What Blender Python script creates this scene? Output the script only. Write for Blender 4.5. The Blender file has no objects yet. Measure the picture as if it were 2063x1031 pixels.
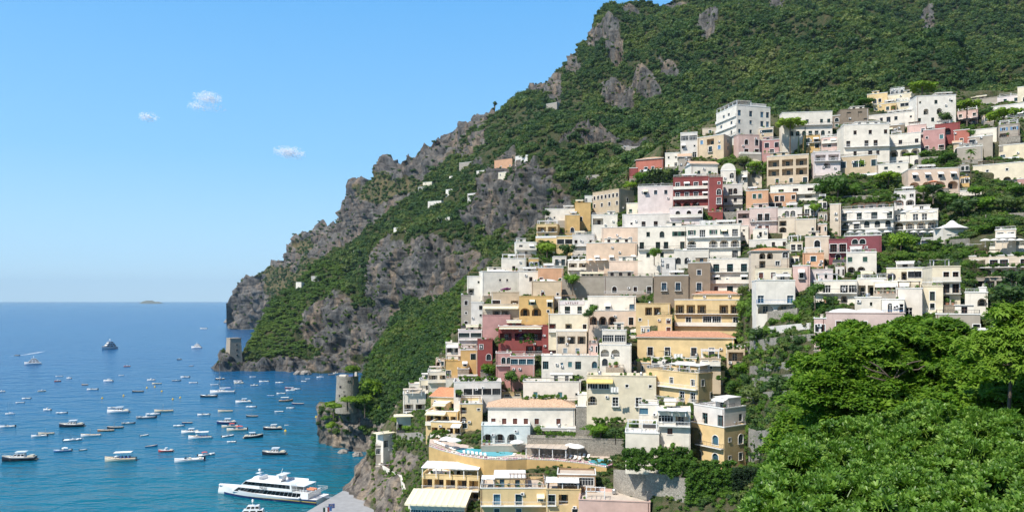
import bpy, math, random
import numpy as np
from mathutils import Vector, Matrix, noise
R = math.radians
rnd = random.Random(7)
# ------------------------------------------------------------------ camera, sky, sun, exposure
LENS = 26.0
F = 2063 * LENS / 36.0            # focal length in photograph pixels
CX, HY, CH = 1031.5, 604.0, 69.0  # principal column, horizon row, eye height above the sea (m)
SUN_TO = Vector((-0.46, -0.42, 0.78)).normalized()
S = bpy.context.scene
C = S.collection
cam = bpy.data.cameras.new('camera'); cam.lens = LENS; cam.sensor_width = 36
cam.shift_y = 88.5 / 2063; cam.clip_start = 0.5; cam.clip_end = 60000
co = bpy.data.objects.new('camera', cam); C.objects.link(co)
co.location = (0, 0, CH); co.rotation_euler = (R(90), 0, 0); S.camera = co
W = bpy.data.worlds.new('World'); S.world = W; W.use_nodes = True
wn = W.node_tree; wn.nodes.clear()
sky = wn.nodes.new('ShaderNodeTexSky'); sky.sky_type = 'NISHITA'; sky.sun_disc = False
sky.sun_elevation = math.asin(SUN_TO.z); sky.sun_rotation = math.atan2(SUN_TO.x, SUN_TO.y)
sky.altitude = 70; sky.air_density = 1.0; sky.dust_density = 0.6; sky.ozone_density = 2.2
bg = wn.nodes.new('ShaderNodeBackground'); bg.inputs[1].default_value = 0.115
wo = wn.nodes.new('ShaderNodeOutputWorld')
sc_ = wn.nodes.new('ShaderNodeVectorMath'); sc_.operation = 'SCALE'; sc_.inputs['Scale'].default_value = 0.115
wn.links.new(sky.outputs[0], sc_.inputs[0]); bg.inputs[1].default_value = 1.0
tc = wn.nodes.new('ShaderNodeTexCoord'); sz = wn.nodes.new('ShaderNodeSeparateXYZ'); wn.links.new(tc.outputs['Generated'], sz.inputs[0])
gr = wn.nodes.new('ShaderNodeValToRGB'); ge = gr.color_ramp.elements
for k_, (p_, c_) in enumerate([(0, (.60, .84, 1.0)), (.05, (.44, .73, .97)), (.18, (.25, .58, .94)), (.38, (.13, .44, .88)), (.6, (.05, .20, .50)), (1, (.02, .085, .28))]):
    if k_ > 1: ge.new(p_)
    ge[k_].position = p_; ge[k_].color = (*c_, 1)
wn.links.new(sz.outputs[2], gr.inputs[0])
mx_ = wn.nodes.new('ShaderNodeMix'); mx_.data_type = 'RGBA'; mx_.inputs[0].default_value = 0.85
wn.links.new(sc_.outputs[0], mx_.inputs[6]); wn.links.new(gr.outputs[0], mx_.inputs[7])
wn.links.new(mx_.outputs[2], bg.inputs[0]); wn.links.new(bg.outputs[0], wo.inputs[0])
sl = bpy.data.lights.new('sun', 'SUN'); sl.energy = 5.0; sl.angle = R(0.5); sl.color = (1, 0.945, 0.845)
so = bpy.data.objects.new('sun', sl); C.objects.link(so)
so.rotation_euler = SUN_TO.to_track_quat('Z', 'Y').to_euler()
vs = S.view_settings; vs.view_transform = 'Standard'; vs.look = 'None'; vs.exposure = 0.28; vs.gamma = 1.0
vs.use_curve_mapping = False
cy = S.cycles; cy.max_bounces = 6; cy.diffuse_bounces = 3; cy.glossy_bounces = 2; cy.transmission_bounces = 2
cy.transparent_max_bounces = 6; cy.volume_bounces = 0; cy.caustics_reflective = False; cy.caustics_refractive = False
cy.use_adaptive_sampling = True; cy.adaptive_threshold = 0.015; cy.use_denoising = True
cy.sample_clamp_indirect = 4.0

# ------------------------------------------------------------------ helpers
def P(px, py, D):                 # the point D metres out that the photograph shows at a pixel
    return Vector(((px - CX) / F * D, D, CH + (HY - py) / F * D))
def DW(py, z=0.0):                # distance of a point at height z seen at row py
    return (CH - z) * F / (py - HY)

class MB:
    def __init__(s): s.v = []; s.f = []; s.m = []
    def add(s, vs, fs, m=0):
        n = len(s.v); s.v += [tuple(p) for p in vs]
        for f in fs: s.f.append(tuple(i + n for i in f)); s.m.append(m)
    def quad(s, a, b, c, d, m=0): s.add((a, b, c, d), ((0, 1, 2, 3),), m)
    def box(s, x0, x1, y0, y1, z0, z1, m=0, T=None):
        v = [(x, y, z) for z in (z0, z1) for x, y in ((x0, y0), (x1, y0), (x1, y1), (x0, y1))]
        if T: v = [T(*p) for p in v]
        s.add(v, ((3, 2, 1, 0), (4, 5, 6, 7), (0, 1, 5, 4), (1, 2, 6, 5), (2, 3, 7, 6), (3, 0, 4, 7)), m)
    def bar(s, a, b, r, m=0, n=4, r2=None):
        a = Vector(a); b = Vector(b); d = (b - a)
        if d.length < 1e-6: return
        q = d.to_track_quat('Z', 'Y'); r2 = r if r2 is None else r2; v = []
        for c, rr in ((a, r), (b, r2)):
            for i in range(n):
                t = 2 * math.pi * (i + .5) / n
                v.append(c + q @ Vector((math.cos(t) * rr, math.sin(t) * rr, 0)))
        fs = [(i, (i + 1) % n, n + (i + 1) % n, n + i) for i in range(n)] + [tuple(range(n))[::-1], tuple(range(n, 2 * n))]
        s.add(v, fs, m)
    def tube(s, pts, rs, m=0, n=6):
        for i in range(len(pts) - 1): s.bar(pts[i], pts[i + 1], rs[i], m, n, rs[i + 1])
    def lathe(s, prof, cx=0, cy=0, n=16, m=0, sx=1, sy=1):
        v = []; fs = []
        for r, z in prof:
            for i in range(n):
                t = 2 * math.pi * i / n; v.append((cx + r * sx * math.cos(t), cy + r * sy * math.sin(t), z))
        for k in range(len(prof) - 1):
            for i in range(n):
                j = (i + 1) % n; fs.append((k * n + i, k * n + j, (k + 1) * n + j, (k + 1) * n + i))
        fs.append(tuple(range((len(prof) - 1) * n, len(prof) * n)))
        s.add(v, fs, m)
    def loft(s, secs, m=0, closed=False, caps=True):
        n = len(secs[0]); v = [p for q in secs for p in q]; fs = []
        for k in range(len(secs) - 1):
            for i in range(n if closed else n - 1):
                j = (i + 1) % n; fs.append((k * n + i, k * n + j, (k + 1) * n + j, (k + 1) * n + i))
        if caps: fs += [tuple(range(n))[::-1], tuple(range((len(secs) - 1) * n, len(secs) * n))]
        s.add(v, fs, m)
    def mesh(s, name, mats, smooth=False):
        me = bpy.data.meshes.new(name); me.from_pydata(s.v, [], s.f)
        for k in (mats if isinstance(mats, (list, tuple)) else [mats]): me.materials.append(M[k] if isinstance(k, str) else k)
        if any(s.m): me.polygons.foreach_set('material_index', s.m)
        if smooth: me.polygons.foreach_set('use_smooth', [True] * len(s.f))
        me.update(); return me
    def build(s, name, mats, parent=None, smooth=False):
        return ob(name, s.mesh(name, mats, smooth), parent)
def ob(name, me, parent=None, loc=None, rz=None):
    o = bpy.data.objects.new(name, me); C.objects.link(o)
    if parent: o.parent = parent
    if loc is not None: o.location = loc
    if rz: o.rotation_euler = (0, 0, rz)
    return o
USED = set()
def tag(o, label=None, cat=None, group=None, kind=None):
    if label: o['label'] = label; USED.add(label)
    if cat: o['category'] = cat
    if group: o['group'] = group
    if kind: o['kind'] = kind
    return o
def thing(name, label, cat, loc, rz=0, group=None):
    return tag(ob(name, None, None, loc, rz), label, cat, group)
CACHE = {}
def cached(key, fn):
    if key not in CACHE: CACHE[key] = fn()
    return CACHE[key]
def copy_tree(o, parent=None):
    c = o.copy(); C.objects.link(c); c.parent = parent
    for ch in list(o.children): copy_tree(ch, c)
    return c

# ------------------------------------------------------------------ materials
M = {}
def nodes(name):
    m = bpy.data.materials.new(name); m.use_nodes = True; M[name] = m
    t = m.node_tree; b = t.nodes['Principled BSDF']
    return m, t, b
def N(t, kind, **kw):
    n = t.nodes.new('ShaderNode' + kind)
    for k, v in kw.items():
        if k.startswith('i_'): n.inputs[k[2:].replace('_', ' ')].default_value = v
        else: setattr(n, k, v)
    return n
def ramp(t, fac, stops):
    r = N(t, 'ValToRGB'); e = r.color_ramp.elements
    while len(e) < len(stops): e.new(0.5)
    for k, (p, c) in enumerate(stops): e[k].position = p; e[k].color = (*c, 1) if len(c) == 3 else c
    t.links.new(fac, r.inputs[0]); return r.outputs[0]
def mixc(t, fac, a, b, mode='MIX'):
    n = N(t, 'Mix', data_type='RGBA', blend_type=mode)
    for s_, v in ((n.inputs[0], fac), (n.inputs[6], a), (n.inputs[7], b)):
        if hasattr(v, 'links') or hasattr(v, 'is_linked'): t.links.new(v, s_)
        elif isinstance(v, (int, float)): s_.default_value = v
        else: s_.default_value = (*v, 1)
    return n.outputs[2]
def noise_tex(t, scale, detail=4, rough=.55, sc=(1, 1, 1), coord='Position'):
    if coord == 'Position': g = N(t, 'NewGeometry').outputs['Position']
    else: g = N(t, 'TexCoord').outputs[coord]
    mp = N(t, 'Mapping'); mp.inputs['Scale'].default_value = sc
    t.links.new(g, mp.inputs[0])
    n = N(t, 'TexNoise'); n.inputs['Scale'].default_value = scale; n.inputs['Detail'].default_value = detail
    n.inputs['Roughness'].default_value = rough; t.links.new(mp.outputs[0], n.inputs[0])
    return n.outputs[0]
def bump(t, b, h, strength, dist):
    n = N(t, 'Bump'); n.inputs['Strength'].default_value = strength; n.inputs['Distance'].default_value = dist
    t.links.new(h, n.inputs['Height']); t.links.new(n.outputs[0], b.inputs['Normal'])
def plaster(name, c, amt=.16, stain=.35):
    m, t, b = nodes(name)
    n1 = noise_tex(t, .45, 5); n2 = noise_tex(t, .9, 4, .6, (1, 1, .12))
    d = tuple(x * (1 - amt) for x in c); l = tuple(min(.86, x * (1 + amt * .35)) for x in c)
    base = ramp(t, n1, [(.3, d), (.65, l)])
    st = ramp(t, n2, [(.58, (0, 0, 0)), (.74, (stain, stain, stain))])
    dirty = tuple(x * .62 + .03 for x in c)
    oi = N(t, 'ObjectInfo'); tint = ramp(t, oi.outputs['Random'], [(0, (.86, .85, .84)), (.4, (1, .985, .96)), (.7, (.95, .95, .96)), (1, (1, .96, .9))])
    t.links.new(mixc(t, 1.0, mixc(t, st, base, dirty), tint, 'MULTIPLY'), b.inputs['Base Color'])
    b.inputs['Roughness'].default_value = .9
    bump(t, b, noise_tex(t, 4.0, 3), .25, .03)
def plain(name, c, rough=.7, amt=.12, scale=1.5, metal=0):
    m, t, b = nodes(name)
    base = ramp(t, noise_tex(t, scale, 4), [(.3, tuple(x * (1 - amt) for x in c)), (.7, tuple(x * (1 + amt * .5) for x in c))])
    t.links.new(base, b.inputs['Base Color']); b.inputs['Roughness'].default_value = rough; b.inputs['Metallic'].default_value = metal
WALLS = dict(white=(.81, .76, .675), chalk=(.74, .70, .655), cream=(.78, .70, .54), yellow=(.71, .535, .285), ochre=(.64, .43, .18), tan=(.60, .48, .34),
    pink=(.68, .48, .43), rose=(.52, .29, .27), crimson=(.27, .066, .062), maroon=(.25, .072, .085), orange=(.62, .36, .22), brown=(.27, .215, .16),
    stone=(.40, .36, .31), lilac=(.74, .66, .655), peach=(.72, .56, .44), mauve=(.62, .49, .45), paleblue=(.66, .73, .72), grey=(.45, .43, .40), beige=(.66, .57, .46), brick=(.45, .16, .12))
for k, c in WALLS.items(): plaster(k, c)
plaster('roof_white', (.80, .78, .74), .12, .2); plaster('roof_grey', (.46, .43, .40)); plaster('roof_tan', (.58, .50, .42)); plaster('concrete', (.36, .36, .36), .15, .3)
plain('trim', (.80, .79, .76), .6, .06); plain('frame_white', (.80, .80, .79), .45, .03); plain('frame_brown', (.12, .055, .035), .5)
plain('sh_green', (.025, .085, .06), .55); plain('sh_brown', (.13, .045, .03), .55); plain('sh_blue', (.12, .26, .44), .5); plain('sh_grey', (.30, .36, .40), .5); plain('sh_teal', (.07, .20, .22), .5)
plain('rail_iron', (.06, .06, .065), .5); plain('rail_white', (.78, .78, .78), .5); plain('rail_blue', (.10, .25, .52), .5)
plain('awn_white', (.82, .80, .76), .85, .05); plain('awn_cream', (.80, .72, .52), .85, .06); plain('awn_yellow', (.72, .55, .2), .85); plain('awn_red', (.55, .10, .08), .85); plain('awn_blue', (.08, .22, .55), .8); plain('awn_orange', (.62, .24, .13), .85)
plain('wood', (.30, .19, .11), .7, .25, 3); plain('wood_pale', (.52, .40, .27), .7, .2, 3); plain('skin', (.55, .33, .23), .6); plain('metal_grey', (.45, .46, .47), .35, .1, 2, .7)
plain('hull_white', (.80, .80, .80), .25, .04); plain('hull_black', (.018, .02, .03), .2); plain('hull_navy', (.02, .04, .14), .2); plain('hull_red', (.5, .06, .05), .25); plain('hull_cream', (.72, .64, .50), .35); plain('hull_blue', (.08, .2, .42), .3); plain('hull_grey', (.33, .35, .37), .5); plain('hull_wood', (.33, .17, .08), .35, .2, 2); plain('deck_teal', (.22, .55, .55), .5); plain('rubber', (.02, .02, .022), .6); plain('gold', (.45, .32, .08), .4)
plain('cloth_blue', (.10, .16, .42), .8); plain('flower', (.45, .10, .28), .8, .3, 6); plain('flower_y', (.7, .45, .03), .8)
plain('lead', (.02, .02, .03), .6)
def m_glass(name, c, rough=.12):
    m, t, b = nodes(name)
    oi = N(t, 'ObjectInfo')
    t.links.new(ramp(t, oi.outputs['Random'], [(0, tuple(x * .5 for x in c)), (.6, c), (.8, tuple(x * 2.2 + .02 for x in c)), (1, tuple(x * 1.3 for x in c))]), b.inputs['Base Color'])
    b.inputs['Roughness'].default_value = rough; b.inputs['Specular IOR Level'].default_value = .3
m_glass('glass', (.014, .017, .020)); m_glass('glass_dark', (.008, .009, .011)); m_glass('glass_blue', (.035, .085, .13))
def m_tile(name, a, b_):
    m, t, b = nodes(name)
    n = noise_tex(t, 2.2, 3, .7)
    t.links.new(ramp(t, n, [(.25, b_), (.5, a), (.75, tuple(min(1, x * 1.35 + .03) for x in a))]), b.inputs['Base Color'])
    b.inputs['Roughness'].default_value = .85
m_tile('terracotta', (.50, .25, .15), (.32, .15, .09)); m_tile('terracotta_pale', (.56, .38, .25), (.36, .22, .14)); m_tile('terracotta_orange', (.58, .26, .13), (.42, .17, .08))
def m_stone(name, a, b_, sc=2.2):
    m, t, b = nodes(name)
    g = N(t, 'NewGeometry'); v = N(t, 'TexVoronoi'); v.inputs['Scale'].default_value = sc
    t.links.new(g.outputs['Position'], v.inputs[0])
    e = N(t, 'TexVoronoi', feature='DISTANCE_TO_EDGE'); e.inputs['Scale'].default_value = sc; t.links.new(g.outputs['Position'], e.inputs[0])
    base = mixc(t, .55, ramp(t, noise_tex(t, .5, 5), [(.3, b_), (.7, a)]), mixc(t, v.outputs['Color'], b_, a))
    edge = ramp(t, e.outputs['Distance'], [(.0, (.55, .55, .55)), (.1, (1, 1, 1))])
    t.links.new(mixc(t, 1.0, base, edge, 'MULTIPLY'), b.inputs['Base Color'])
    b.inputs['Roughness'].default_value = .95; bump(t, b, e.outputs['Distance'], .6, .15)
m_stone('masonry', (.43, .39, .33), (.22, .20, .17)); m_stone('masonry_tan', (.50, .42, .32), (.30, .24, .18))
def m_foliage(name, a, b_, c, tr=.28, rough=.55, spec=.25):
    m, t, b = nodes(name)
    oi = N(t, 'ObjectInfo'); n = noise_tex(t, 1.4, 2, .6, coord='Object')
    mx = N(t, 'Math', operation='MULTIPLY_ADD'); mx.inputs[1].default_value = .55; t.links.new(oi.outputs['Random'], mx.inputs[0])
    m2 = N(t, 'Math', operation='MULTIPLY'); m2.inputs[1].default_value = .45; t.links.new(n, m2.inputs[0]); t.links.new(m2.outputs[0], mx.inputs[2])
    big = noise_tex(t, .016, 4, .6); m3 = N(t, 'Math', operation='MULTIPLY_ADD'); m3.inputs[1].default_value = 1.5; m3.inputs[2].default_value = -.75; t.links.new(big, m3.inputs[0])
    m4 = N(t, 'Math', operation='ADD'); t.links.new(mx.outputs[0], m4.inputs[0]); t.links.new(m3.outputs[0], m4.inputs[1])
    col = ramp(t, m4.outputs[0], [(.12, a), (.5, b_), (.88, c)])
    t.links.new(col, b.inputs['Base Color']); b.inputs['Roughness'].default_value = rough; b.inputs['Specular IOR Level'].default_value = spec
    tl = N(t, 'BsdfTranslucent'); t.links.new(mixc(t, 1.0, col, (1.0, 1.1, .35), 'MULTIPLY'), tl.inputs[0])
    ms = N(t, 'MixShader'); ms.inputs[0].default_value = tr
    t.links.new(b.outputs[0], ms.inputs[1]); t.links.new(tl.outputs[0], ms.inputs[2])
    t.links.new(ms.outputs[0], t.nodes['Material Output'].inputs[0])
m_foliage('leaf_forest', (.030, .075, .024), (.066, .13, .03), (.16, .205, .05), .36)
m_foliage('leaf_scrub', (.08, .12, .03), (.12, .16, .04), (.19, .2, .07))
m_foliage('leaf_garden', (.06, .135, .018), (.115, .225, .028), (.20, .32, .05), .40)
m_foliage('leaf_pine', (.13, .22, .015), (.19, .31, .02), (.27, .38, .035), .42)
m_foliage('leaf_pinewood', (.06, .12, .02), (.095, .17, .026), (.15, .225, .04), .35)
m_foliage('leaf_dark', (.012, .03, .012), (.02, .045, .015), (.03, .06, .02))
m_foliage('leaf_ivy', (.05, .12, .015), (.08, .18, .02), (.13, .24, .03), .35)
m_foliage('leaf_tree', (.05, .125, .012), (.14, .28, .022), (.27, .41, .04), .45)
m_foliage('leaf_fern', (.14, .25, .02), (.19, .33, .03), (.26, .40, .05), .42)
m_foliage('leaf_bush', (.04, .105, .012), (.145, .285, .035), (.34, .48, .10), .38, .42, .4)
m_foliage('leaf_bougain', (.12, .02, .10), (.20, .03, .16), (.28, .06, .2))
m_foliage('leaf_dry', (.14, .10, .05), (.2, .14, .07), (.28, .2, .1))
plain('bark', (.13, .10, .075), .9, .3, 4); plain('bark_grey', (.24, .21, .17), .9, .25, 4)
# ------------------------------------------------------------------ terrain
def rbf(pts, lam=-.02):
    p = np.array(pts, float); x = p[:, :2] / 100.0; n = len(x)
    A = np.sqrt(((x[:, None] - x[None]) ** 2).sum(2)); B = np.c_[np.ones(n), x]
    K = np.block([[A + np.eye(n) * lam, B], [B.T, np.zeros((3, 3))]])
    w = np.linalg.solve(K, np.r_[p[:, 2], 0, 0, 0])
    def f(px, py):
        px = np.atleast_1d(np.asarray(px, float)); py = np.atleast_1d(np.asarray(py, float))
        q = np.c_[px.ravel(), py.ravel()] / 100.0
        r = np.sqrt(((q[:, None] - x[None]) ** 2).sum(2))
        return (r @ w[:n] + w[n] + q @ w[n + 1:]).reshape(px.shape)
    return f
CT = [(690,1010,262),(720,1060,236),(790,1031,225),(800,960,240),(745,930,262),(770,870,266),(830,800,268),(880,740,276),(925,650,284),(935,575,292),(1000,520,305),(1100,440,330),(1190,400,340),(1280,330,345),(1380,260,338),
 (870,900,228),(900,1020,190),(1000,1040,175),(1000,900,213),(1050,850,222),(1000,750,248),(1100,700,244),(1100,600,266),(1200,500,288),(1280,440,302),(1200,1000,170),(1300,1010,158),(1380,935,163),(1500,935,157),(1250,880,192),(1200,800,207),
 (1380,750,200),(1380,650,218),(1380,520,248),(1400,430,268),(1400,340,294),(1500,270,314),(1560,1060,135),(1560,900,142),(1600,800,142),(1580,700,160),(1560,620,184),(1550,500,230),(1560,400,267),(1600,300,302),(1620,230,328),
 (1700,690,150),(1700,600,176),(1700,520,208),(1760,440,238),(1760,350,272),(1760,250,312),(1800,190,348),(1850,650,156),(1850,560,182),(1900,480,215),(1900,390,247),(1900,300,283),(1900,230,318),(1950,200,348),
 (2063,620,152),(2063,540,178),(2063,480,198),(2063,400,225),(2063,320,258),(2063,230,303),(2063,180,332),(2250,600,150),(2250,200,320),(1750,800,120),(2063,800,110),(1750,1100,95),(2063,1100,88),(2250,1100,80)]
CP = [(640,915,354),(650,860,352),(690,905,347),(740,912,335),(790,895,318),(850,880,290),(660,808,350),(700,806,346),(760,800,336),(830,785,322),(880,760,318),(745,745,372),(770,700,395),(830,660,400),(860,720,345),(900,640,372),(930,590,390),(980,560,400),(980,700,300),(1000,620,340)]
CM = [(430,752,722),(470,752,716),(600,753,708),(700,755,698),(450,716,730),(490,714,738),(560,704,738),(520,665,790),(560,600,840),(620,560,850),(680,640,742),(650,700,728),(720,600,765),(700,510,880),(760,460,905),(800,630,690),(720,560,800),(760,745,690),
 (780,595,690),(790,500,722),(850,595,640),(850,490,664),(930,585,604),(935,490,640),(850,400,840),(900,350,890),(940,300,940),(960,270,970),(980,455,600),(985,380,640),(1050,445,556),(1050,320,612),(1105,425,528),(1120,312,585),(1200,400,490),(1200,300,600),(1150,290,620),
 (1280,300,530),(1000,300,760),(1000,230,985),(1100,200,900),(1100,250,760),(1200,200,790),(1200,80,980),(1300,200,720),(1300,100,870),(1300,10,1000),(1400,240,570),(1400,100,800),(1500,200,590),(1500,50,860),(1650,200,550),(1650,50,840),(1850,170,530),(1850,50,800),
 (2063,170,490),(2063,50,740),(2250,170,470),(2250,50,700),(1700,-150,1150),(2100,-200,1050),(2250,-220,1000),(1400,-50,1080),(1300,350,440),(1400,330,430),(1600,330,430),(1900,300,420),(2250,300,400),(1100,520,470),(1000,600,470),(900,660,500),(820,700,560)]
CF = [(460,668,1770),(474,580,1785),(530,668,1720),(530,560,1730),(600,500,1620),(650,480,1520),(690,450,1440),(700,420,1360),(740,370,1290),(800,340,1210),(860,300,1160),(950,250,1090),(600,600,1400),(700,520,1200),(800,420,1080),(900,330,1030),(1000,220,1070),(560,640,1560)]
DT, DP, DM, DF = rbf(CT), rbf(CP), rbf(CM), rbf(CF)
def curve(pts):
    a = np.array(pts, float)
    return lambda x: np.interp(x, a[:, 0], a[:, 1])
def patches(px, py, E):           # 0..1 cover of a list of ellipses given as (cx, cy, rx, ry)
    v = np.zeros(np.shape(px))
    for cx, cy, rx, ry in E:
        d = np.sqrt(((px - cx) / rx) ** 2 + ((py - cy) / ry) ** 2)
        v = np.maximum(v, np.clip((1.35 - d) / .6, 0, 1))
    return v
SHEETS = {}
def sheet(name, label, Df, x0, x1, nx, ny, top, bot, mat, disp, rockf, back=((40, 4), (140, 60), (300, 180)), fold=None):
    xs = np.linspace(x0, x1, nx); t = np.linspace(0, 1, ny)
    PX = np.repeat(xs[None], ny, 0); PY = bot(xs)[None] * (1 - t[:, None]) + top(xs)[None] * t[:, None]
    D = np.maximum(Df(PX, PY), 20)
    D = np.maximum.accumulate(D, 0)      # the ground always runs away from the viewer uphill
    X = (PX - CX) / F * D; Z = CH + (HY - PY) / F * D
    rk = rockf(PX, PY)
    G = np.stack([X, D, Z], 2)
    ext = []
    for bk, dz in back:
        q = G[-1].copy(); q[:, 1] += bk; q[:, 0] += bk * X[-1] / D[-1]; q[:, 2] -= dz; ext.append(q)
    G = np.concatenate([G, np.array(ext)], 0); rk = np.concatenate([rk, np.repeat(rk[-1:], len(ext), 0)], 0)
    ny2 = G.shape[0]
    du = np.gradient(G, axis=1); dv = np.gradient(G, axis=0)
    nn = np.cross(du, dv); nn /= np.linalg.norm(nn, axis=2, keepdims=True) + 1e-9
    nn[nn[..., 2] < 0] *= -1
    a1, s1, a2, s2, rb = disp
    v = G.reshape(-1, 3); n3 = nn.reshape(-1, 3); r1 = rk.ravel(); out = v.copy(); rk2 = r1.copy()
    fr = noise.fractal; rd = noise.ridged_multi_fractal
    for i in range(len(v)):
        p = Vector(v[i])
        q = fr(p / s1, 1.0, 2.0, 3); w = r1[i]; w0 = w
        w = min(1, max(0, w * 1.1 + .62 * fr(Vector((p.x, p.y, p.z * .8)) / (s2 * 1.9), .9, 2.0, 4) - .06)) if w > .02 else w
        k = a1 * q + a2 * (.35 + rb * w) * fr(Vector((p.x, p.y, p.z * .55)) / s2, .8, 2.1, 4)
        if w > .1:
            k += w * a2 * rb * .75 * (rd(Vector((p.x, p.y, p.z * .22)) / (s2 * 1.5), .9, 2.1, 4, 1.0, 2.0) - 1.1)
            zz = (p.z + s2 * .45 * fr(p / s2, 1.0, 2.0, 2) + .25 * p.x) / (s2 * .62); k += w * a2 * .42 * ((zz % 1.0) - .5)
        if fold is not None: k += fold(p) 
        out[i] = v[i] + n3[i] * k
        rk2[i] = min(1, max(0, w + .4 * fr(p / (s2 * .7), .9, 2.0, 4)))
    me = bpy.data.meshes.new(name)
    idx = np.arange(nx * ny2).reshape(ny2, nx)
    fs = np.stack([idx[:-1, :-1], idx[:-1, 1:], idx[1:, 1:], idx[1:, :-1]], 2).reshape(-1, 4)
    me.from_pydata(out.tolist(), [], fs.tolist())
    me.polygons.foreach_set('use_smooth', [True] * len(fs))
    at = me.attributes.new('rock', 'FLOAT', 'POINT'); at.data.foreach_set('value', rk2.astype(np.float32))
    me.materials.append(M[mat]); me.update()
    o = ob(name, me); tag(o, label, None, None, 'structure')
    SHEETS[name] = dict(PX=PX, PY=PY, D=D, V=out.reshape(ny2, nx, 3)[:ny], rk=rk2.reshape(ny2, nx)[:ny], N=nn[:ny])
    return o

def m_terrain(name, soil, grass, rock_a, rock_b, rock_c, sc=1.0):
    m, t, b = nodes(name)
    at = N(t, 'Attribute', attribute_name='rock')
    n1 = noise_tex(t, .05 * sc, 6, .62); n2 = noise_tex(t, .20 * sc, 7, .72, (1, 1, .45)); n3 = noise_tex(t, .07 * sc, 5, .65, (1, 1, .10)); n4 = noise_tex(t, .16 * sc, 4, .6, (.15, .15, 1.5))
    rock = mixc(t, ramp(t, n1, [(.35, (0, 0, 0)), (.65, (1, 1, 1))]), rock_a, rock_b)
    rock = mixc(t, ramp(t, n3, [(.50, (0, 0, 0)), (.62, (.85, .85, .85))]), rock, rock_c)
    rock = mixc(t, 1.0, rock, ramp(t, n2, [(.36, (.30, .31, .33)), (.5, (.85, .85, .84)), (.66, (1.3, 1.27, 1.2))]), 'MULTIPLY')
    rock = mixc(t, 1.0, rock, ramp(t, n4, [(.36, (.55, .55, .56)), (.46, (1, 1, 1))]), 'MULTIPLY')
    veg = mixc(t, ramp(t, n2, [(.4, (0, 0, 0)), (.62, (1, 1, 1))]), grass, soil)
    t.links.new(mixc(t, ramp(t, at.outputs['Fac'], [(.42, (0, 0, 0)), (.56, (1, 1, 1))]), veg, rock), b.inputs['Base Color'])
    b.inputs['Roughness'].default_value = .95; b.inputs['Specular IOR Level'].default_value = .15
    bump(t, b, noise_tex(t, .3 * sc, 9, .78, (1, 1, .5)), 1.0, 3.2 / sc)
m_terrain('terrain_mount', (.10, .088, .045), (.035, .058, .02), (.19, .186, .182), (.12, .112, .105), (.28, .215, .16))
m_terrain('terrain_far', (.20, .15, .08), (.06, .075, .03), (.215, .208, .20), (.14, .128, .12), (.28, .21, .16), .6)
plain('rock', (.30, .27, .24), .95, .45, .8)
m_terrain('terrain_town', (.17, .145, .09), (.06, .09, .03), (.33, .29, .25), (.22, .19, .17), (.42, .33, .25), 2.2)

# ------------------------------------------------------------------ building kit
def facade(mb, W, z0, z1, ops, T, m=0):
    us = sorted({0, W, *[o[0] for o in ops], *[o[1] for o in ops]}); zs = sorted({z0, z1, *[o[2] for o in ops], *[o[3] for o in ops]})
    for i in range(len(us) - 1):
        for j in range(len(zs) - 1):
            cu = (us[i] + us[i + 1]) / 2; cz = (zs[j] + zs[j + 1]) / 2
            if any(o[0] < cu < o[1] and o[2] < cz < o[3] for o in ops): continue
            mb.quad(T(us[i], 0, zs[j]), T(us[i + 1], 0, zs[j]), T(us[i + 1], 0, zs[j + 1]), T(us[i], 0, zs[j + 1]), m)
    for a, b, c, d, arch, dp, back in ops:
        zc = d
        if arch:
            r = (b - a) / 2; rise = min(r, (d - c) * .5); zc = d - rise; um = (a + b) / 2
            arc = [(um - r * math.cos(math.pi * k / 10), zc + rise * math.sin(math.pi * k / 10)) for k in range(11)]
            for k in range(5):
                mb.add([T(a, 0, d), T(arc[k][0], 0, arc[k][1]), T(arc[k + 1][0], 0, arc[k + 1][1])], [(0, 1, 2)], m)
                mb.add([T(b, 0, d), T(arc[10 - k][0], 0, arc[10 - k][1]), T(arc[9 - k][0], 0, arc[9 - k][1])], [(0, 1, 2)], m)
            for k in range(10): mb.quad(T(arc[k][0], 0, arc[k][1]), T(arc[k + 1][0], 0, arc[k + 1][1]), T(arc[k + 1][0], dp, arc[k + 1][1]), T(arc[k][0], dp, arc[k][1]), m)
        else: mb.quad(T(a, 0, d), T(b, 0, d), T(b, dp, d), T(a, dp, d), m)
        mb.quad(T(a, 0, c), T(b, 0, c), T(b, dp, c), T(a, dp, c), m)
        mb.quad(T(a, 0, c), T(a, 0, zc), T(a, dp, zc), T(a, dp, c), m); mb.quad(T(b, 0, c), T(b, 0, zc), T(b, dp, zc), T(b, dp, c), m)
        if back: mb.quad(T(a, dp, c), T(b, dp, c), T(b, dp, d), T(a, dp, d), m)
def arcpts(w, h, n=10):
    r = w / 2; rise = min(r, h * .5)
    return [(-r * math.cos(math.pi * k / n), h - rise + rise * math.sin(math.pi * k / n)) for k in range(n + 1)]
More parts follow.
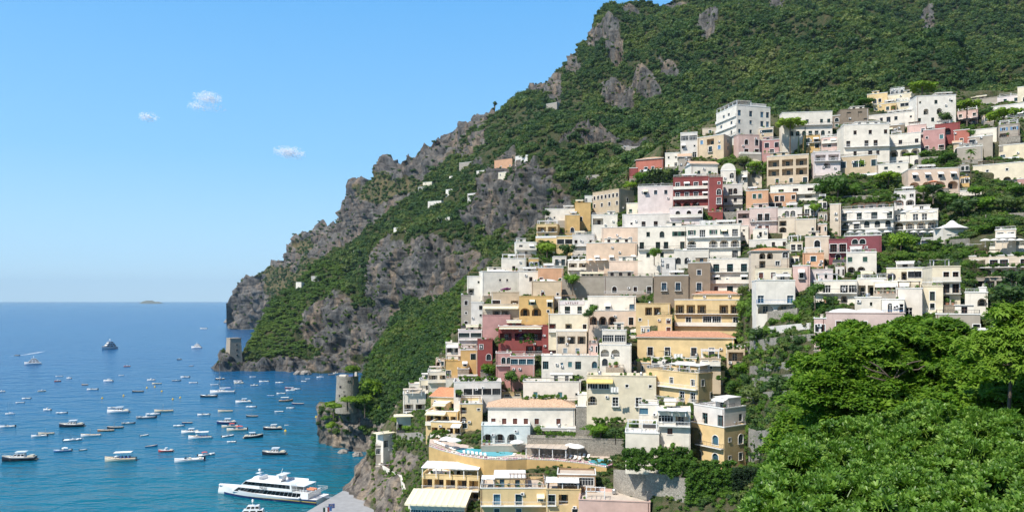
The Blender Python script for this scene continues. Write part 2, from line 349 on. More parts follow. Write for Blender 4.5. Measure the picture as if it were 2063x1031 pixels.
def win_frame(w, h, arch, sur, fm, door=False):
    mb = MB(); y0, y1 = .24, .30; t = .055
    if arch:
        A = arcpts(w, h); pts = [(-w / 2, 0)] + A + [(w / 2, 0)]
        for (a, b), (c, d) in zip(pts[:-1], pts[1:]): mb.bar((a * .96, .27, b * .98), (c * .96, .27, d * .98), .04)
        mb.box(-w / 2, w / 2, y0, y1, 0, t); mb.box(-.035, .035, y0, y1, t, h - .02)
        mb.box(-w / 2, w / 2, y0, y1, A[0][1] - .03, A[0][1] + .03)
        if sur:
            for (a, b), (c, d) in zip(pts[:-1], pts[1:]): mb.bar((a * 1.08, -.01, b * 1.03), (c * 1.08, -.01, d * 1.03), .10, 1)
    else:
        mb.box(-w / 2, -w / 2 + t, y0, y1, 0, h); mb.box(w / 2 - t, w / 2, y0, y1, 0, h)
        mb.box(-w / 2 + t, w / 2 - t, y0, y1, h - t, h); mb.box(-w / 2 + t, w / 2 - t, y0, y1, 0, t)
        nm = max(1, round(w / .65)) - 1
        for k in range(nm): x = -w / 2 + w * (k + 1) / (nm + 1); mb.box(x - .04, x + .04, y0, y1, t, h - t)
        if h > 1.2: mb.box(-w / 2 + t, w / 2 - t, y0 + .005, y1 - .005, h * .68, h * .68 + .05)
        if sur:
            s_ = .14
            mb.box(-w / 2 - s_, -w / 2, -.04, .02, 0, h, 1); mb.box(w / 2, w / 2 + s_, -.04, .02, 0, h, 1); mb.box(-w / 2 - s_, w / 2 + s_, -.05, .02, h, h + s_, 1)
    if not door: mb.box(-w / 2 - .12, w / 2 + .12, -.10, .04, -.09, -.003, 1)
    return mb.mesh('window', [fm, 'trim'])
def win_pane(w, h, arch, gm):
    mb = MB()
    if arch: mb.add([(x * .97, .275, z * .985) for x, z in [(-w / 2, 0)] + arcpts(w, h) + [(w / 2, 0)]], [tuple(range(13))])
    else: mb.quad((-w / 2 + .02, .275, .02), (w / 2 - .02, .275, .02), (w / 2 - .02, .275, h - .02), (-w / 2 + .02, .275, h - .02))
    return mb.mesh('pane', gm)
def win_shutter(w, h, col):
    mb = MB(); mb.box(0, w, -.055, -.012, 0, h)
    n = max(3, int(h / .22))
    for k in range(n): z = h * (k + .5) / n; mb.box(.06, w - .06, -.075, -.055, z - .03, z + .03)
    return mb.mesh('shutter', col)
RV = random.Random(11)
def put_window(parent, kind, w, h, T, u, z, rz, st, d=0.0):
    w = round(w, 1); h = round(h, 1); arch = kind in 'aA'; door = kind in 'dD'
    fm = st['fm']; sur = st['sur']; gm = st['gm']
    loc = T(u, d, z)
    o = ob('door' if door else 'window', cached(('wf', w, h, arch, sur, fm, door), lambda: win_frame(w, h, arch, sur, fm, door)), parent, loc, rz)
    if kind == 's':
        for s_ in (0, 1):
            q = ob('shutter', cached(('ws', w / 2 - .03, h - .04, st['sh']), lambda: win_shutter(w / 2 - .03, h - .04, st['sh'])), o, (-w / 2 + .02 + s_ * (w / 2), .2, .02))
        return o
    ob('pane', cached(('wp', w, h, arch, gm), lambda: win_pane(w, h, arch, gm)), o)
    if kind == 'W' or (door and st['shut']):
        sw = w / 2
        for s_ in (-1, 1):
            ob('shutter', cached(('ws', sw, h, st['sh']), lambda: win_shutter(sw, h, st['sh'])), o, (-w / 2 - sw - .04 if s_ < 0 else w / 2 + .04, 0, 0))
    return o
def rail_mesh(pts, h, mat, solid=False, sp=.28):
    mb = MB()
    for a, b in zip(pts[:-1], pts[1:]):
        a = Vector((*a, 0)); b = Vector((*b, 0)); L = (b - a).length; n = max(1, int(L / sp))
        if solid:
            d = (b - a).normalized(); q = Vector((-d.y, d.x, 0)) * .07
            lo = [a - q, b - q, b + q, a + q]
            mb.add(lo + [p + Vector((0, 0, h)) for p in lo], [(3, 2, 1, 0), (4, 5, 6, 7), (0, 1, 5, 4), (1, 2, 6, 5), (2, 3, 7, 6), (3, 0, 4, 7)])
        else:
            mb.bar(a + Vector((0, 0, h)), b + Vector((0, 0, h)), .045); mb.bar(a + Vector((0, 0, .12)), b + Vector((0, 0, .12)), .03)
            for k in range(n + 1): p = a.lerp(b, k / n); mb.bar(p, p + Vector((0, 0, h)), .035 if k % 6 == 0 else .02, n=3)
    return mb.mesh('railing', mat)
def balcony(parent, x0, x1, z, bal, rail, solid, slabmat='trim', rot=None):
    mb = MB(); mb.box(x0, x1, -bal, .03, z - .16, z)
    o = mb.build('balcony', slabmat, parent)
    y = -bal + .09
    q = ob('parapet' if solid else 'railing', rail_mesh([(x0 + .09, -.02), (x0 + .09, y), (x1 - .09, y), (x1 - .09, -.02)], .95, rail, solid), o, (0, 0, z + .002))
    return o
def awning(parent, x0, x1, z, out, drop, mat, y=0.0, ribs=True):
    mb = MB(); n = max(1, int((x1 - x0) / 1.2))
    for k in range(n):
        a = x0 + (x1 - x0) * k / n; b = x0 + (x1 - x0) * (k + 1) / n; mdl = (a + b) / 2
        for p, q in ((a, mdl), (mdl, b)):
            za = .0 if p == a else -.05; zb = 0. if q == b else -.05
            mb.quad((p, y, z + za), (q, y, z + zb), (q, y - out, z - drop + zb), (p, y - out, z - drop + za))
            mb.quad((p, y - out, z - drop + za), (q, y - out, z - drop + zb), (q, y - out - .01, z - drop - .24 + zb), (p, y - out - .01, z - drop - .24 + za))
    mb.box(x0, x1, y - .1, y + .02, z - .06, z + .05); mb.bar((x0, y - out, z - drop), (x1, y - out, z - drop), .03)
    return mb.build('awning', mat, parent)
def pergola(parent, x0, x1, y0, y1, z, h=2.4, mat='rail_white', cover=None, step=.8, slope=.15):
    mb = MB(); n = max(1, round((x1 - x0) / 3.2))
    for k in range(n + 1):
        x = x0 + (x1 - x0) * k / n
        for y in (y0, y1): mb.box(x - .09, x + .09, y - .09, y + .09, z - .05, z + h - (slope if y == y0 else 0))
    for y, dz in ((y0, -slope), (y1, 0)): mb.box(x0 - .2, x1 + .2, y - .07, y + .07, z + h + dz, z + h + dz + .16)
    o = mb.build('pergola', mat, parent)
    nb = max(2, int((x1 - x0) / step)); sm = cached(('rafter', round(y1 - y0, 1), mat, slope), lambda: (lambda b: (b.bar((0, -.25, -slope), (0, round(y1 - y0, 1) + .25, 0), .05), b.mesh('rafter', mat))[1])(MB()))
    if not cover:
        for k in range(min(nb, 40) + 1): ob('rafter', sm, o, (x0 + (x1 - x0) * k / min(nb, 40), y0, z + h + .2))
    else:
        c = MB(); k2 = max(2, int((x1 - x0) / 1.5))
        for k in range(k2):
            a = x0 - .3 + (x1 - x0 + .6) * k / k2; b = x0 - .3 + (x1 - x0 + .6) * (k + 1) / k2 - .05
            mdl = (a + b) / 2
            for p, q, zp, zq in ((a, mdl, .0, -.06), (mdl, b, -.06, 0)):
                c.quad((p, y0 - .4, z + h + .21 - slope + zp), (q, y0 - .4, z + h + .21 - slope + zq), (q, y1 + .1, z + h + .22 + zq), (p, y1 + .1, z + h + .22 + zp))
        c.build('canopy', cover, o)
    return o
def tile_roof(W, dep, z, pitch, mat, hip=True, ov=.5, amp=.06, per=.45):
    # corrugated terracotta slopes, ridge along x
    mb = MB(); x0, x1 = -W / 2 - ov, W / 2 + ov; y0, y1 = -ov, dep + ov; ym = (y0 + y1) / 2; hr = pitch * (ym - y0)
    hx = (ym - y0) * .9 if hip and W > dep * .8 else 0
    nx = min(160, int((x1 - x0) / per * 2)); prev = None
    for s_ in (0, 1):
        prev = None
        for k in range(nx + 1):
            x = x0 + (x1 - x0) * k / nx; w_ = amp * (k % 2)
            f = 1.0
            if hx: f = min(1.0, (x - x0) / hx, (x1 - x) / hx)
            ye = y0 if s_ == 0 else y1
            a = (x, ye, z + w_); b = (x, ye + (ym - ye) * f, z + hr * f + w_ + .01)
            if prev: mb.quad(prev[0], a, b, prev[1])
            prev = (a, b)
    if hx:
        for xe, d in ((x0, 1), (x1, -1)):
            ny = 10; prev = None
            for k in range(ny + 1):
                y = y0 + (y1 - y0) * k / ny; f = 1 - abs(y - ym) / (ym - y0)
                a = (xe, y, z + amp * (k % 2)); b = (xe + d * hx * f, y, z + hr * f + .01)
                if prev: mb.quad(prev[0], a, b, prev[1])
                prev = (a, b)
    else:
        for x in (-W / 2, W / 2): mb.add([(x, 0, z - .03), (x, dep, z - .03), (x, dep / 2, z + hr - .06)], [(0, 1, 2)], 1)
    mb.box(x0 + .05, x1 - .05, y0 + .05, y1 - .05, z - .16, z - .02, 1)
    return mb.mesh('roof', [mat, 'trim'])
def dome_mesh(rx, ry, h, mat):
    mb = MB(); mb.lathe([(math.cos(R(a)), h * math.sin(R(a))) for a in (0, 12, 25, 38, 50, 62, 75, 86)], n=20, sx=rx, sy=ry)
    return mb.mesh('dome', mat, True)
def clutter(root, W, dep, z, k):
    for i in range(k):
        x = RV.uniform(-W * .42, W * .42); y = RV.uniform(dep * .2, dep * .85); c = RV.random()
        if c < .3:
            def f():
                mb = MB(); mb.box(-.28, .28, -.28, .28, 0, 1.0); mb.box(-.36, .36, -.36, .36, 1.0, 1.1); mb.box(-.2, .2, -.2, .2, 1.1, 1.3); mb.box(-.33, .33, -.33, .33, 1.3, 1.36); return mb.mesh('chimney', 'white')
            ob('chimney', cached('chim', f), root, (x, y, z))
        elif c < .55:
            def f():
                mb = MB(); mb.lathe([(.0, .25), (.45, .25), (.5, .35), (.5, 1.1), (.42, 1.22), (.2, 1.28)], n=12)
                for a in (-.3, .3): mb.box(a - .05, a + .05, -.3, .3, 0, .26)
                return mb.mesh('water_tank', 'metal_grey')
            ob('water_tank', cached('tank', f), root, (x, y, z))
        elif c < .8:
            def f():
                mb = MB(); mb.bar((0, 0, 0), (0, 0, 2.6), .025)
                for q in range(5): mb.bar((-.5 + q * .05, 0, 2.1 + q * .1), (.5 - q * .05, 0, 2.1 + q * .1), .015, n=3)
                return mb.mesh('antenna', 'metal_grey')
            ob('antenna', cached('ant', f), root, (x, y, z))
        else:
            def f():
                mb = MB(); mb.bar((0, 0, 0), (0, 0, .7), .03); mb.lathe([(.05, .62), (.3, .72), (.42, .9)], n=12); return mb.mesh('satellite_dish', 'rail_white')
            ob('satellite_dish', cached('dish', f), root, (x, y, z))
def m_pot():
    q = MB(); q.lathe([(.16, 0), (.24, .38), (.2, .38)], n=8); rg = random.Random(3)
    for k in range(26):
        d = Vector((rg.gauss(0, 1), rg.gauss(0, 1), rg.gauss(.3, 1))).normalized(); p = Vector((0, 0, .7)) + d * .3; t = rg.uniform(0, 6.28); qn = d.to_track_quat('Z', 'Y')
        q.add([p + qn @ Vector((math.cos(t + a) * .17, math.sin(t + a) * .14, 0)) for a in (0, 1.6, 3.1, 4.7)], [(0, 1, 2, 3)], 1)
    return q.mesh('potted_plant', ['terracotta', 'leaf_garden'])
def m_ac():
    q = MB(); q.box(-.42, .42, -.36, -.04, 0, .6); q.lathe([(.22, 0), (.22, .02)], n=10) if 0 else None; q.box(-.3, .1, -.37, -.36, .1, .5, 1); q.box(-.4, -.34, -.04, .02, .1, .5); q.box(.34, .4, -.04, .02, .1, .5); return q.mesh('air_conditioner', ['rail_white', 'rubber'])
def m_chairs():
    q = MB(); q.lathe([(.25, 0), (.05, .04), (.05, .7), (.45, .71), (.45, .75)], n=10)
    return q.mesh('terrace_table', 'rail_white')
DRESS = []
def dress(root, Wd, dep, H, zt, col, tile, st, x0, x1, yt, yb, D):
    r = RV
    def lap(b): return min(x1, b[2]) - max(x0, b[0]) > .25 * min(x1 - x0, b[2] - b[0])
    noroof = any(lap(b) and yt - 22 < b[4] < yt + 10 and -1 < b[5] - D < 6.5 for b in BASE); noter = any(lap(b) and yb - 14 < b[3] < yb + 26 and -4.5 < b[5] - D < 3 for b in BASE)
    if r.random() < .8 and H > 4:
        x = r.choice((-1, 1)) * (Wd / 2 - r.uniform(.2, .5)); q = MB(); q.bar((x, -.07, -1), (x, -.07, H - .3), .055, n=5)
        for k in range(int(H / 2)): q.box(x - .08, x + .08, -.13, .01, 1 + 2 * k, 1.06 + 2 * k)
        q.build('drainpipe', r.choice(('rail_white', 'metal_grey', 'sh_brown', col)), root)
    for k in range(r.choice((0, 0, 1, 2))):
        ob('air_conditioner', cached('ac', m_ac), root, (r.uniform(-.42, .42) * Wd, 0, r.uniform(.25, .9) * zt))
    if r.random() < .6 and not st['noter'] and not noter:
        o_ = r.uniform(1.6, 3.2); x0_, x1_ = -Wd / 2 + r.choice((0, 0, Wd * .2)), Wd / 2 - r.choice((0, 0, Wd * .25)); q = MB(); q.box(x0_, x1_, -o_, -.02, -5.5, -.04, 0); q.box(x0_ - .08, x1_ + .08, -o_ - .08, -.02, -.04, .06, 1)
        tr_ = q.build('terrace', [r.choice(('masonry', 'masonry', 'masonry_tan', col, 'white', 'stone')), 'roof_tan'], root)
        if r.random() < .8: ob('railing', rail_mesh([(x0_ + .1, -.1), (x0_ + .1, -o_ + .1), (x1_ - .1, -o_ + .1), (x1_ - .1, -.1)], .8, r.choice(('rail_white', 'rail_iron', 'white')), r.random() < .3), tr_, (0, 0, .06))
        for k in range(r.randint(1, 4)): ob('potted_plant', cached('pot', m_pot), root, (r.uniform(x0_ + .4, x1_ - .4), r.uniform(-o_ + .4, -.5), .06)).scale = [r.uniform(.9, 1.7)] * 3
    if tile: return
    if noroof: return
    for k in range(r.randint(1, 3 + int(Wd / 5))): ob('potted_plant', cached('pot', m_pot), root, (r.uniform(-.46, .46) * Wd, r.uniform(.5, min(2.5, dep * .4)), zt)).scale = [r.uniform(.8, 1.5)] * 3
    if Wd > 6 and dep > 5 and r.random() < .62:
        w = Wd * r.uniform(.3, .55); hh = 2.3; y = r.uniform(2.2, 3.2); d2 = max(2.0, dep - y - .6); x = r.choice((-1, 1)) * (Wd - w) * r.uniform(.1, .42)
        q = MB(); n = max(1, int(w / 2.6)); ops = [(w * (k + .5) / n - .55, w * (k + .5) / n + .55, .05, 2.0, False, .3, False) for k in range(n)]
        facade(q, w, -.1, hh, ops, lambda u, d, z: (-w / 2 + u, d, z))
        q.quad((-w / 2, 0, -.1), (-w / 2, d2, -.1), (-w / 2, d2, hh), (-w / 2, 0, hh)); q.quad((w / 2, 0, -.1), (w / 2, d2, -.1), (w / 2, d2, hh), (w / 2, 0, hh)); q.quad((-w / 2, d2, -.1), (w / 2, d2, -.1), (w / 2, d2, hh), (-w / 2, d2, hh)); q.box(-w / 2 - .2, w / 2 + .2, -.25, d2 + .1, hh, hh + .14, 1)
        rr = q.build('roof_room', [col if r.random() < .6 else 'white', 'roof_white'], root); rr.location = (x, y, zt)
        for k in range(n): put_window_sub(rr, w * (k + .5) / n - w / 2, st)
        if r.random() < .5: awning(root, x - w / 2, x + w / 2, zt + hh - .1, 1.5, .35, r.choice(('awn_white', 'awn_cream', 'awn_white')), y)
    elif Wd > 5 and dep > 5 and r.random() < .5:
        pergola(root, -Wd * .4, -Wd * .4 + min(Wd * .8, r.uniform(3, 6)), 1.2, min(dep - 1, 4.2), zt, 2.2, r.choice(('rail_white', 'wood')), r.choice((None, 'awn_white', 'roof_tan', 'awn_cream')))
    if r.random() < .6:
        for k in range(r.randint(1, 3)): ob('terrace_table', cached('tt', m_chairs), root, (r.uniform(-.4, .4) * Wd, r.uniform(.8, 2.0), zt))
    if r.random() < .45: ob('railing', rail_mesh([(-Wd / 2 + .12, dep * .5), (-Wd / 2 + .12, .12), (Wd / 2 - .12, .12), (Wd / 2 - .12, dep * .5)], .7, r.choice(('rail_white', 'rail_iron'))), root, (0, 0, H + .062))
def put_window_sub(par, x, st):
    o = ob('door', cached(('wf', 1.1, 1.95, False, False, st['fm'], True), lambda: win_frame(1.1, 1.95, False, False, st['fm'], True)), par, (x, 0, .05))
    me = cached(('wfp', st['fm']), lambda: None)
    q = cached(('wp', 1.1, 1.95, False, st['gm']), lambda: win_pane(1.1, 1.95, False, st['gm'])); ob('pane', q, par, (x, 0, .05))
BLD = []       # (label, px, py, halfwidth) of everything a neighbour's label may point to
BASE = []
FOOT = []      # footprints: front-left corner, unit vectors, width, depth
OPN = dict(w=(1.25, 1.6, .8), W=(1.25, 1.6, .8), s=(1.25, 1.65, .75), d=(1.5, 2.35, .06), D=(1.5, 2.35, .06), a=(1.65, 2.15, .45), t=(.75, .85, 1.3), V=(0, 1.9, .8), A=(0, 2.7, .06), L=(0, 2.5, .06), g=(0, 2.4, .05), o=(.7, .8, 1.3), e=(1.8, 2.35, .06))
def floorplan(root, spec, Wd, dep_in, zt, T, rz, st, mb, front, gaps):
    fl = spec.split('/'); fh = zt / len(fl); ops = []; later = []
    for i, row in enumerate(fl):
        z = zt - fh * (i + 1); pre = ''
        if front and st['auto'] and row and row[0] not in '=#~^%' and i < len(fl) - 1 and not any(c_ in 'AL' for c_ in row) and sum(c_ in 'dDeWwa' for c_ in row) > 1 and RV.random() < .4: pre = RV.choice('==#')
        while row and row[0] in '=#~^_%': pre += row[0]; row = row[1:]
        n = len(row)
        if not n: continue
        bw = Wd / n; k = min(1.0, fh / 3.1); kw = min(1.0, bw / 2.0)
        for j, ch in enumerate(row):
            if ch in '. ': continue
            w, h, s_ = OPN[ch]; u = bw * (j + .5)
            w = w * kw if w else bw * (.9 if ch == 'V' else .8 if ch in 'AL' else .7)
            h = min(h * k, fh * .86); s_ = min(s_ * k, fh - h - .12)
            if ch == 'A': h = min(h, max(w * .9, fh * .7))
            w = round(w, 1); h = round(h, 1); s_ = max(.05, s_)
            deep = ch in 'AL'; dp = min(2.2, dep_in * .4) if deep else .34
            ops.append((u - w / 2, u + w / 2, z + s_, z + s_ + h, ch in 'aAo', dp, deep or ch == 'g'))
            later.append((ch, w, h, u, z + s_, dp))
        if front:
            g0 = -Wd / 2
            if '=' in pre: balcony(root, g0 + .05, g0 + Wd - .05, z, st['bal'], st['rail'], False)
            if '#' in pre: balcony(root, g0 + .05, g0 + Wd - .05, z, st['bal'], 'white' if st['sol'] is None else st['sol'], True, st['sol'] or 'trim')
            if '^' in pre: awning(root, g0 + .3, g0 + Wd - .3, z + fh * .92, st['awo'], .55, st['aw'])
            if '_' in pre: q = MB(); q.box(g0 - .06, g0 + Wd + .06, -.09, .04, z - .12, z + .1); q.build('string_course', 'trim', root)
            if '%' in pre: pergola(root, g0 + .3, g0 + Wd - .3, -2.6, -.25, z, fh * .85, 'rail_white', st['cov'])
    facade(mb, Wd, -gaps, st['H'], ops, T)
    for ch, w, h, u, z, dp in later:
        if ch in 'AL':
            dw = min(1.3, w * .55); put_window(root, 'd', dw, min(2.1, h * .82), T, u + RV.uniform(-.15, .15) * (w - dw), z + .02, rz, dict(st, shut=False, sur=False), dp - .28)
            if RV.random() < .75 and not st['norail'] and front:
                r_ = ob('railing', cached(('rl', w, st['rail']), lambda: rail_mesh([(-w / 2, 0), (w / 2, 0)], .9, st['rail'])), root, T(u, .1, z), rz)
        elif ch in 'g': pass
        elif ch == 'e':
            put_window(root, 'd', w, h, T, u, z, rz, dict(st, shut=False, gm='glass_dark'))
        else:
            put_window(root, {'V': 'w', 't': 'w', 'o': 'a'}.get(ch, ch), w, h, T, u, z, rz, st)
            if ch == 'D':
                b_ = cached(('bal', w, st['rail']), lambda: None)
                def fb():
                    q = MB(); q.box(-w / 2 - .3, w / 2 + .3, -.7, .03, -.14, 0); return q.mesh('balcony', 'trim')
                o = ob('balcony', cached(('balm', w), fb), root, T(u, 0, z), rz)
                ob('railing', cached(('balr', w, st['rail']), lambda: rail_mesh([(-w / 2 - .25, 0), (-w / 2 - .25, -.64), (w / 2 + .25, -.64), (w / 2 + .25, 0)], .9, st['rail'])), o)
            if st['each'] and ch in 'dDwWe' and RV.random() < st['each']:
                mbq = cached(('aw', w, st['aw']), lambda: None)
                def fa():
                    q = MB(); q.quad((-w / 2 - .3, -.02, 0), (w / 2 + .3, -.02, 0), (w / 2 + .3, -1.3, -.6), (-w / 2 - .3, -1.3, -.6)); q.quad((-w / 2 - .3, -1.3, -.6), (w / 2 + .3, -1.3, -.6), (w / 2 + .3, -1.31, -.8), (-w / 2 - .3, -1.31, -.8)); q.box(-w / 2 - .3, w / 2 + .3, -.12, .02, -.03, .08); return q.mesh('awning', st['aw'])
                p = T(u, 0, z + h + .15); ob('awning', cached(('awm', w, st['aw']), fa), root, p, rz)
def B(label, x0, x1, yt, yb, spec, col='white', side=None, yaw=None, ss='', roof='f', D=None, Df=None, fd=6, dep=None, sh='sh_green', rail='rail_iron', sur=None, aw='awn_white',
      each=0, cat='house', name='house', bal=.95, rm=None, shut=False, fm='frame_white', gm='glass', sol=None, clut=None, norail=False, cov='awn_white', awo=1.6, pitch=.42, auto=None, noter=False):
    Df = Df or DT; xm = (x0 + x1) / 2
    D = float(D if D else Df(xm, yb)[0])
    if yaw is None: yaw = 0 if side is None else (36 if side < x0 else -36)
    k0, k1 = (x0 - CX) / F, (x1 - CX) / F
    psi = math.atan((xm - CX) / F); rz = -psi + R(yaw); c, s = math.cos(rz), math.sin(rz)
    if yaw > 0:
        p0 = Vector((k0 * D, D)); Wd = D * (k1 - k0) / (c - k1 * s)
    else:
        p1 = Vector((k1 * D, D)); Wd = D * (k1 - k0) / (c - k0 * s); p0 = p1 - Vector((c, s)) * Wd
    u_, v_ = Vector((c, s)), Vector((-s, c))
    if dep is None:
        dep = 8.0
        if side is not None:
            ks = (side - CX) / F; kk = k0 if side < x0 else k1
            dep = D * (kk - ks) / (s + ks * c)
            dep = max(2.5, min(32, dep))
    H = (yb - yt) / F * D; pc = p0 + u_ * (Wd / 2)
    zb = CH + (HY - yb) / F * D
    root = thing(name, label, cat, (pc.x, pc.y, zb), rz)
    if cat in ('wall', 'terrace'): root['kind'] = 'thing'
    if Df is DT:
        BASE.append((x0, xm, x1, yt, yb, D, dep))
        if side is not None:
            far = D + dep * abs(c); a_, b_ = (side, x0) if side < x0 else (x1, side)
            BASE.append((a_, (a_ + b_) / 2, b_, yt, yb - 4, (D + far) / 2 + 1.5, dep))
    FOOT.append((p0, u_, v_, Wd, dep, zb, H)); BLD.append((label, xm, (yt + yb) / 2, (x1 - x0) / 2, (yb - yt) / 2))
    tile = 't' in roof or 'g' in roof
    par = 0 if tile else min(.7, H * .12); zt = H - par
    if sur is None: sur = col not in ('white', 'chalk')
    if auto is None: auto = clut != 0 or tile
    if fm == 'frame_white' and auto and RV.random() < .68: fm = RV.choice(('frame_brown', 'sh_green', 'rail_iron', 'frame_brown', 'sh_teal'))
    if auto and not each and RV.random() < .3: each = .35; aw = RV.choice(('awn_white', 'awn_cream', 'awn_white'))
    st = dict(noter=noter or '#' in spec.split('/')[-1] or '=' in spec.split('/')[-1], auto=auto, fm=fm, sur=sur, gm=gm, sh=sh, shut=shut, rail=rail, bal=bal, H=H, aw=aw, each=each, sol=sol, norail=norail, cov=cov, awo=awo)
    mb = MB()
    floorplan(root, spec, Wd, dep, zt, lambda u, d, z: (-Wd / 2 + u, d, z), 0, st, mb, True, fd)
    TR = lambda u, d, z: (Wd / 2 - d, u, z)
    TL = lambda u, d, z: (-Wd / 2 + d, dep - u, z)
    rs = ss if (side is not None and side > x1) else ''
    ls = ss if (side is not None and side < x0) else ''
    floorplan(root, rs, dep, Wd, zt, TR, R(90), st, mb, False, fd); floorplan(root, ls, dep, Wd, zt, TL, R(-90), st, mb, False, fd)
    mb.quad((-Wd / 2, dep, -fd), (Wd / 2, dep, -fd), (Wd / 2, dep, H), (-Wd / 2, dep, H))
    if not tile:
        e = .25; x, X, y, Y = -Wd / 2, Wd / 2, 0, dep
        o4 = [(x, y), (X, y), (X, Y), (x, Y)]; i4 = [(x + e, y + e), (X - e, y + e), (X - e, Y - e), (x + e, Y - e)]
        for k in range(4):
            a, b = o4[k], o4[(k + 1) % 4]; p, q = i4[k], i4[(k + 1) % 4]
            mb.quad((*a, H), (*b, H), (*q, H), (*p, H)); mb.quad((*p, H), (*q, H), (*q, zt), (*p, zt))
    mb.build('wall', col, root)
    if tile:
        ob('roof', tile_roof(Wd, dep, H, pitch, rm or 'terracotta', 't' in roof), root)
    else:
        q = MB(); q.quad((-Wd / 2 + .2, .2, zt), (Wd / 2 - .2, .2, zt), (Wd / 2 - .2, dep - .2, zt), (-Wd / 2 + .2, dep - .2, zt)); q.build('roof', rm or 'roof_white', root)
        if H > 2.5:
            q = MB(); a = .1; zc = H + .002
            q.box(-Wd / 2 - a, Wd / 2 + a, -a, .12, H - .16, H + .06); q.box(Wd / 2 - .12, Wd / 2 + a, .12, dep, H - .16, H + .06); q.box(-Wd / 2 - a, -Wd / 2 + .12, .12, dep, H - .16, H + .06)
            q.build('cornice', 'trim' if col in ('white', 'chalk') or RV.random() < .6 else col, root)
    for ch in roof.split():
        if ch[0] == 'd':
            n = int(ch[1:] or 1); rx = Wd / n * .43; ry = min(dep * .42, rx * 1.3)
            for k in range(n): ob('dome', dome_mesh(rx, ry, min(1.5, rx * .38), 'roof_white'), root, (-Wd / 2 + Wd * (k + .5) / n, dep * .5, zt - .02))
        if ch == 'r': ob('railing', rail_mesh([(-Wd / 2 + .12, dep * .8), (-Wd / 2 + .12, .12), (Wd / 2 - .12, .12), (Wd / 2 - .12, dep * .8)], .8, rail), root, (0, 0, H + .06))
        if ch == 'p': pergola(root, -Wd / 2 + .5, Wd / 2 - .5, .4, min(dep - .4, 4.5), zt, 2.3, 'rail_white')
        if ch == 'c': pergola(root, -Wd / 2 + .4, Wd / 2 - .4, .4, min(dep - .4, 4.5), zt, 2.5, 'rail_white', cov)
        if ch == 'v':   # vault gable over the front
            q = MB(); r_ = Wd / 2; A = [(-r_ * math.cos(math.pi * k / 12), H + min(r_, 2.6) * math.sin(math.pi * k / 12)) for k in range(13)]
            q.loft([[(a, 0.02, b) for a, b in A], [(a, dep, b) for a, b in A]]); q.build('vault', col, root)
    if auto: DRESS.append((root, Wd, dep, H, zt, col, tile, st, x0, x1, yt, yb, D))
    if clut is None: clut = 0 if tile else (1 + (Wd > 9) + (Wd > 16))
    if clut and not tile and H > 2: clutter(root, Wd, dep, zt, clut)
    return root, Wd, dep, H, zt
# ------------------------------------------------------------------ the town, from the ridge down to the water
# top of the hill, right
B('round cream church tower at the edge of the hilltop', 2050,2080,172,205,'.a.','cream',roof='d1',name='church',cat='church',dep=5,clut=0)
B('long brown hilltop wall building beside the pines', 1943,2009,195,212,'......','stone',name='building',cat='building')
B('pale pink hilltop house with white eaves', 2009,2063,190,206,'.w.w.','lilac')
B('white hilltop house with iron balconies above the pines', 1997,2080,205,236,'D.DD.','chalk',sh='sh_green',shut=True)
B('narrow yellow hilltop house with arched window', 1747,1788,186,208,'.aw.','yellow',roof='f d1')
B('cream hilltop house with roof pavilion under the round tree', 1788,1843,186,206,'.w.w','cream',roof='f r')
B('grey hilltop belvedere with green windows', 1793,1822,177,190,'www','grey',sh='sh_green',dep=4,clut=1)
B('white hilltop house with glazed veranda and balcony', 1804,1852,200,225,'.VVV./w.w.','cream')
B('large white hilltop house with domed wing', 1846,1926,194,250,'t.w.t/.A.A../w.w.w.','white',side=1841,yaw=20,roof='f d2',dep=9)
B('white stepped hilltop house right of the domed house', 1902,1925,216,248,'LL/LL','white',D=312)
B('long grey white house with laundry on its terrace', 1739,1858,222,256,'w.wdw.tw/.w.d.w.w','chalk',roof='f r',sh='sh_green')
B('mustard terrace house under the yellow hilltop house', 1759,1806,206,224,'t.wL','yellow')
B('ruined brown stone house on the hilltop', 1693,1750,221,252,'.g.g./....g','brown',side=1690,yaw=12,rm='roof_grey',dep=7)
B('small brown flat roofed house right of the long white house', 1664,1693,232,258,'.a/.s','brown',rm='roof_grey')
B('long white house with square roof on the hill crest', 1576,1677,227,277,'.w.w.ww/.aaaddat','white',side=1570,yaw=15,roof='f r',fd=10)
# white hotel group
r,w,d,h,z=B('tall white hotel with rooftop canopy and blue arched windows', 1443,1484,211,290,'.dd./#dd/=ww/.aa.','white',side=1552,yaw=-58,ss='d.d.dd/w.w.dd/w.w.w./......',gm='glass_blue',bal=.6,name='hotel',cat='hotel')
pergola(r,-w/2+.2,w/2-.2,.3,7,z,2.6,'rail_white','awn_white')
B('pink villa with dark doors below the white hotel', 1488,1530,271,312,'.a.d/.e.e','pink',side=1478,yaw=24,sh='sh_green')
B('brown pink upper storey behind the pink villa', 1494,1530,250,272,'a.d.','mauve',D=316,dep=6)
B('glazed veranda pavilion right of the pink villa', 1530,1558,256,280,'V/.','tan',dep=5)
B('low pink house with red bougainvillea and dark doors', 1530,1570,280,310,'.e.e/..e.','rose',roof='f r')
B('narrow white tower house with glazed roof room', 1371,1405,266,318,'VV/w.t/..d','chalk',gm='glass')
B('tan house with blue shutters and covered loggia', 1405,1458,270,318,'sL./.DS'.replace('S','s')+'/...','tan',side=1475,yaw=-24,ss='w/w/.',sh='sh_blue')
B('small cream house behind the tan house', 1415,1446,257,272,'.s.','beige',D=330,dep=5)
B('cream garden house behind the tall umbrella pine', 1545,1600,284,312,'.wd.w','cream',D=318,dep=6)
B('small white house with pinnacles above the vine wall', 1340,1369,307,338,'tt/.w','white',roof='f r')
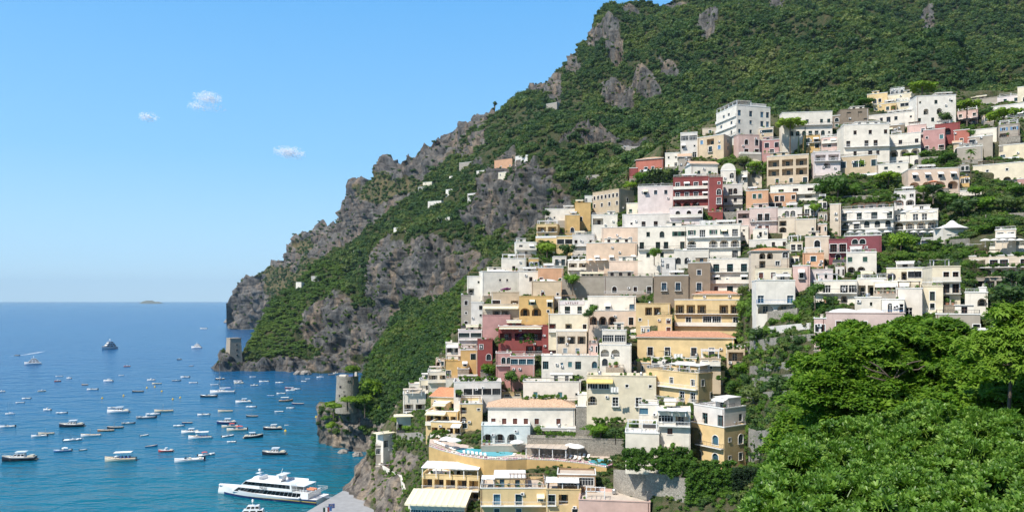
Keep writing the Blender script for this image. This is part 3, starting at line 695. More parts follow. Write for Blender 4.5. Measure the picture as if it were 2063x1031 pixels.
B('grey gabled house end beside the small white house', 1367,1391,315,350,'.t/..','stone',roof='g',rm='terracotta_pale')
B('white cottage with pale tiled gable roof', 1392,1446,330,356,'.w.s.','white',side=1386,yaw=20,roof='g',rm='terracotta_pale',dep=7)
B('crimson house with pale tiled roof on the ridge', 1281,1336,318,345,'.dw.','brick',side=1346,yaw=-14,roof='t',rm='terracotta_pale',pitch=.3)
B('dark red lower wing beside the vine wall', 1268,1284,338,362,'.','crimson')
# red hotel
r,w,d,h,z=B('crimson three storey hotel with white balconies and arches', 1356,1430,355,420,'#DDDd/#DDDd/#AAA.','crimson',roof='f r',rail='rail_white',name='hotel',cat='hotel',sur=True,fd=3)
B('crimson end wing with small arched window and round balcony', 1426,1456,357,428,'.t/.a/.D/.A','crimson',D=264,sur=True,rail='rail_white',dep=9,roof='f r')
B('pale pink arcade storey below the crimson hotel', 1349,1416,417,452,'#.a.a.a/.....','lilac',D=259,dep=5,sur=True)
B('white rooftop house with arched red door', 1452,1482,342,376,'.a/w.','white',roof='f v',dep=7)
B('cream vaulted house with large arched window', 1503,1535,333,382,'.a./...','beige',roof='f v',D=292)
B('weathered white house right of the crimson hotel', 1457,1496,370,430,'.ea./w.w./t..t','chalk',sh='sh_green',D=272)
B('white terrace house between vaulted roofs', 1480,1506,345,385,'.w/..','white',D=288)
B('orange house with green shutters', 1503,1548,382,420,'.ss./....','orange',sh='sh_green')
B('rust coloured house with glazed doors beside the orange house', 1548,1604,386,420,'.dd.w/VV.V','orange',D=262)
B('tan hotel with stacked loggias under the cypresses', 1545,1629,310,370,'LLL/LLL/.w.w.d','tan',roof='f',rail='rail_iron',name='hotel',cat='hotel')
B('white hotel wing with dark doors and long parapet', 1552,1655,370,404,'#.e.e.e./#.L..L.','white',name='hotel',cat='hotel',sol='white')
B('dusty pink house with tall brown windows', 1510,1567,417,468,'.DD./.ss.','mauve',sh='sh_brown',fm='frame_brown')
B('dark maroon shed left of the dusty pink house', 1484,1512,424,452,'L/w.','mauve',dep=5)
B('white house with two arched windows and lilac wall', 1567,1616,418,438,'.aa.','chalk')
B('open white porch under the lilac walled house', 1568,1605,438,468,'L./A.','beige')
B('beige blank walled house with white domes', 1604,1644,440,472,'..t','beige',roof='f d1')
# long white hotel, middle
r,w,d,h,z=B('long white hotel with dark doors and blind arches', 1383,1492,451,519,'=WeWWe/=A.AAA/.w..e','white',rail='rail_white',name='hotel',cat='hotel',sh='sh_green',roof='f',rm='roof_white',bal=.8)
B('white left wing of the long hotel with two balconies', 1285,1383,455,522,'.w.a.WW/=D.dD.d/.w.w..t','white',sh='sh_green',D=252,roof='f')
B('small white cube house right of the long hotel', 1489,1508,454,494,'t/t/a','white',D=246)
B('white cube house with small square windows', 1517,1547,460,482,'.w.','white')
B('low white house with arched windows over the orange roof', 1509,1586,481,500,'..a.w.w','chalk',D=236,dep=5)
# tall house with orange roof
B('tall cream house with orange tiled roof', 1513,1590,505,540,'.AA.a/.L.w.','beige',side=1509,yaw=6,roof='t',rm='terracotta_orange',pitch=.22,D=214,dep=8,clut=0)
B('cream storey with three dark red shutters', 1521,1595,540,565,'sss','cream',D=210,sh='sh_brown',roof='f r',dep=5,clut=0)
B('weathered white house with blue balcony over two arches', 1523,1602,564,632,'./=d..d/A.A'.replace('A.A','AA'),'white',side=1516,yaw=8,sh='sh_blue',rail='rail_blue',gm='glass_blue',D=190,dep=9,roof='f',sur=True)
B('pink domed house with hanging balcony', 1597,1632,534,582,'.D./...','pink',roof='f d1')
B('pale pink low house right of the pink domed house', 1632,1678,542,566,'.t.w.','lilac')
B('small terracotta coloured house with teal door', 1617,1660,509,541,'.d./..t','orange',sh='sh_teal',gm='glass_blue')
B('beige house with large arched balcony door', 1622,1671,475,520,'.a./...','beige',rail='rail_iron')
B('crimson house with green doors and white arched window', 1670,1707,481,530,'=ee/.a.','maroon',sur=True,gm='glass')
B('crimson hall with two white arched windows', 1700,1776,473,508,'.aa../.....','maroon',D=212,sur=True)
B('white vaulted house with green shutters', 1705,1766,507,550,'s.s./AA.','white',sh='sh_green',roof='f d1')
B('white house with dark green doors and balcony', 1640,1727,564,610,'=.e.ee/.g.A.','white',sh='sh_green')
B('white terrace house with glazed canopy', 1727,1785,560,596,'LL.','white',roof='f',rail='rail_white')
B('cream terrace with long awning left of the yellow villa', 1760,1834,566,592,'^LLLL','cream',D=172,rail='rail_iron')
B('white cube house behind the two white domes', 1722,1775,598,626,'..t.','white')
B('white house with blue balcony beside the domes', 1776,1822,602,634,'=.a.d','white',D=160,rail='rail_blue')
r,w,d,h,z=B('dusty pink villa with two low white domes', 1664,1823,630,705,'_.S..S..w.'.replace('S','s')+'/..........','mauve',D=152,sh='sh_brown',fm='frame_white',sur=True,roof='f',clut=0,fd=14)
for k in (-.27,.06): ob('dome',dome_mesh(3.6,3.4,1.5,'roof_white'),r,(w*k,3.6,z))
B('narrow pink annex left of the domed pink villa', 1640,1664,640,705,'ww/..','pink',D=151,fd=14,dep=6)
# yellow villa right
B('tall pale yellow villa with white windows', 1878,1935,536,615,'.ww/.dd/.D.','cream',side=1866,yaw=14,D=168,roof='f',shut=False,dep=9)
B('cream villa wing with sundial and veranda', 1786,1872,538,584,'..LVV./.gL.~'.replace('~','.'),'cream',D=180,roof='f r')
B('cream villa terrace storey with pink parapet', 1857,1900,575,630,'.d./=.w.','cream',D=164,roof='f r',rail='rail_white')
B('pale grey villa with low dome left of the yellow villa', 1805,1858,580,642,'.D.','chalk',D=163,roof='f d1',fd=8)
B('grey stone annex with three tall windows below the yellow villa', 1885,1975,632,680,'.V.V.V','stone',D=150,fd=10,roof='f',rm='roof_grey',name='annex',cat='annex')
B('white stair house with curved arches', 1944,1990,588,640,'.A/t.','white',D=162,roof='f',name='stair_house')
B('small white tower block behind the stair house', 1972,1987,578,618,'t/t','chalk',D=166,dep=5)
B('white domed outbuilding behind the pale tree', 1962,2004,663,720,'..t','white',D=128,roof='f d1',fd=10)
B('white flat roofed outbuilding among the trees', 1996,2055,694,730,'...','white',D=118,fd=10)
# hotel with vines, right edge
B('vine hung hotel with dark doors over white arches', 1952,2075,512,556,'=e.ee.e/A.AAA'.replace('A.AAA','AAAAA'),'beige',D=190,roof='f',rail='rail_iron',name='hotel',cat='hotel',sh='sh_green',fd=8,dep=7)
B('white restaurant terrace wall above the vine hung hotel', 1946,2075,494,512,'.......','white',D=199,roof='f r',rail='rail_white',dep=7,name='restaurant_terrace',cat='terrace',clut=0)
B('shaded restaurant terrace below the vine hung hotel', 1964,2070,558,584,'LLLLL','stone',D=183,rail='rail_iron',name='restaurant_terrace',cat='terrace',clut=0)
# large hotel with parasols
r,w,d,h,z=B('large white hotel with rows of parasol balconies', 1694,1800,417,478,'=d.d.e.d/=ddaaa/=edddd','white',name='hotel',cat='hotel',sh='sh_green',roof='f r',rail='rail_white',D=236,dep=10,rm='roof_tan',gm='glass')
HOT1=(r,w,d,h,z)
r,w,d,h,z=B('arcaded right wing of the large white hotel', 1800,1890,420,478,'=d.dd./=AAAA/=dddd','white',name='hotel',cat='hotel',rail='rail_white',D=234,dep=9,gm='glass',norail=True)
HOT2=(r,w,d,h,z)
B('blank pale stair wing with climbing bougainvillea', 1672,1694,410,478,'./.','beige',D=237,dep=8)
B('glazed restaurant with pergola below the arcaded wing', 1838,1890,478,500,'VVV','grey',D=226,dep=5,gm='glass_blue',name='restaurant',cat='restaurant')
# arcade house
B('pinkish house with four teal windows and arched porch', 1830,1933,341,384,'.w.w.w.w/AAAA'.replace('.w.w.w.w','wwww'),'peach',side=1817,yaw=16,sh='sh_teal',gm='glass_blue',each=1,aw='awn_white',roof='f d1')
B('low white cottage with red windows under the arched porch', 1852,1978,382,400,'.s..s...','chalk',sh='sh_brown',D=244,dep=4)
B('pale house with arched dark window at the right edge', 1960,2080,324,366,'.t.t.w/...A..','cream',roof='f d2',D=254)
B('cream hillside house with blue glazed doors', 1975,2080,287,320,'.d.d...a','cream',D=276,gm='glass_blue',roof='f r')
B('pink corner of a house at the right edge', 2050,2080,358,382,'..','rose',D=240)
B('red house with white arch on the upper right', 1884,1934,246,290,'.A./..s','crimson',D=290,dep=8,roof='f')
B('red cube house with one dark window', 1921,1953,260,290,'.w.','brick',D=284)
B('pink house with laundry and green door', 1860,1904,258,304,'t.s/w.e','rose',D=286,sh='sh_teal')
B('rose terrace house with covered loggia', 1828,1866,250,304,'=..w/L./e.','pink',D=290)
B('white arcade with two arches under the pines', 1948,2008,257,284,'.AA.','white',D=288,norail=True)
B('small white domed roof house near the palm', 1950,2000,272,292,'V..','stone',D=280,roof='f d1',dep=5)
B('small stone chapel with bell gable', 1921,1936,287,312,'a','tan',roof='g',rm='terracotta_pale',D=278,dep=5,name='chapel',cat='chapel')
B('stone terrace house beside the chapel', 1928,1980,293,322,'....','stone',D=270)
# stepped white hotel
B('stepped white hotel with recessed balconies', 1700,1792,252,318,'.w.w.w/=d.dd./=w.dw.'.replace('=w','.w'),'white',side=1693,yaw=16,roof='f',rail='rail_white',name='hotel',cat='hotel',D=286,dep=10)
B('white hotel wing with three tall arches', 1790,1855,266,334,'.w.w/AAA/.a.a','white',D=284,roof='f',name='hotel',cat='hotel',norail=True)
B('low white terraces below the stepped hotel', 1766,1830,327,352,'.w.t./.....','white',D=268,roof='f r',rail='rail_white')
B('pinkish lodge with two covered balconies', 1640,1693,306,356,'=LL/.A./...','lilac',side=1634,yaw=14,roof='f',rail='rail_white')
B('long tan house with four narrow doors', 1693,1767,311,354,'e.ee.e/....','tan',shut=True,sh='sh_grey',roof='f r')
B('grey domed cottage behind the stepped hotel', 1788,1822,250,268,'wt.','brown',D=306,roof='f d1',dep=5)
# middle left
B('long brown apartment house with a row of windows', 1247,1281,380,432,'.w./...','tan',side=1194,yaw=48,ss='wwwwwww/w.w.w.w/.......',D=315)
B('lilac house with three pale blue windows', 1285,1357,374,412,'.w.w.w./.......','lilac',gm='glass_blue',roof='f r',rail='rail_white',D=284)
B('yellow house with green doors and covered terrace', 1262,1330,408,432,'ss.L','cream',sh='sh_green',D=292)
B('white terrace storey with glass balustrade', 1254,1352,430,458,'=.t.d.d.w','chalk',D=282,rail='rail_white')
B('white end block beside the yellow house', 1328,1350,408,450,'.w/..','white',D=286)
B('mustard church like house with blue arched window', 1138,1168,432,470,'.a.','ochre',D=318,gm='glass_blue')
B('tall mustard and brown house on the left ridge', 1158,1190,408,468,'../V./..','ochre',D=322,dep=8)
B('white cubic house cluster on the left ridge', 1098,1162,420,446,'tt.w.','white',D=326,roof='f r')
B('peach house with three pale blue shuttered windows', 1212,1286,457,490,'.s.s.s.','peach',sh='sh_grey',D=280)
B('peach lower house with small awnings', 1181,1283,488,528,'.w.w..w','peach',each=1,D=272,roof='f',aw='awn_white')
B('white terraced house left of the peach house', 1192,1244,432,486,'L./.w./...','white',D=298)
B('small yellow house on the left slope', 1121,1154,475,512,'VV/..','yellow',D=304)
B('white house with roof terrace on the left slope', 1153,1198,472,515,'w.w/...','chalk',D=298,roof='f r',rail='rail_white')
B('tiny white house below the cliff on the left ridge', 1178,1198,394,410,'w.w','white',D=345)
B('white parasol terrace house with long balcony', 1144,1226,523,560,'#LLLL/.....','white',D=276,rail='rail_white')
B('olive terrace wall house under the parasol terrace', 1132,1222,556,606,'....../......','stone',D=266,dep=6)
# centre
B('olive brown house with white framed windows', 1386,1431,528,612,'.w./.D./...','brown',D=226,sur=True,roof='f',gm='glass_blue')
B('lower olive brown wing with two tall windows', 1317,1387,554,612,'.D.D./.....','brown',D=227,sur=True,roof='f r',gm='glass_blue')
B('pinkish long house with three dark doors', 1227,1332,525,560,'.E.E.E.a'.replace('E','D').replace('.D.D.D.a','DDDa'),'peach',D=254,rail='rail_white')
B('weathered white house with scaffold like balconies', 1217,1315,556,592,'.a..w.d','stone',D=246,roof='f r')
B('tiny white box house with barred window', 1331,1360,519,546,'.w.','chalk',D=242,dep=5)
B('white domed house above the olive brown house', 1358,1428,503,534,'aa.d','white',D=240,roof='f d1')
B('white house with three long terraces', 1429,1513,520,592,'=eee/#d.d/=sed','white',D=226,rail='rail_iron',sur=True,sh='sh_brown',roof='f',each=.5)
B('white villa with blue tinted balcony doors', 1184,1281,596,628,'=w.d..d','white',D=238,rail='rail_white',gm='glass_blue')
B('pink arcade under the white villa', 1186,1281,625,655,'AAA.d','peach',D=232,dep=5)
B('yellow house with covered dark loggia', 1281,1350,611,655,'.LL./t..w','yellow',D=225,rail='rail_iron')
B('large yellow house with covered terraces', 1359,1492,603,680,'=LLL.LL/.d.VV.D/......','yellow',D=216,rail='rail_iron',roof='f',dep=9)
B('yellow attic storey with orange tiled roof', 1397,1491,592,604,'......','yellow',D=219,roof='t',dep=7,pitch=.24,fd=2)
B('cream domed stair block with brown shutters', 1325,1354,634,672,'.s/.s','yellow',D=217,roof='f d1',sh='sh_brown',dep=5)
r,w,d,h,z=B('long yellow house with red tiled roof and five balconies', 1284,1479,680,719,'DD.DD'.replace('DD.DD','.D.D..D.D.D'),'yellow',D=205,roof='t',rail='rail_iron',dep=9,pitch=.3,sur=True,shut=False)
B('yellow house with pergola terrace on its roof', 1302,1407,752,812,'t.w.w/D..DD','yellow',D=186,side=1460,yaw=-40,ss='w.w/.w.',roof='f r',rail='rail_white',dep=None)
B('white house with two arched loggias and roof terrace', 1208,1272,694,740,'AA./a..','white',D=206,roof='f',rail='rail_white')
B('white roof storey over the arched loggias', 1213,1262,664,694,'VV','white',D=208,roof='f d2',dep=6)
B('cream house with yellow awning and laundry', 1182,1322,757,820,'VV.t.t/A.D.D.','cream',D=195,roof='f',rail='rail_white',aw='awn_yellow')
B('vine covered stone arch tower right of the tiled house', 1464,1501,697,755,'L/A','tan',D=198,rail='rail_iron')
# left middle
B('white cube house with blue awnings on the left edge', 941,972,556,612,'.t/L./..','white',D=284,rail='rail_white')
B('large white house with two small arched windows', 972,1043,546,596,'..tt./.....','white',D=280,side=965,yaw=12,roof='f d1')
B('white terraced house with pergola above the orange house', 1043,1096,546,592,'.w./..w','white',D=272,roof='f p')
B('white round roof room with green pergola', 1010,1060,520,548,'.w.','white',D=292,roof='f p',dep=6)
B('orange cube house with brown shutters', 1084,1135,539,572,'s..t','orange',D=268,sh='sh_brown',roof='f')
B('olive stone house with dome roof', 1071,1131,566,602,'.s.t','tan',D=258,roof='f d1',sh='sh_brown')
B('yellow house with arched loggias and white windows', 1046,1116,596,655,'.W.d/AAt/...','ochre',D=252,sur=True,rail='rail_iron')
B('tan house with bougainvillea roof', 990,1046,588,620,'V.L','tan',D=262,rail='rail_white')
B('cream awning terrace below the tan house', 972,1046,612,640,'^.LL.','beige',D=256,aw='awn_cream')
B('tall narrow stone house on the left edge', 929,949,594,660,'w/t/w','stone',D=274,dep=7)
B('white stair houses beside the narrow stone house', 949,975,608,660,'.w/.t/..','chalk',D=270)
B('rose roof terrace wall above the crimson villa', 972,1028,634,664,'.....','rose',D=254,dep=6,roof='f r')
r,w,d,h,z=B('crimson villa with shaded roof loggia', 1004,1094,656,712,'LLL/...LL','crimson',D=244,roof='f d3',rail='rail_iron',sur=True)
B('crimson and cream panelled tower of the villa', 1093,1119,655,714,'../.t','crimson',D=242,sur=True,dep=8)
B('pink lower wing with two arched windows', 999,1030,710,756,'.aa/...','rose',D=238,sur=True)
B('glazed blue veranda of the crimson villa', 1028,1077,716,756,'VVV/...','rose',D=234,gm='glass_blue',roof='f',rm='roof_tan',dep=5)
B('narrow crimson tower with cream corners', 962,992,684,748,'w./.a/..','crimson',D=246,sur=True)
B('white balcony house left of the crimson tower', 923,971,664,700,'=VV/=..'.replace('=..','...'),'lilac',D=262,rail='rail_white',roof='f')
B('white sign terrace house with pinkish fascia', 1125,1186,605,632,'=.e.d.','white',D=246,rail='rail_white')
B('cream terrace house with columns', 1105,1186,632,668,'#L.L.w','cream',D=240,rail='rail_white')
B('beige house with two brown windows', 1120,1182,666,716,'LLL/.s.s.','beige',D=236,sh='sh_grey')
B('white house with teal arched door', 1091,1206,716,768,'e.tse.a/....t..','white',D=226,sh='sh_teal',gm='glass_blue')
B('white lower house with teal shutters', 1054,1170,768,806,'.s..s.t','white',D=214,sh='sh_teal',roof='f r')
B('grey roofed restaurant with glass front', 914,1010,768,800,'eVVVV','chalk',D=226,roof='f',rm='roof_grey',name='restaurant',cat='restaurant',dep=10)
B('ochre stair house with brown doors', 928,962,704,758,'.e/w./..','ochre',D=254)
B('white terrace house on the left slope with canopy', 898,930,690,726,'^LL/..','white',D=266,rail='rail_white')
B('low yellow house with rusty doors', 898,930,726,760,'e.t','ochre',D=258,dep=6)
B('stone buttress wall beside the ochre stair house', 922,945,742,770,'..','masonry_tan',D=250,dep=5,name='buttress',cat='wall',clut=0)
B('small white canopied house at the left tip', 812,858,792,828,'=LL','white',D=262,rail='rail_white',roof='f')
B('upper white room of the left tip house', 824,858,772,793,'#L.','white',D=266,rail='rail_white',dep=6)
B('white terraces stepping down the left slope', 862,905,748,786,'#LL/..','white',D=264,rail='rail_white',roof='f r')
B('cream canopied terrace on the left slope', 845,880,764,790,'#L','cream',D=266,rail='rail_white',dep=6)
B('white gazebo house on the garden terrace', 799,828,838,868,'L.','white',D=254,roof='f',rm='roof_tan',dep=6)
B('white cliff edge house with open terrace', 772,794,874,902,'e.','white',D=254,side=758,yaw=30,ss='.',roof='f')
B('round grey terrace house on the cliff edge', 757,794,896,936,'VVV/...','stone',D=256,roof='f r',rail='rail_white',dep=6)
# lower hotels
r,w,d,h,z=B('yellow hotel wing with tiled roof and balconies', 868,934,800,830,'#LLLL','yellow',D=226,yaw=-20,side=968,ss='LL.',roof='g',rail='rail_white',rm='terracotta_orange',name='hotel',cat='hotel',sol='white',pitch=.2,bal=.5)
B('yellow hotel middle storey with cream awnings', 858,922,828,856,'#LLLL','yellow',D=219,yaw=-16,rail='rail_white',aw='awn_cream',name='hotel',cat='hotel',roof='f',dep=12)
B('yellow hotel bottom storey with arched doors', 868,930,850,880,'#LLLA','yellow',D=213,yaw=-16,rail='rail_white',name='hotel',cat='hotel',dep=12)
B('yellow corner block with arched loggia', 926,972,812,866,'L.t/A../V..','yellow',D=214,rail='rail_white',aw='awn_cream',name='hotel',cat='hotel',dep=12)
r,w,d,h,z=B('white house with brown tiled roof and hooded windows', 983,1158,820,860,'sssss.s.','white',D=203,roof='t',rm='terracotta_pale',sh='sh_brown',rail='rail_iron',pitch=.36,dep=9,clut=0,sur=True)
B('pale blue arcade under the tiled white house', 970,1068,856,894,'AAA.','paleblue',D=198,rail='rail_white',dep=6)
B('low terrace house with white awning and greenery', 1090,1175,862,886,'LVLg','chalk',D=199,dep=4)
B('stone retaining wall behind the sun terrace', 1062,1262,884,925,'...','masonry',D=190,dep=4,name='retaining_wall',cat='wall',clut=0)
B('stone wall under the blue door terrace', 1160,1300,820,850,'...','masonry',D=196,dep=3,name='retaining_wall',cat='wall',clut=0)
B('white garden rooms with teal doors', 1164,1290,795,822,'.A.s..s.','white',D=198,sh='sh_teal',dep=5)
# curved yellow terrace with pools (built below), hotel under it
B('yellow hotel wing with roof garden pergola', 968,1100,982,1045,'.D.D.w/.w.w..','yellow',D=170,rail='rail_white',gm='glass_blue',roof='f r',sur=True,name='hotel',cat='hotel',fd=12,dep=11,rm='roof_tan')
B('yellow hotel bay with white canopy', 1100,1170,985,1045,'DL./..w','yellow',D=165,rail='rail_white',roof='f',sur=True,name='hotel',cat='hotel',fd=12,rm='roof_tan')
B('pinkish roof terrace beside the yellow hotel', 1166,1310,1010,1060,'t.w..t','pink',D=158,roof='f',rm='roof_tan',name='hotel',cat='hotel',fd=12,dep=10)
B('stone and yellow hotel front with shaded balconies', 850,966,958,1012,'=LLLLL/=DgLLL'.replace('g','L'),'yellow',D=186,yaw=-14,rail='rail_white',name='hotel',cat='hotel',fd=10,dep=9,roof='f',sur=True)
B('wooden slatted pavilion on the hotel roof', 1123,1200,955,985,'V','wood',D=168,roof='f',rm='roof_tan',dep=6,name='pavilion',cat='pavilion',clut=0)
# yellow villa, lower right
B('yellow villa with four arched windows', 1391,1459,860,940,'.a.a./.a.a.'.replace('.a.a.','aa'),'yellow',D=158,side=1503,yaw=-40,ss='ta/tw',roof='f',rm='roof_tan',fd=14,sur=True,gm='glass_blue')
B('white top storey of the yellow villa', 1398,1459,822,860,'.d.d','chalk',D=160,side=1503,yaw=-40,ss='.w',roof='f',rm='roof_white',fd=1,noter=True)
B('white villa block with shaded balcony left of the yellow villa', 1325,1391,828,905,'=VL/.s../....','white',D=160,rail='rail_white',roof='f',cov='awn_cream',sh='sh_brown',fd=10)
B('white villa wing with large corner window', 1287,1326,814,860,'V./..','white',D=168,roof='f d2',gm='glass_blue')
B('white pergola terrace of the villa', 1260,1328,872,900,'..','white',D=160,roof='f p r',rail='rail_white',dep=6,name='terrace',cat='terrace',clut=0)
# houses on the far slope and the tower headland
HS=[('white two storey house on the far green slope',880,906,437,453,'wdw/LL','white'),('white house with brown base on the far slope',862,889,404,421,'tww/LL','white'),('low white house high on the far slope',898,921,380,393,'.dd.','white'),
 ('small white house at the cliff edge',793,808,458,472,'w/w','white'),('long white terrace wall house at the cliff edge',806,833,461,469,'...','white'),('tiny white turret house among the pines',596,607,568,581,'t','white'),('white house below the stone farm',960,993,341,354,'.w.d','white'),
 ('grey stone farm on the far ridge',925,981,322,342,'.t...w','stone'),('orange brown farmhouse on the far ridge',996,1032,319,337,'.w.w','orange'),('white canopied house at the ridge end',1038,1063,312,326,'L.','chalk'),('small cream house in the far terraces',852,870,366,378,'.t','cream'),
 ('roofless stone ruin on the mountain side',1100,1122,206,222,'.g.','stone'),('grey concrete house above the cliff',1179,1217,326,342,'..L','grey'),('square stone wall block above the cliff',1182,1209,351,364,'..','stone'),('low pale house near the pines on the far slope',627,642,556,564,'..','grey'),
 ('pale cottage under the orange brown farmhouse',1004,1020,346,355,'w.','cream'),('white cottage above the low white far house',905,919,354,363,'tt','white'),('small stone hut in the far terraces',934,948,347,356,'t','stone'),('blue awning house on the far slope',942,966,388,397,'LL','chalk'),('grey hut left of the far white houses',842,856,376,385,'t','grey'),('white far house above the cliff rim',975,992,362,371,'w.w','white'),
 ('tiny cottage beside the white far house',712,726,500,510,'t','white'),('white cottage left of the stone farm',948,962,333,344,'t','white')]
for L_,a,b,c,d_,sp_,cl_ in HS: B(L_,a,b,c,d_,sp_,cl_,Df=DM,fd=8,dep=6,clut=0,yaw=-34)
# ------------------------------------------------------------------ the small houses that fill the lanes between the larger ones
GREEN = [(1570,750,90,120),(1560,660,60,40),(1620,860,80,80),(1740,380,110,26),(1960,425,120,50),(1330,356,45,22),(1500,330,50,16),(1250,875,60,16),(1320,925,70,26),(1450,970,80,40),(790,900,40,30),(1640,610,40,20),(1950,530,120,40),(2020,610,50,50),(1850,500,60,24),
  (1100,500,40,22),(900,640,40,60),(1250,420,30,30),(1580,300,40,24),(1900,320,60,14),(1640,650,60,30),(1500,640,30,40),(1800,500,40,30),(1420,440,30,6)]
cov = np.zeros((1100, 2200), bool)
for x0_, xm_, x1_, yt_, yb_, D_, dep_ in BASE: cov[int(yt_) - 6:int(yb_) + 1, int(x0_):int(x1_) + 1] = True
ctop = curve([(800,832),(850,775),(880,735),(910,682),(935,590),(1000,540),(1100,458),(1190,425),(1280,352),(1380,290),(1450,262),(1600,246),(1700,240),(1800,205),(2063,200)])
cbot = curve([(800,884),(850,806),(880,792),(935,800),(1000,890),(1060,890),(1200,900),(1290,880),(1390,820),(1480,690),(1500,640),(1660,640),(1700,640),(2063,600)])
RF = random.Random(21); nf = 0
def relate(desc, px, py):
    c = sorted(BLD, key=lambda b: math.hypot(max(0, abs(px - b[1]) - b[3]), max(0, abs(py - b[2]) - b[4])) + .15 * math.hypot(px - b[1], py - b[2]))
    for b in c[:12]:
        dx, dy = (px - b[1]) / max(b[3], 8), (py - b[2]) / max(b[4], 8)
        w = ('left of' if dx < 0 else 'right of') if abs(dx) > abs(dy) else ('above' if dy < 0 else 'below')
        L = '%s %s the %s' % (desc, w, b[0])
        if L not in USED and len(L.split()) <= 16: return L
    return desc + ' in the town gardens'
CN = dict(white='white', chalk='white', cream='cream', beige='beige', peach='peach', yellow='yellow', pink='pink', stone='grey stone', tan='tan', ochre='ochre')
main = list(BLD); new = []
for yb_ in range(960, 215, -5):
    for x_ in range(800, 2040, 7):
        if not (ctop(x_ + 12) + 14 < yb_ < cbot(x_ + 12)): continue
        if patches(np.array([x_ + 12.]), np.array([yb_ - 8.]), GREEN)[0] > .2: continue
        for w_, h_ in ((44, 27), (34, 24), (27, 20), (20, 17)):
            if cov[yb_ - h_:yb_, x_:x_ + w_].mean() < .10 and not cov[yb_ - h_ // 2, x_:x_ + w_].any():
                col = RF.choice(('white', 'white', 'chalk', 'white', 'cream', 'beige', 'peach', 'yellow', 'pink', 'stone', 'tan', 'ochre', 'cream'))
                sp_ = RF.choice(('dd', '.w.w', '=dd', 'Aw', 'LL', 's.s', '.a.d', 'we', '=e.e', 'WW', 'L.w', 'A.a')) if h_ < 22 else RF.choice(('=dd/w.e', 'w.w/AA', '=LL/.d.', 'sd/e.w', 'a.a/=dd', 'WW/L.', '#dd/.w.'))
                BLD_save = BLD[:]; BLD[:] = main
                L_ = relate('small %s house' % CN[col], x_ + w_ / 2, yb_ - h_ / 2); BLD[:] = BLD_save
                if L_.endswith('town gardens'): continue
                j_ = RF.randint(-3, 3)
                B(L_, x_ + 1, x_ + w_ - 1, yb_ - h_ + j_, yb_, sp_, col, D=float(DT(x_ + w_ / 2, yb_)[0]) + 1.2, roof=RF.choice(('f', 'f', 'f d1', 'f r', 'f p', 'f')), sh=RF.choice(('sh_green', 'sh_brown', 'sh_blue', 'sh_grey', 'sh_teal')), rail=RF.choice(('rail_white', 'rail_iron')), yaw=RF.uniform(-12, 12), dep=RF.uniform(5, 7.5))
                cov[yb_ - h_ - 6:yb_ + 1, x_:x_ + w_] = True; nf += 1; break
BLD[:] = main
RM = [(855,545,112,60),(790,575,50,50),(1040,395,80,84),(985,440,44,30),(690,668,80,58),(745,655,40,40),(590,738,170,14),(460,733,28,24),(1222,97,38,15),(1160,146,15,24),(1250,122,14,22),(1117,178,22,26),(1238,180,32,17),(1300,172,28,15),(1428,104,16,13),(1282,55,16,14),(1367,6,26,10),(1871,12,12,16),(1190,290,100,10),(1190,72,18,12),(1140,128,20,14),(1085,185,18,12),
  (1110,440,44,34),(1180,372,38,24),(985,470,24,12),(935,305,22,20),(960,285,16,12),(1350,150,18,10),(1470,70,16,9),(1560,40,14,8),(905,520,34,20),(1130,395,26,26)]
GF = [(765,385,45,28),(850,375,40,14),(640,555,50,40),(600,580,60,40),(530,545,40,10),(700,530,40,30),(760,330,12,8),(620,500,22,12)]
RTW = [(720,975,40,60),(760,1000,50,50),(745,1020,60,40),(1690,292,26,16),(800,930,40,24)]
RPR = [(690,870,60,50),(740,890,60,40),(660,860,30,40),(790,890,30,20),(800,820,18,10)]
def mfold(p):        # ridges and gullies of the wooded mountain above the town
    px = CX + p.x / p.y * F; py = HY - (p.z - CH) / p.y * F
    m_ = min(1, max(0, (px - 1130) / 120)) * min(1, max(0, (255 - py) / 90))
    if m_ <= 0: return 0
    return m_ * (52 * (noise.ridged_multi_fractal(Vector((p.x, p.y * .5, p.z * .35)) / 260, 1.0, 2.0, 3, 1.0, 2.0) - 1.0) + 9 * noise.fractal(p / 55, 1.0, 2.0, 2))
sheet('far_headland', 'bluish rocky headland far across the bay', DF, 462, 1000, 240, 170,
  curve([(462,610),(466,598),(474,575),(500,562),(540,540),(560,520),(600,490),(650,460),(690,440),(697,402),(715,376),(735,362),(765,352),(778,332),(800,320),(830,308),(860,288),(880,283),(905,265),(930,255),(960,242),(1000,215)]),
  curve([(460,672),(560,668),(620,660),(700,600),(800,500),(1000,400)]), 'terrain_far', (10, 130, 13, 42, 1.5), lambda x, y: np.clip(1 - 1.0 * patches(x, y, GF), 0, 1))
sheet('mountain', 'steep green mountain with grey cliffs above the town', DM, 428, 2250, 600, 290,
  curve([(428,760),(440,742),(447,714),(487,712),(500,692),(530,650),(560,592),(600,556),(650,516),(700,490),(750,456),(800,420),(850,382),(880,350),(905,325),(925,290),(945,262),(1000,225),(1050,198),(1090,175),(1125,153),(1150,122),(1180,88),(1200,68),(1230,43),(1260,25),(1310,12),(1340,2),(1400,-30),(1500,-90),(1700,-150),(2000,-200),(2250,-220)]),
  curve([(428,768),(760,770),(900,720),(1000,640),(1200,540),(1300,420),(1600,380),(2250,380)]), 'terrain_mount', (7, 90, 8.5, 24, 1.35), lambda x, y: patches(x, y, RM), fold=mfold)
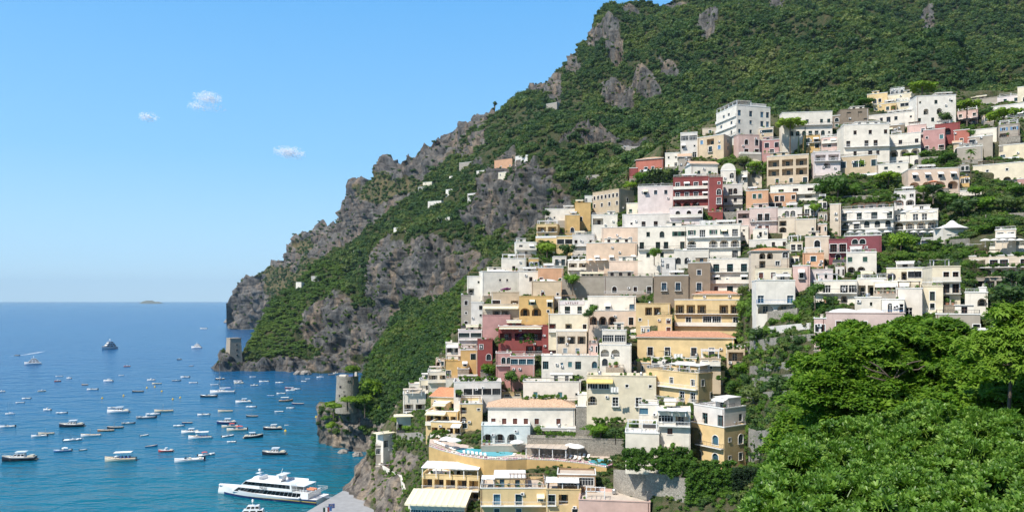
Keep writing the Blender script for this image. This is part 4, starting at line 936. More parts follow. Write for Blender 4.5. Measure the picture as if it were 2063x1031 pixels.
sheet('tower_promontory', 'wooded promontory with a rocky foot under the round tower', DP, 640, 1010, 130, 110,
  curve([(640,860),(650,815),(660,806),(720,800),(732,770),(745,730),(765,690),(800,658),(850,640),(900,595),(940,560),(1010,540)]),
  curve([(640,930),(740,930),(800,905),(1010,840)]), 'terrain_town', (1.5, 30, 2.6, 9, 1.2), lambda x, y: patches(x, y, RPR), ((12, 2), (50, 30), (90, 60)))
# the town's ground runs through the feet of its houses and passes behind their fronts
_c = [c for c in CT if all(math.hypot(c[0] - q[1], c[1] - q[4]) > 45 for q in BASE)]
for x0_, xm_, x1_, yt_, yb_, D_, dep_ in BASE:
    for x_ in (x0_ + 3, x1_ - 3): _c.append((x_, yb_, D_ + .5))
DT2 = rbf(_c, -.25)
def DTf(PX, PY):
    D = np.array([DT2(PX[r], PY[r]) for r in range(PX.shape[0])])
    for x0_, xm_, x1_, yt_, yb_, D_, dep_ in BASE:
        m = (PX > x0_ - 2) & (PX < x1_ + 2) & (PY > yt_ - 4) & (PY < yb_ + 1)
        D[m] = np.maximum(D[m], D_ + min(dep_ * .75, 6))
    return D
sheet('town_hill', 'terraced hillside that carries the town', DTf, 690, 2250, 380, 240,
  curve([(690,1008),(715,965),(740,915),(770,862),(820,792),(870,742),(915,665),(935,572),(1000,520),(1100,438),(1190,398),(1280,328),(1380,262),(1450,236),(1600,228),(1700,222),(1800,188),(2063,180),(2250,180)]),
  curve([(690,1045),(760,1075),(900,1100),(2250,1130)]), 'terrain_town', (.5, 40, 1.0, 7, 1.8), lambda x, y: patches(x, y, RTW), ((10, 1), (40, 20), (80, 50)))

# unseen slope behind the camera, added to block low sky and darken the facades
rows = []
for yy in (-8, -40, -90, -160, -260, -400):
    rows.append([(x, yy + .12 * x - 20 * noise.noise(Vector((x * .01, yy * .01, 4))), 52 + (-8 - yy) * .82 + 10 * noise.noise(Vector((x * .012, yy * .012, 9))) - max(0, -x - 20) * 1.1) for x in range(-140, 900, 26)])
mb = MB(); mb.loft(rows, caps=False); tag(mb.build('rear_slope', 'terrain_mount', None, True), 'unseen slope added behind the viewpoint to block low sky', None, None, 'structure')
# ------------------------------------------------------------------ sea
def m_sea():
    m, t, b = nodes('sea_water')
    g = N(t, 'NewGeometry'); sp = N(t, 'SeparateXYZ'); t.links.new(g.outputs['Position'], sp.inputs[0])
    w = noise_tex(t, .006, 3, .5, (.5, 1, 1))
    ad = N(t, 'Math', operation='MULTIPLY_ADD'); ad.inputs[1].default_value = 260; ad.inputs[2].default_value = -130; t.links.new(w, ad.inputs[0])
    # shoal water is turquoise, deep water blue: distance from the shore at the ferry pier
    sx = N(t, 'Math', operation='MULTIPLY_ADD'); sx.inputs[1].default_value = -.75; t.links.new(sp.outputs[0], sx.inputs[0]); t.links.new(sp.outputs[1], sx.inputs[2])
    s2 = N(t, 'Math', operation='ADD'); t.links.new(sx.outputs[0], s2.inputs[0]); t.links.new(ad.outputs[0], s2.inputs[1])
    mr = N(t, 'MapRange'); mr.inputs[1].default_value = 260; mr.inputs[2].default_value = 1150; t.links.new(s2.outputs[0], mr.inputs[0])
    col = ramp(t, mr.outputs[0], [(0, (.0005, .125, .158)), (.22, (.0008, .108, .19)), (.55, (.0015, .088, .205)), (1, (.003, .075, .20))])
    st = noise_tex(t, .011, 5, .6, (.25, 1, 1))
    col = mixc(t, ramp(t, st, [(.45, (0, 0, 0)), (.75, (.5, .5, .5))]), col, (.015, .12, .26))
    t.links.new(col, b.inputs['Base Color'])
    b.inputs['Roughness'].default_value = .22; b.inputs['IOR'].default_value = 1.33; b.inputs['Specular IOR Level'].default_value = .42
    h1 = noise_tex(t, .22, 3, .6, (.55, 1, 1)); h2 = noise_tex(t, .06, 3, .55, (.6, 1, 1)); 
    ha = N(t, 'Math', operation='MULTIPLY_ADD'); ha.inputs[1].default_value = 2.4; t.links.new(h2, ha.inputs[0]); t.links.new(h1, ha.inputs[2])
    bump(t, b, ha.outputs[0], .85, 1.5)
m_sea()
mb = MB(); mb.quad((-22000, -300, 0), (22000, -300, 0), (22000, 26000, 0), (-22000, 26000, 0))
tag(mb.build('sea', 'sea_water'), 'blue sea shading to turquoise by the shore', None, None, 'structure')
mb = MB()
secs = []
for k in range(15):
    u = k / 14; hh = 78 * (math.sin(u * math.pi) ** .45) * (.78 + .3 * noise.noise(Vector((u * 5, 1, 2)))) * (1.15 - .5 * u)
    x = (282 + 45 * u - CX) / F * 14000; y0 = 14000
    secs.append([(x, y0 - 60, -5), (x, y0 - 30, hh * .6), (x, y0, hh), (x, y0 + 60, hh * .5), (x, y0 + 100, -5)])
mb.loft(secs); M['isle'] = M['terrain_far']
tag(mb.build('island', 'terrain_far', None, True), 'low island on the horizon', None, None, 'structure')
# ------------------------------------------------------------------ vegetation
GN = {}
def gn_group(coll):
    if coll in GN: return GN[coll]
    g = bpy.data.node_groups.new('scatter', 'GeometryNodeTree'); GN[coll] = g
    g.interface.new_socket('Geometry', in_out='INPUT', socket_type='NodeSocketGeometry'); g.interface.new_socket('Geometry', in_out='OUTPUT', socket_type='NodeSocketGeometry')
    n = g.nodes; gi = n.new('NodeGroupInput'); go = n.new('NodeGroupOutput'); ip = n.new('GeometryNodeInstanceOnPoints')
    ci = n.new('GeometryNodeCollectionInfo'); ci.inputs['Collection'].default_value = coll; ci.inputs['Separate Children'].default_value = True; ci.inputs['Reset Children'].default_value = True
    def at(nm, ty):
        a = n.new('GeometryNodeInputNamedAttribute'); a.data_type = ty; a.inputs['Name'].default_value = nm; return a.outputs[0]
    g.links.new(gi.outputs[0], ip.inputs['Points']); g.links.new(ci.outputs[0], ip.inputs['Instance']); ip.inputs['Pick Instance'].default_value = True
    g.links.new(at('v', 'INT'), ip.inputs['Instance Index']); g.links.new(at('r', 'FLOAT_VECTOR'), ip.inputs['Rotation']); g.links.new(at('s', 'FLOAT_VECTOR'), ip.inputs['Scale'])
    g.links.new(ip.outputs[0], go.inputs[0]); return g
COLL = {}
def protos(key, meshes):
    c = bpy.data.collections.new(key)
    for k, me in enumerate(meshes): c.objects.link(bpy.data.objects.new('%s_%d' % (key, k), me))
    COLL[key] = (c, len(meshes)); return c
def scatter(name, key, pts, parent=None, label=None, cat=None):
    # pts: (position, scale vector, rotation vector)
    c, nv = COLL[key]; me = bpy.data.meshes.new(name); me.from_pydata([tuple(p[0]) for p in pts], [], [])
    n = len(pts)
    a = me.attributes.new('v', 'INT', 'POINT'); a.data.foreach_set('value', [rnd.randrange(nv) for _ in range(n)])
    a = me.attributes.new('s', 'FLOAT_VECTOR', 'POINT'); a.data.foreach_set('vector', np.array([tuple(p[1]) for p in pts], np.float32).ravel())
    a = me.attributes.new('r', 'FLOAT_VECTOR', 'POINT'); a.data.foreach_set('vector', np.array([tuple(p[2]) for p in pts], np.float32).ravel())
    o = ob(name, me, parent); m = o.modifiers.new('scatter', 'NODES'); m.node_group = gn_group(c)
    o['kind'] = 'stuff'
    if label: o['label'] = label; USED.add(label)
    return o
def leaf_card(mb, p, nrm, s, rg, m=0):
    q = nrm.to_track_quat('Z', 'Y'); a0 = rg.uniform(0, 6.28); v = []
    k = 5
    for i in range(k):
        t = a0 + 2 * math.pi * i / k; r = s * rg.uniform(.55, 1.1)
        v.append(p + q @ Vector((math.cos(t) * r, math.sin(t) * r * .8, rg.uniform(-.22, .22) * s)))
    mb.add(v, [tuple(range(k))], m)
def crown(seed, n, s, mat, lobes=7, flat=1.0, core=.62, spread=.62, up=0.0):
    rg = random.Random(seed); mb = MB(); L = []
    for i in range(lobes):
        t = rg.uniform(0, 6.28); r = spread * math.sqrt(rg.random()); L.append((Vector((math.cos(t) * r, math.sin(t) * r, rg.uniform(-.3, .42) * flat)), rg.uniform(.34, .55)))
    L.append((Vector((0, 0, .15 * flat)), .6))
    for i in range(n):
        c, r = L[rg.randrange(len(L))]
        d = Vector((rg.gauss(0, 1), rg.gauss(0, 1), rg.gauss(.25, 1))).normalized()
        p = c + Vector((d.x, d.y, d.z * flat)) * r * rg.uniform(.8, 1.06)
        nn = (d + Vector((rg.gauss(0, .45), rg.gauss(0, .45), rg.gauss(.3, .45)))).normalized()
        leaf_card(mb, p, nn, s * rg.uniform(.7, 1.3), rg)
    for c, r in L:
        ps = []; 
        mb.lathe([(math.cos(R(a)) * r * core, math.sin(R(a)) * r * core * flat) for a in (-80, -45, 0, 45, 80)], n=6) if False else None
        k = len(mb.v)
        pr = [(math.cos(R(a)) * r * core, c.z + math.sin(R(a)) * r * core * flat) for a in (-80, -40, 0, 40, 80)]
        mb.lathe(pr, c.x, c.y, 7)
    return mb.mesh('crown', mat)
protos('forest', [crown(k, 190, .14, 'leaf_forest', 7, 1.0) for k in range(5)])
protos('scrub', [crown(20 + k, 110, .18, 'leaf_scrub', 5, .6) for k in range(3)])
protos('garden', [crown(40 + k, 300, .10, 'leaf_garden', 7, .8) for k in range(4)])
protos('ivy', [crown(60 + k, 130, .16, 'leaf_ivy', 5, .8, .5) for k in range(3)])
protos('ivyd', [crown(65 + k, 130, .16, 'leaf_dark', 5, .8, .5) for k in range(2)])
protos('pinec', [crown(70 + k, 260, .12, 'leaf_pinewood', 7, .6) for k in range(3)])
protos('bloom', [crown(80, 120, .16, 'leaf_bougain', 5, .7)])
def sample(name, n, wt=None, seed=1):
    sh = SHEETS[name]; V = sh['V']; q = np.random.RandomState(seed)
    A = np.linalg.norm(np.cross(V[1:, :-1] - V[:-1, :-1], V[:-1, 1:] - V[:-1, :-1]), axis=2)
    # weigh by the area that can be seen, so that growth is not wasted on hidden ground
    p = A.ravel(); p = p / p.sum(); k = q.choice(len(p), n, p=p); nxx = V.shape[1] - 1
    i, j = k // nxx, k % nxx; a, b = q.rand(n)[:, None], q.rand(n)[:, None]
    pos = V[i, j] * (1 - a) * (1 - b) + V[i, j + 1] * a * (1 - b) + V[i + 1, j] * (1 - a) * b + V[i + 1, j + 1] * a * b
    px = CX + pos[:, 0] / pos[:, 1] * F; py = HY - (pos[:, 2] - CH) / pos[:, 1] * F
    return pos, sh['rk'][i, j], px, py, q
pos, rk, px, py, q = sample('mountain', 60000, seed=3)
PINES = [(600,620,95,75),(540,650,55,60),(570,690,70,28),(640,560,50,30)]
pa, pb, pc_ = [], [], []
PNE = patches(px, py, PINES)
DRY = [(1150,215,40,12),(1080,280,50,10),(1330,245,30,8),(1275,135,16,8),(1440,130,20,7),(1000,330,26,8),(900,400,26,8),(880,470,20,6),(1060,245,60,22),(1010,255,40,16),(1240,300,110,14),(1180,285,60,14),(1250,225,40,12),(1330,290,50,16),(985,300,40,14),(1110,300,50,10)]
dr = patches(px, py, DRY)
for k in range(len(pos)):
    if pos[k][2] < 4 or py[k] < -60 or px[k] > 2120: continue
    if rk[k] > .46 and q.rand() > .17: continue
    if dr[k] > .3 and q.rand() < .72: continue
    s_ = q.uniform(1.8, 4.2) * (1 + .45 * noise.noise(Vector(pos[k]) / 40))
    if q.rand() < .09: s_ *= q.uniform(1.4, 1.9)
    if noise.noise(Vector(pos[k]) / 28 + Vector((9, 0, 0))) > .5 and q.rand() < .5: continue
    if rk[k] > .4: s_ *= .55
    e = (Vector(pos[k]) + Vector((0, 0, s_ * .45)), (s_, s_, s_ * q.uniform(.75, 1.15)), (0, 0, q.uniform(0, 6.28)))
    if PNE[k] > .3: pb.append(e)
    elif q.rand() < .12: pc_.append(e)
    else: pa.append(e)
scatter('forest', 'forest', pa, None, 'dense green woodland covering the mountain')
scatter('pine_wood', 'pinec', pb, None, 'yellow green pine wood on the headland slope')
scatter('scrubland', 'scrub', pc_, None, 'olive scrub between the mountain trees')
pos, rk, px, py, q = sample('far_headland', 5200, seed=5)
pa = []
gf = patches(px, py, GF)
for k in range(len(pos)):
    if pos[k][2] < 6 or (rk[k] > .5 and q.rand() > .14): continue
    s_ = q.uniform(2.5, 5.5); pa.append((Vector(pos[k]) + Vector((0, 0, s_ * .3)), (s_, s_, s_ * .7), (0, 0, q.uniform(0, 6.28))))
scatter('headland_scrub', 'forest', pa, None, 'dark scrub growing on the far headland')
pos, rk, px, py, q = sample('tower_promontory', 5200, seed=6)
pa, pb = [], []
for k in range(len(pos)):
    if pos[k][2] < 5 or (rk[k] > .45 and q.rand() > .12): continue
    if px[k] < 722 and py[k] < 812: continue
    s_ = q.uniform(1.2, 2.8); e = (Vector(pos[k]) + Vector((0, 0, s_ * .4)), (s_, s_, s_ * .9), (0, 0, q.uniform(0, 6.28)))
    (pb if q.rand() < .2 else pa).append(e)
scatter('slope_wood', 'forest', pa, None, 'dark green wood on the slope behind the round tower'); scatter('slope_scrub', 'garden', pb, None, 'lighter scrub on the slope behind the round tower')
# undergrowth of the town
def in_foot(p, mf=1.2, ms=.5):
    for p0, u_, v_, Wd, dep, zb, H in FOOT:
        dx = p[0] - p0.x; dy = p[1] - p0.y
        a = dx * u_.x + dy * u_.y
        if -ms < a < Wd + ms:
            b = dx * v_.x + dy * v_.y
            if -mf < b < dep + ms and p[2] > zb - 5: return True
    return False
pos, rk, px, py, q = sample('town_hill', 34000, seed=8)
gz = patches(px, py, GREEN); pa, pb, pd = [], [], []
for k in range(len(pos)):
    if pos[k][2] < 3 or px[k] > 2150 or py[k] > 1090: continue
    if rk[k] > .5 and q.rand() > .15: continue
    g_ = gz[k] > .25
    if not g_ and q.rand() > .9: continue
    if 1500 < px[k] < 1650 and 640 < py[k] < 830 and q.rand() < .5: continue
    if in_foot(pos[k]): continue
    s_ = q.uniform(.7, 1.7) if g_ else q.uniform(.45, 1.0)
    e = (Vector(pos[k]) + Vector((0, 0, s_ * .35)), (s_, s_, s_ * q.uniform(.7, 1.1)), (0, 0, q.uniform(0, 6.28)))
    (pa if q.rand() < .5 else pb if q.rand() < .6 else pd).append(e)
scatter('shrubbery', 'garden', pa, None, 'bright green garden shrubs between the houses'); scatter('undergrowth', 'forest', pb, None, 'dark green growth on the town terraces'); scatter('dry_scrub', 'scrub', pd, None, 'olive scrub on the town terraces')

# single trees
def m_trunk(r, mat='bark', h=1.0, lean=.06):
    mb = MB(); rg = random.Random(3)
    mb.tube([(0, 0, -.6), (lean, .02, h * .4), (lean * .4, -.03, h * .75), (0, 0, h)], [r, r * .8, r * .6, r * .35], n=7)
    for k in range(4):
        t = k * 1.6; mb.tube([(lean * .4, 0, h * .6), (.18 * math.cos(t), .18 * math.sin(t), h * .95)], [r * .4, r * .15], n=5)
    return mb.mesh('trunk', mat)
def m_umbrella(seed):
    rg = random.Random(seed); mb = MB(); L = []
    for i in range(13):
        t = i * 2.4; r = .78 * math.sqrt((i + .3) / 13); L.append((Vector((math.cos(t) * r, math.sin(t) * r, rg.uniform(-.04, .1) - .16 * r * r)), rg.uniform(.22, .32)))
    for i in range(700):
        c, r = L[rg.randrange(13)]; d = Vector((rg.gauss(0, 1), rg.gauss(0, 1), rg.gauss(.4, .8))).normalized()
        p = c + Vector((d.x, d.y, d.z * .55)) * r * rg.uniform(.75, 1.05)
        leaf_card(mb, p, (d + Vector((0, 0, .5))).normalized(), .075 * rg.uniform(.7, 1.3), rg)
    for c, r in L: mb.lathe([(math.cos(R(a)) * r * .7, c.z + math.sin(R(a)) * r * .35) for a in (-80, -40, 0, 40, 80)], c.x, c.y, 7)
    return mb.mesh('crown', 'leaf_pine')
def m_cypress():
    rg = random.Random(5); mb = MB()
    for i in range(600):
        z = rg.random(); r = .5 * math.sin(min(1, z * 1.25 + .12) * math.pi * .92) ** .7 * (1.05 - .75 * z); t = rg.uniform(0, 6.28)
        p = Vector((math.cos(t) * r, math.sin(t) * r, z)); leaf_card(mb, p, Vector((math.cos(t), math.sin(t), .5)), .05, rg)
    mb.lathe([(.1, .02), (.32, .2), (.3, .5), (.15, .8), (.02, .97)], n=8)
    return mb.mesh('crown', 'leaf_dark')
def m_palm():
    mb = MB(); rg = random.Random(4)
    for k in range(26):
        t = k * 2.4; el = rg.uniform(-.5, 1.1); d = Vector((math.cos(t), math.sin(t), 0)); p = Vector((0, 0, 0)); prev = None
        for s_ in range(7):
            f = s_ / 6; q = d * (f * .95) + Vector((0, 0, math.sin(el) * f * .8 - .55 * f * f)); w = .09 * math.sin(math.pi * (f * .85 + .1)); sd = Vector((-d.y, d.x, 0)) * w
            cur = (q - sd + Vector((0, 0, -w * .6)), q, q + sd + Vector((0, 0, -w * .6)))
            if prev: mb.quad(prev[0], cur[0], cur[1], prev[1]); mb.quad(prev[1], cur[1], cur[2], prev[2])
            prev = cur
    return mb.mesh('crown', 'leaf_garden')
KIND = dict(round=('rounded green tree', 'garden_tree'), dark=('dark leafy tree', 'garden_tree'), pine=('umbrella pine', 'umbrella_pine'), cyp=('slim dark cypress', 'cypress'), palm=('tall palm', 'palm_tree'), light=('yellow green pine', 'pine_tree'), boug=('purple bougainvillea bush', 'flowering_bush'), shrub=('leafy shrub', 'garden_shrub'))
TCOUNT = {}
def T(kind, px, py, hp, wp, D=None, desc=None, label=None):
    if not D:
        D = float(DT2(px, py)[0]) - .6; w = wp / F * D / 2
        for x0_, xm_, x1_, yt_, yb_, D_, dep_ in BASE:
            if x0_ - wp * .3 < px < x1_ + wp * .3 and yb_ <= py + 6 and yb_ > py - hp - 6: D = min(D, max(D_ - w * .8 - .3, D * .9))
    h = hp / F * D; w = wp / F * D / 2
    k = TCOUNT[kind] = TCOUNT.get(kind, 0) + 1
    base = P(px, py, D); ds, nm = KIND[kind]
    L = label or relate(desc or ds, px, py - hp / 2)
    root = thing(nm, L, 'shrub' if kind in ('shrub', 'boug') else 'tree', base, rnd.uniform(0, 6.28), 'garden trees of the town' if kind in ('round', 'dark') else None)
    rt = max(.12, w * .06)
    if kind == 'pine': cm = cached(('um', k % 3), lambda: m_umbrella(k)); ch = w * 1.15; cz = h - ch * .22
    elif kind == 'cyp': cm = cached('cy', m_cypress); ch = h; cz = 0; 
    elif kind == 'palm': cm = cached('pm', m_palm); ch = w; cz = h - w * .45
    else:
        key = {'round': 'garden', 'dark': 'forest', 'light': 'pinec', 'boug': 'bloom', 'shrub': 'garden'}[kind]
        c_, nv = COLL[key]; cm = c_.objects[k % nv].data
        if kind == 'round': cm = cached(('gt', k % 4), lambda: crown(200 + k, 520, .075, 'leaf_garden' if k % 2 else 'leaf_tree', 9, .85))
        if kind == 'light': cm = cached(('lt', k % 3), lambda: crown(240 + k, 520, .075, 'leaf_pine', 10, .6))
        if kind == 'dark': cm = cached(('dt', k % 3), lambda: crown(260 + k, 520, .075, 'leaf_forest', 9, .85))
        ch = min(h * .55, w * 1.1); cz = h - ch * .8
    c = ob('crown', cm, root, (0, 0, cz)); c.scale = (w, w, ch if kind != 'palm' else w)
    th = cz + (ch * .1 if kind != 'cyp' else .3)
    if kind not in ('shrub', 'boug'):
        t = ob('trunk', cached(('tr', kind in ('pine', 'palm')), lambda: m_trunk(.5)), root); t.scale = (rt * 2, rt * 2, max(th, .3))
    return root
for a in [('pine',1592,304,66,64),('pine',1858,214,50,66),('pine',1948,252,50,60),('pine',2022,268,50,72),('pine',1790,378,32,60),('pine',1832,338,30,26),('cyp',1609,322,46,15),('cyp',1622,318,62,16),('palm',1956,360,62,24),
  ('round',1688,404,62,66),('round',1655,400,36,40),('round',1720,398,30,36),('round',1640,432,26,30),('dark',1498,336,26,40),('round',1552,350,30,44),('round',1520,345,24,36),('round',1318,524,28,34),('round',1154,582,36,40),('round',1642,606,42,44),('round',1815,512,52,58),('round',1840,500,30,36),
  ('light',1102,520,42,46),('dark',1142,520,30,44),('round',985,764,38,40),('round',1030,776,34,40),('round',1058,780,30,34),('dark',1496,606,34,30),('round',1500,640,40,40),('dark',2035,625,60,90),('dark',2050,590,50,70),('round',1735,345,28,34),('shrub',1860,320,18,26),('round',1905,330,26,44),
  ('round',1965,400,30,44),('round',1905,420,40,60),('dark',1940,440,44,70),('round',1985,430,40,60),('dark',2030,430,44,70),('round',2010,465,36,60),('round',2050,400,36,50),('dark',1880,400,30,50),('shrub',1990,470,20,50),('round',1860,395,26,40),
  ('round',1290,372,30,32),('dark',1320,372,36,50),('dark',1350,368,34,40),('light',1270,385,24,34),('dark',1530,700,44,60),('dark',1570,800,50,70),('round',1620,760,46,60),('dark',1520,820,50,60),('round',1590,660,36,50),
  ('round',1475,800,40,40),('round',1495,760,36,40),('dark',1505,790,40,36),('round',1195,650,40,26),('shrub',1160,770,18,40),('round',1210,880,30,50),('dark',1240,885,28,44),('shrub',1185,872,20,36),('round',1085,878,24,30),('boug',1018,590,12,26),('boug',1048,690,26,30),('boug',1688,455,40,16),('shrub',1065,690,24,34),('shrub',1005,672,14,26),
  ('dark',1185,680,60,26),('round',820,870,16,30),('light',800,860,28,36),('round',925,800,18,20),('dark',1100,440,18,24),('round',1955,280,20,30),('dark',1905,250,26,30),('dark',1985,240,26,40),('round',1742,215,20,44),('shrub',1700,262,14,28),('round',1485,360,24,30)]: T(*a)
for n_,(a,b,c,d) in enumerate([(712,762,36,40),(752,812,62,62),(700,818,26,56),(775,846,50,50),(735,826,40,44),(668,872,30,30),(672,832,30,46)]):
    T('light',a,b,c,d,D=338-n_*1.0,label=['yellow green pine behind the round tower','largest yellow green pine right of the round tower','low pine clump under the round tower','yellow green pine below and right of the round tower','dark based pine at the foot of the round tower','small pine low on the tower rock','pine overhanging the sea left under the round tower'][n_])
# ------------------------------------------------------------------ boats (built at 8 m, bow towards +x)
def hull_secs(L=8.0, Bm=2.5, fb=.85, bow=.45, full=.88):
    S_ = []
    for k in range(13):
        t = k / 12; x = -L / 2 + L * t
        b = Bm / 2 * (full + (1 - full) * math.sin(min(1, t * 2) * math.pi / 2)) * (1 if t < .5 else max(0.015, 1 - ((t - .5) / .5) ** 2.1))
        z = fb + bow * max(0, t - .3) ** 2 / .49
        S_.append((x, b, z))
    return S_
def boat_parts(kind, hc):
    key = (kind, hc)
    if key in CACHE: return CACHE[key]
    out = []
    def add(nm, mb, mats, smooth=False, subs=()): out.append((nm, mb.mesh(nm, mats, smooth), [(a, b.mesh(a, c)) for a, b, c in subs]))
    fb, Bm, bow = {'cruiser': (1.0, 2.7, .55), 'launch': (.75, 2.3, .55), 'rib': (.55, 2.2, .3), 'dinghy': (.6, 2.6, .35), 'tour': (.85, 2.5, .6), 'speed': (.8, 2.5, .45), 'sail': (.85, 2.4, .35), 'ship': (1.1, 2.3, .6), 'cabin': (.9, 2.8, .5)}[kind]
    SC = hull_secs(8, Bm, fb, bow, .8 if kind in ('launch', 'sail') else .9)
    h = MB(); deep = .42 if kind in ('launch', 'rib', 'dinghy') else .18
    for s_ in (-1, 1): h.loft([[(x, 0, -.45), (x, s_ * b * .72, -.12), (x, s_ * b * .93, z * .5), (x, s_ * b, z), (x, s_ * b * .9, z + .02)] for x, b, z in SC], caps=False)
    x, b, z = SC[0]; h.add([(x, -b, z), (x, b, z), (x, b * .72, -.12), (x, 0, -.45), (x, -b * .72, -.12)], [(0, 1, 2, 3, 4)])
    stripe = MB()
    for s_ in (-1, 1): stripe.loft([[(x, s_ * (b + .012), z - .16), (x, s_ * (b + .02), z - .06)] for x, b, z in SC], caps=False)
    add('hull', h, hc, True, [('rubbing_strake', stripe, 'hull_wood' if hc in ('hull_white', 'hull_cream') else 'hull_white')])
    d = MB(); op = kind in ('launch', 'rib', 'dinghy', 'speed')
    half = 8 if op else 13
    for s_ in (-1, 1):
        if op:
            d.loft([[(x, s_ * b * .9, z + .02), (x, s_ * b * .84, z - deep), (x, 0, z - deep)] for x, b, z in SC[:half]], caps=False)
            d.loft([[(x, s_ * b * .9, z + .02), (x, s_ * b * .4, z + .06), (x, 0, z + .08)] for x, b, z in SC[half - 1:]], caps=False)
        else: d.loft([[(x, s_ * b * .9, z + .02), (x, 0, z + .05)] for x, b, z in SC], caps=False)
    x, b, z = SC[half - 1]
    if op: d.quad((x, -b * .86, z - deep), (x, b * .86, z - deep), (x, b * .8, z + .05), (x, -b * .8, z + .05))
    add('deck', d, {'launch': 'wood_pale', 'rib': 'hull_grey', 'tour': 'wood_pale', 'cruiser': 'hull_cream' if hc == 'hull_black' else 'hull_white'}.get(kind, 'hull_white'), True)
    def block(x0, x1, w, z0, z1, rk=.5, rs=.15):
        q = MB(); w2 = w * .82
        q.add([(x0, -w, z0), (x1, -w * .9, z0), (x1, w * .9, z0), (x0, w, z0), (x0 + rs, -w2, z1), (x1 - rk, -w2 * .9, z1), (x1 - rk, w2 * .9, z1), (x0 + rs, w2, z1)], [(0, 1, 5, 4), (1, 2, 6, 5), (2, 3, 7, 6), (3, 0, 4, 7), (4, 5, 6, 7)]); return q
    def winband(x0, x1, w, z0, z1, rk=.5, rs=.15):
        q = MB(); a, b = .3, .82; f = lambda u, e: e * u
        def pt(x, y, t): return None
        w2 = w * .82
        def cor(t): return [(x0 + rs * t, -(w + (w2 - w) * t) - .012), (x1 - rk * t + .012, -(w + (w2 - w) * t) * .9), (x1 - rk * t + .012, (w + (w2 - w) * t) * .9), (x0 + rs * t, (w + (w2 - w) * t) + .012)]
        A, B_ = cor(a), cor(b); za, zb = z0 + (z1 - z0) * a, z0 + (z1 - z0) * b
        for i in (0, 1, 2):
            (p, q_), (r, s_) = A[i], A[i + 1]; (p2, q2), (r2, s2) = B_[i], B_[i + 1]; e = .06
            L = lambda u, v, w_: u + (v - u) * w_
            n = 2 if i == 1 else 3
            for k in range(n):
                f0, f1 = k / n + e, (k + 1) / n - e * .3
                q.quad((L(p, r, f0), L(q_, s_, f0), za), (L(p, r, f1), L(q_, s_, f1), za), (L(p2, r2, f1), L(q2, s2, f1), zb), (L(p2, r2, f0), L(q2, s2, f0), zb))
        return q
    if kind in ('cruiser', 'cabin'):
        x0, x1 = (-1.6, 1.7) if kind == 'cruiser' else (-.6, 1.4)
        add('cabin', block(x0, x1, .95, fb, fb + .95, 1.0), 'hull_white', subs=[('window', winband(x0, x1, .95, fb, fb + .95, 1.0), 'glass_dark')])
        t = MB(); t.box(x0 - .3, x1 - 1.0, -.95, .95, fb + 1.32, fb + 1.42)
        for a in (x0 + .1, x1 - 1.2):
            for s_ in (-.8, .8): t.bar((a, s_, fb + .9), (a, s_, fb + 1.33), .04)
        add('hardtop', t, 'hull_white')
        sw = MB(); sw.box(-4.5, -3.95, -1.0, 1.0, .25, .36); add('swim_platform', sw, 'wood_pale')
        f = MB(); f.box(-3.6, -2.2, -.8, .8, fb + .05, fb + .4); f.box(2.0, 3.1, -.5, .5, fb + .26, fb + .42); add('cushion', f, 'hull_cream')
        rl = MB()
        for s_ in (-1, 1): rl.tube([(.8, s_ * 1.2, fb + .55), (2.4, s_ * .85, fb + .75), (3.8, s_ * .15, fb + 1.05)], [.025] * 3, n=4)
        add('bow_rail', rl, 'metal_grey')
    elif kind == 'tour':
        c = MB(); c.box(-2.9, 1.6, -1.1, 1.1, fb + 1.55, fb + 1.65); add('canopy', c, 'awn_white')
        p = MB()
        for a in (-2.7, -.6, 1.4):
            for s_ in (-1, 1): p.bar((a, s_, fb), (a, s_, fb + 1.56), .035)
        add('post', p, 'metal_grey')
        add('cabin', block(.2, 2.2, .8, fb, fb + .6, .7), 'hull_white', subs=[('window', winband(.2, 2.2, .8, fb, fb + .6, .7), 'glass_dark')])
        be = MB()
        for a in (-2.4, -1.4, -.4): be.box(a, a + .4, -.9, .9, fb + .05, fb + .45)
        add('bench', be, 'cloth_blue')
    elif kind == 'launch':
        t = MB()
        for a in (-2.6, -.9, .8): t.box(a, a + .35, -.85, .85, .55, .62)
        add('thwart', t, 'hull_white'); e = MB(); e.box(-.5, .5, -.4, .4, .33, .8); add('engine_box', e, 'hull_cream')
        m = MB(); m.bar((.3, 0, .3), (.3, 0, 3.6), .05, n=5); add('mast', m, 'wood')
    elif kind == 'rib':
        tb = MB()
        for s_ in (-1, 1): tb.tube([(-4, s_ * 1.0, .55), (1.5, s_ * 1.0, .6), (3.2, s_ * .6, .75), (4.0, 0, .85)], [.27, .28, .27, .22], n=8)
        add('inflatable_tube', tb, 'hull_grey' if hc == 'hull_grey' else 'hull_white', True)
        add('console', block(-.6, .5, .4, .3, 1.25, .3), 'hull_white'); 
        s_ = MB(); s_.box(-1.8, -.9, -.5, .5, .15, .8); add('seat', s_, 'rubber')
        o = MB(); o.box(-4.5, -4.0, -.25, .25, .4, 1.2); o.box(-4.4, -4.2, -.1, .1, -.3, .4); add('outboard_motor', o, 'rubber')
    elif kind == 'dinghy':
        t = MB()
        for a in (-2.2, .2): t.box(a, a + .5, -1.0, 1.0, .5, .58)
        add('thwart', t, 'wood_pale'); o = MB(); o.box(-4.5, -4.0, -.25, .25, .4, 1.2); o.box(-4.4, -4.2, -.1, .1, -.3, .4); add('outboard_motor', o, 'rubber')
    elif kind == 'speed':
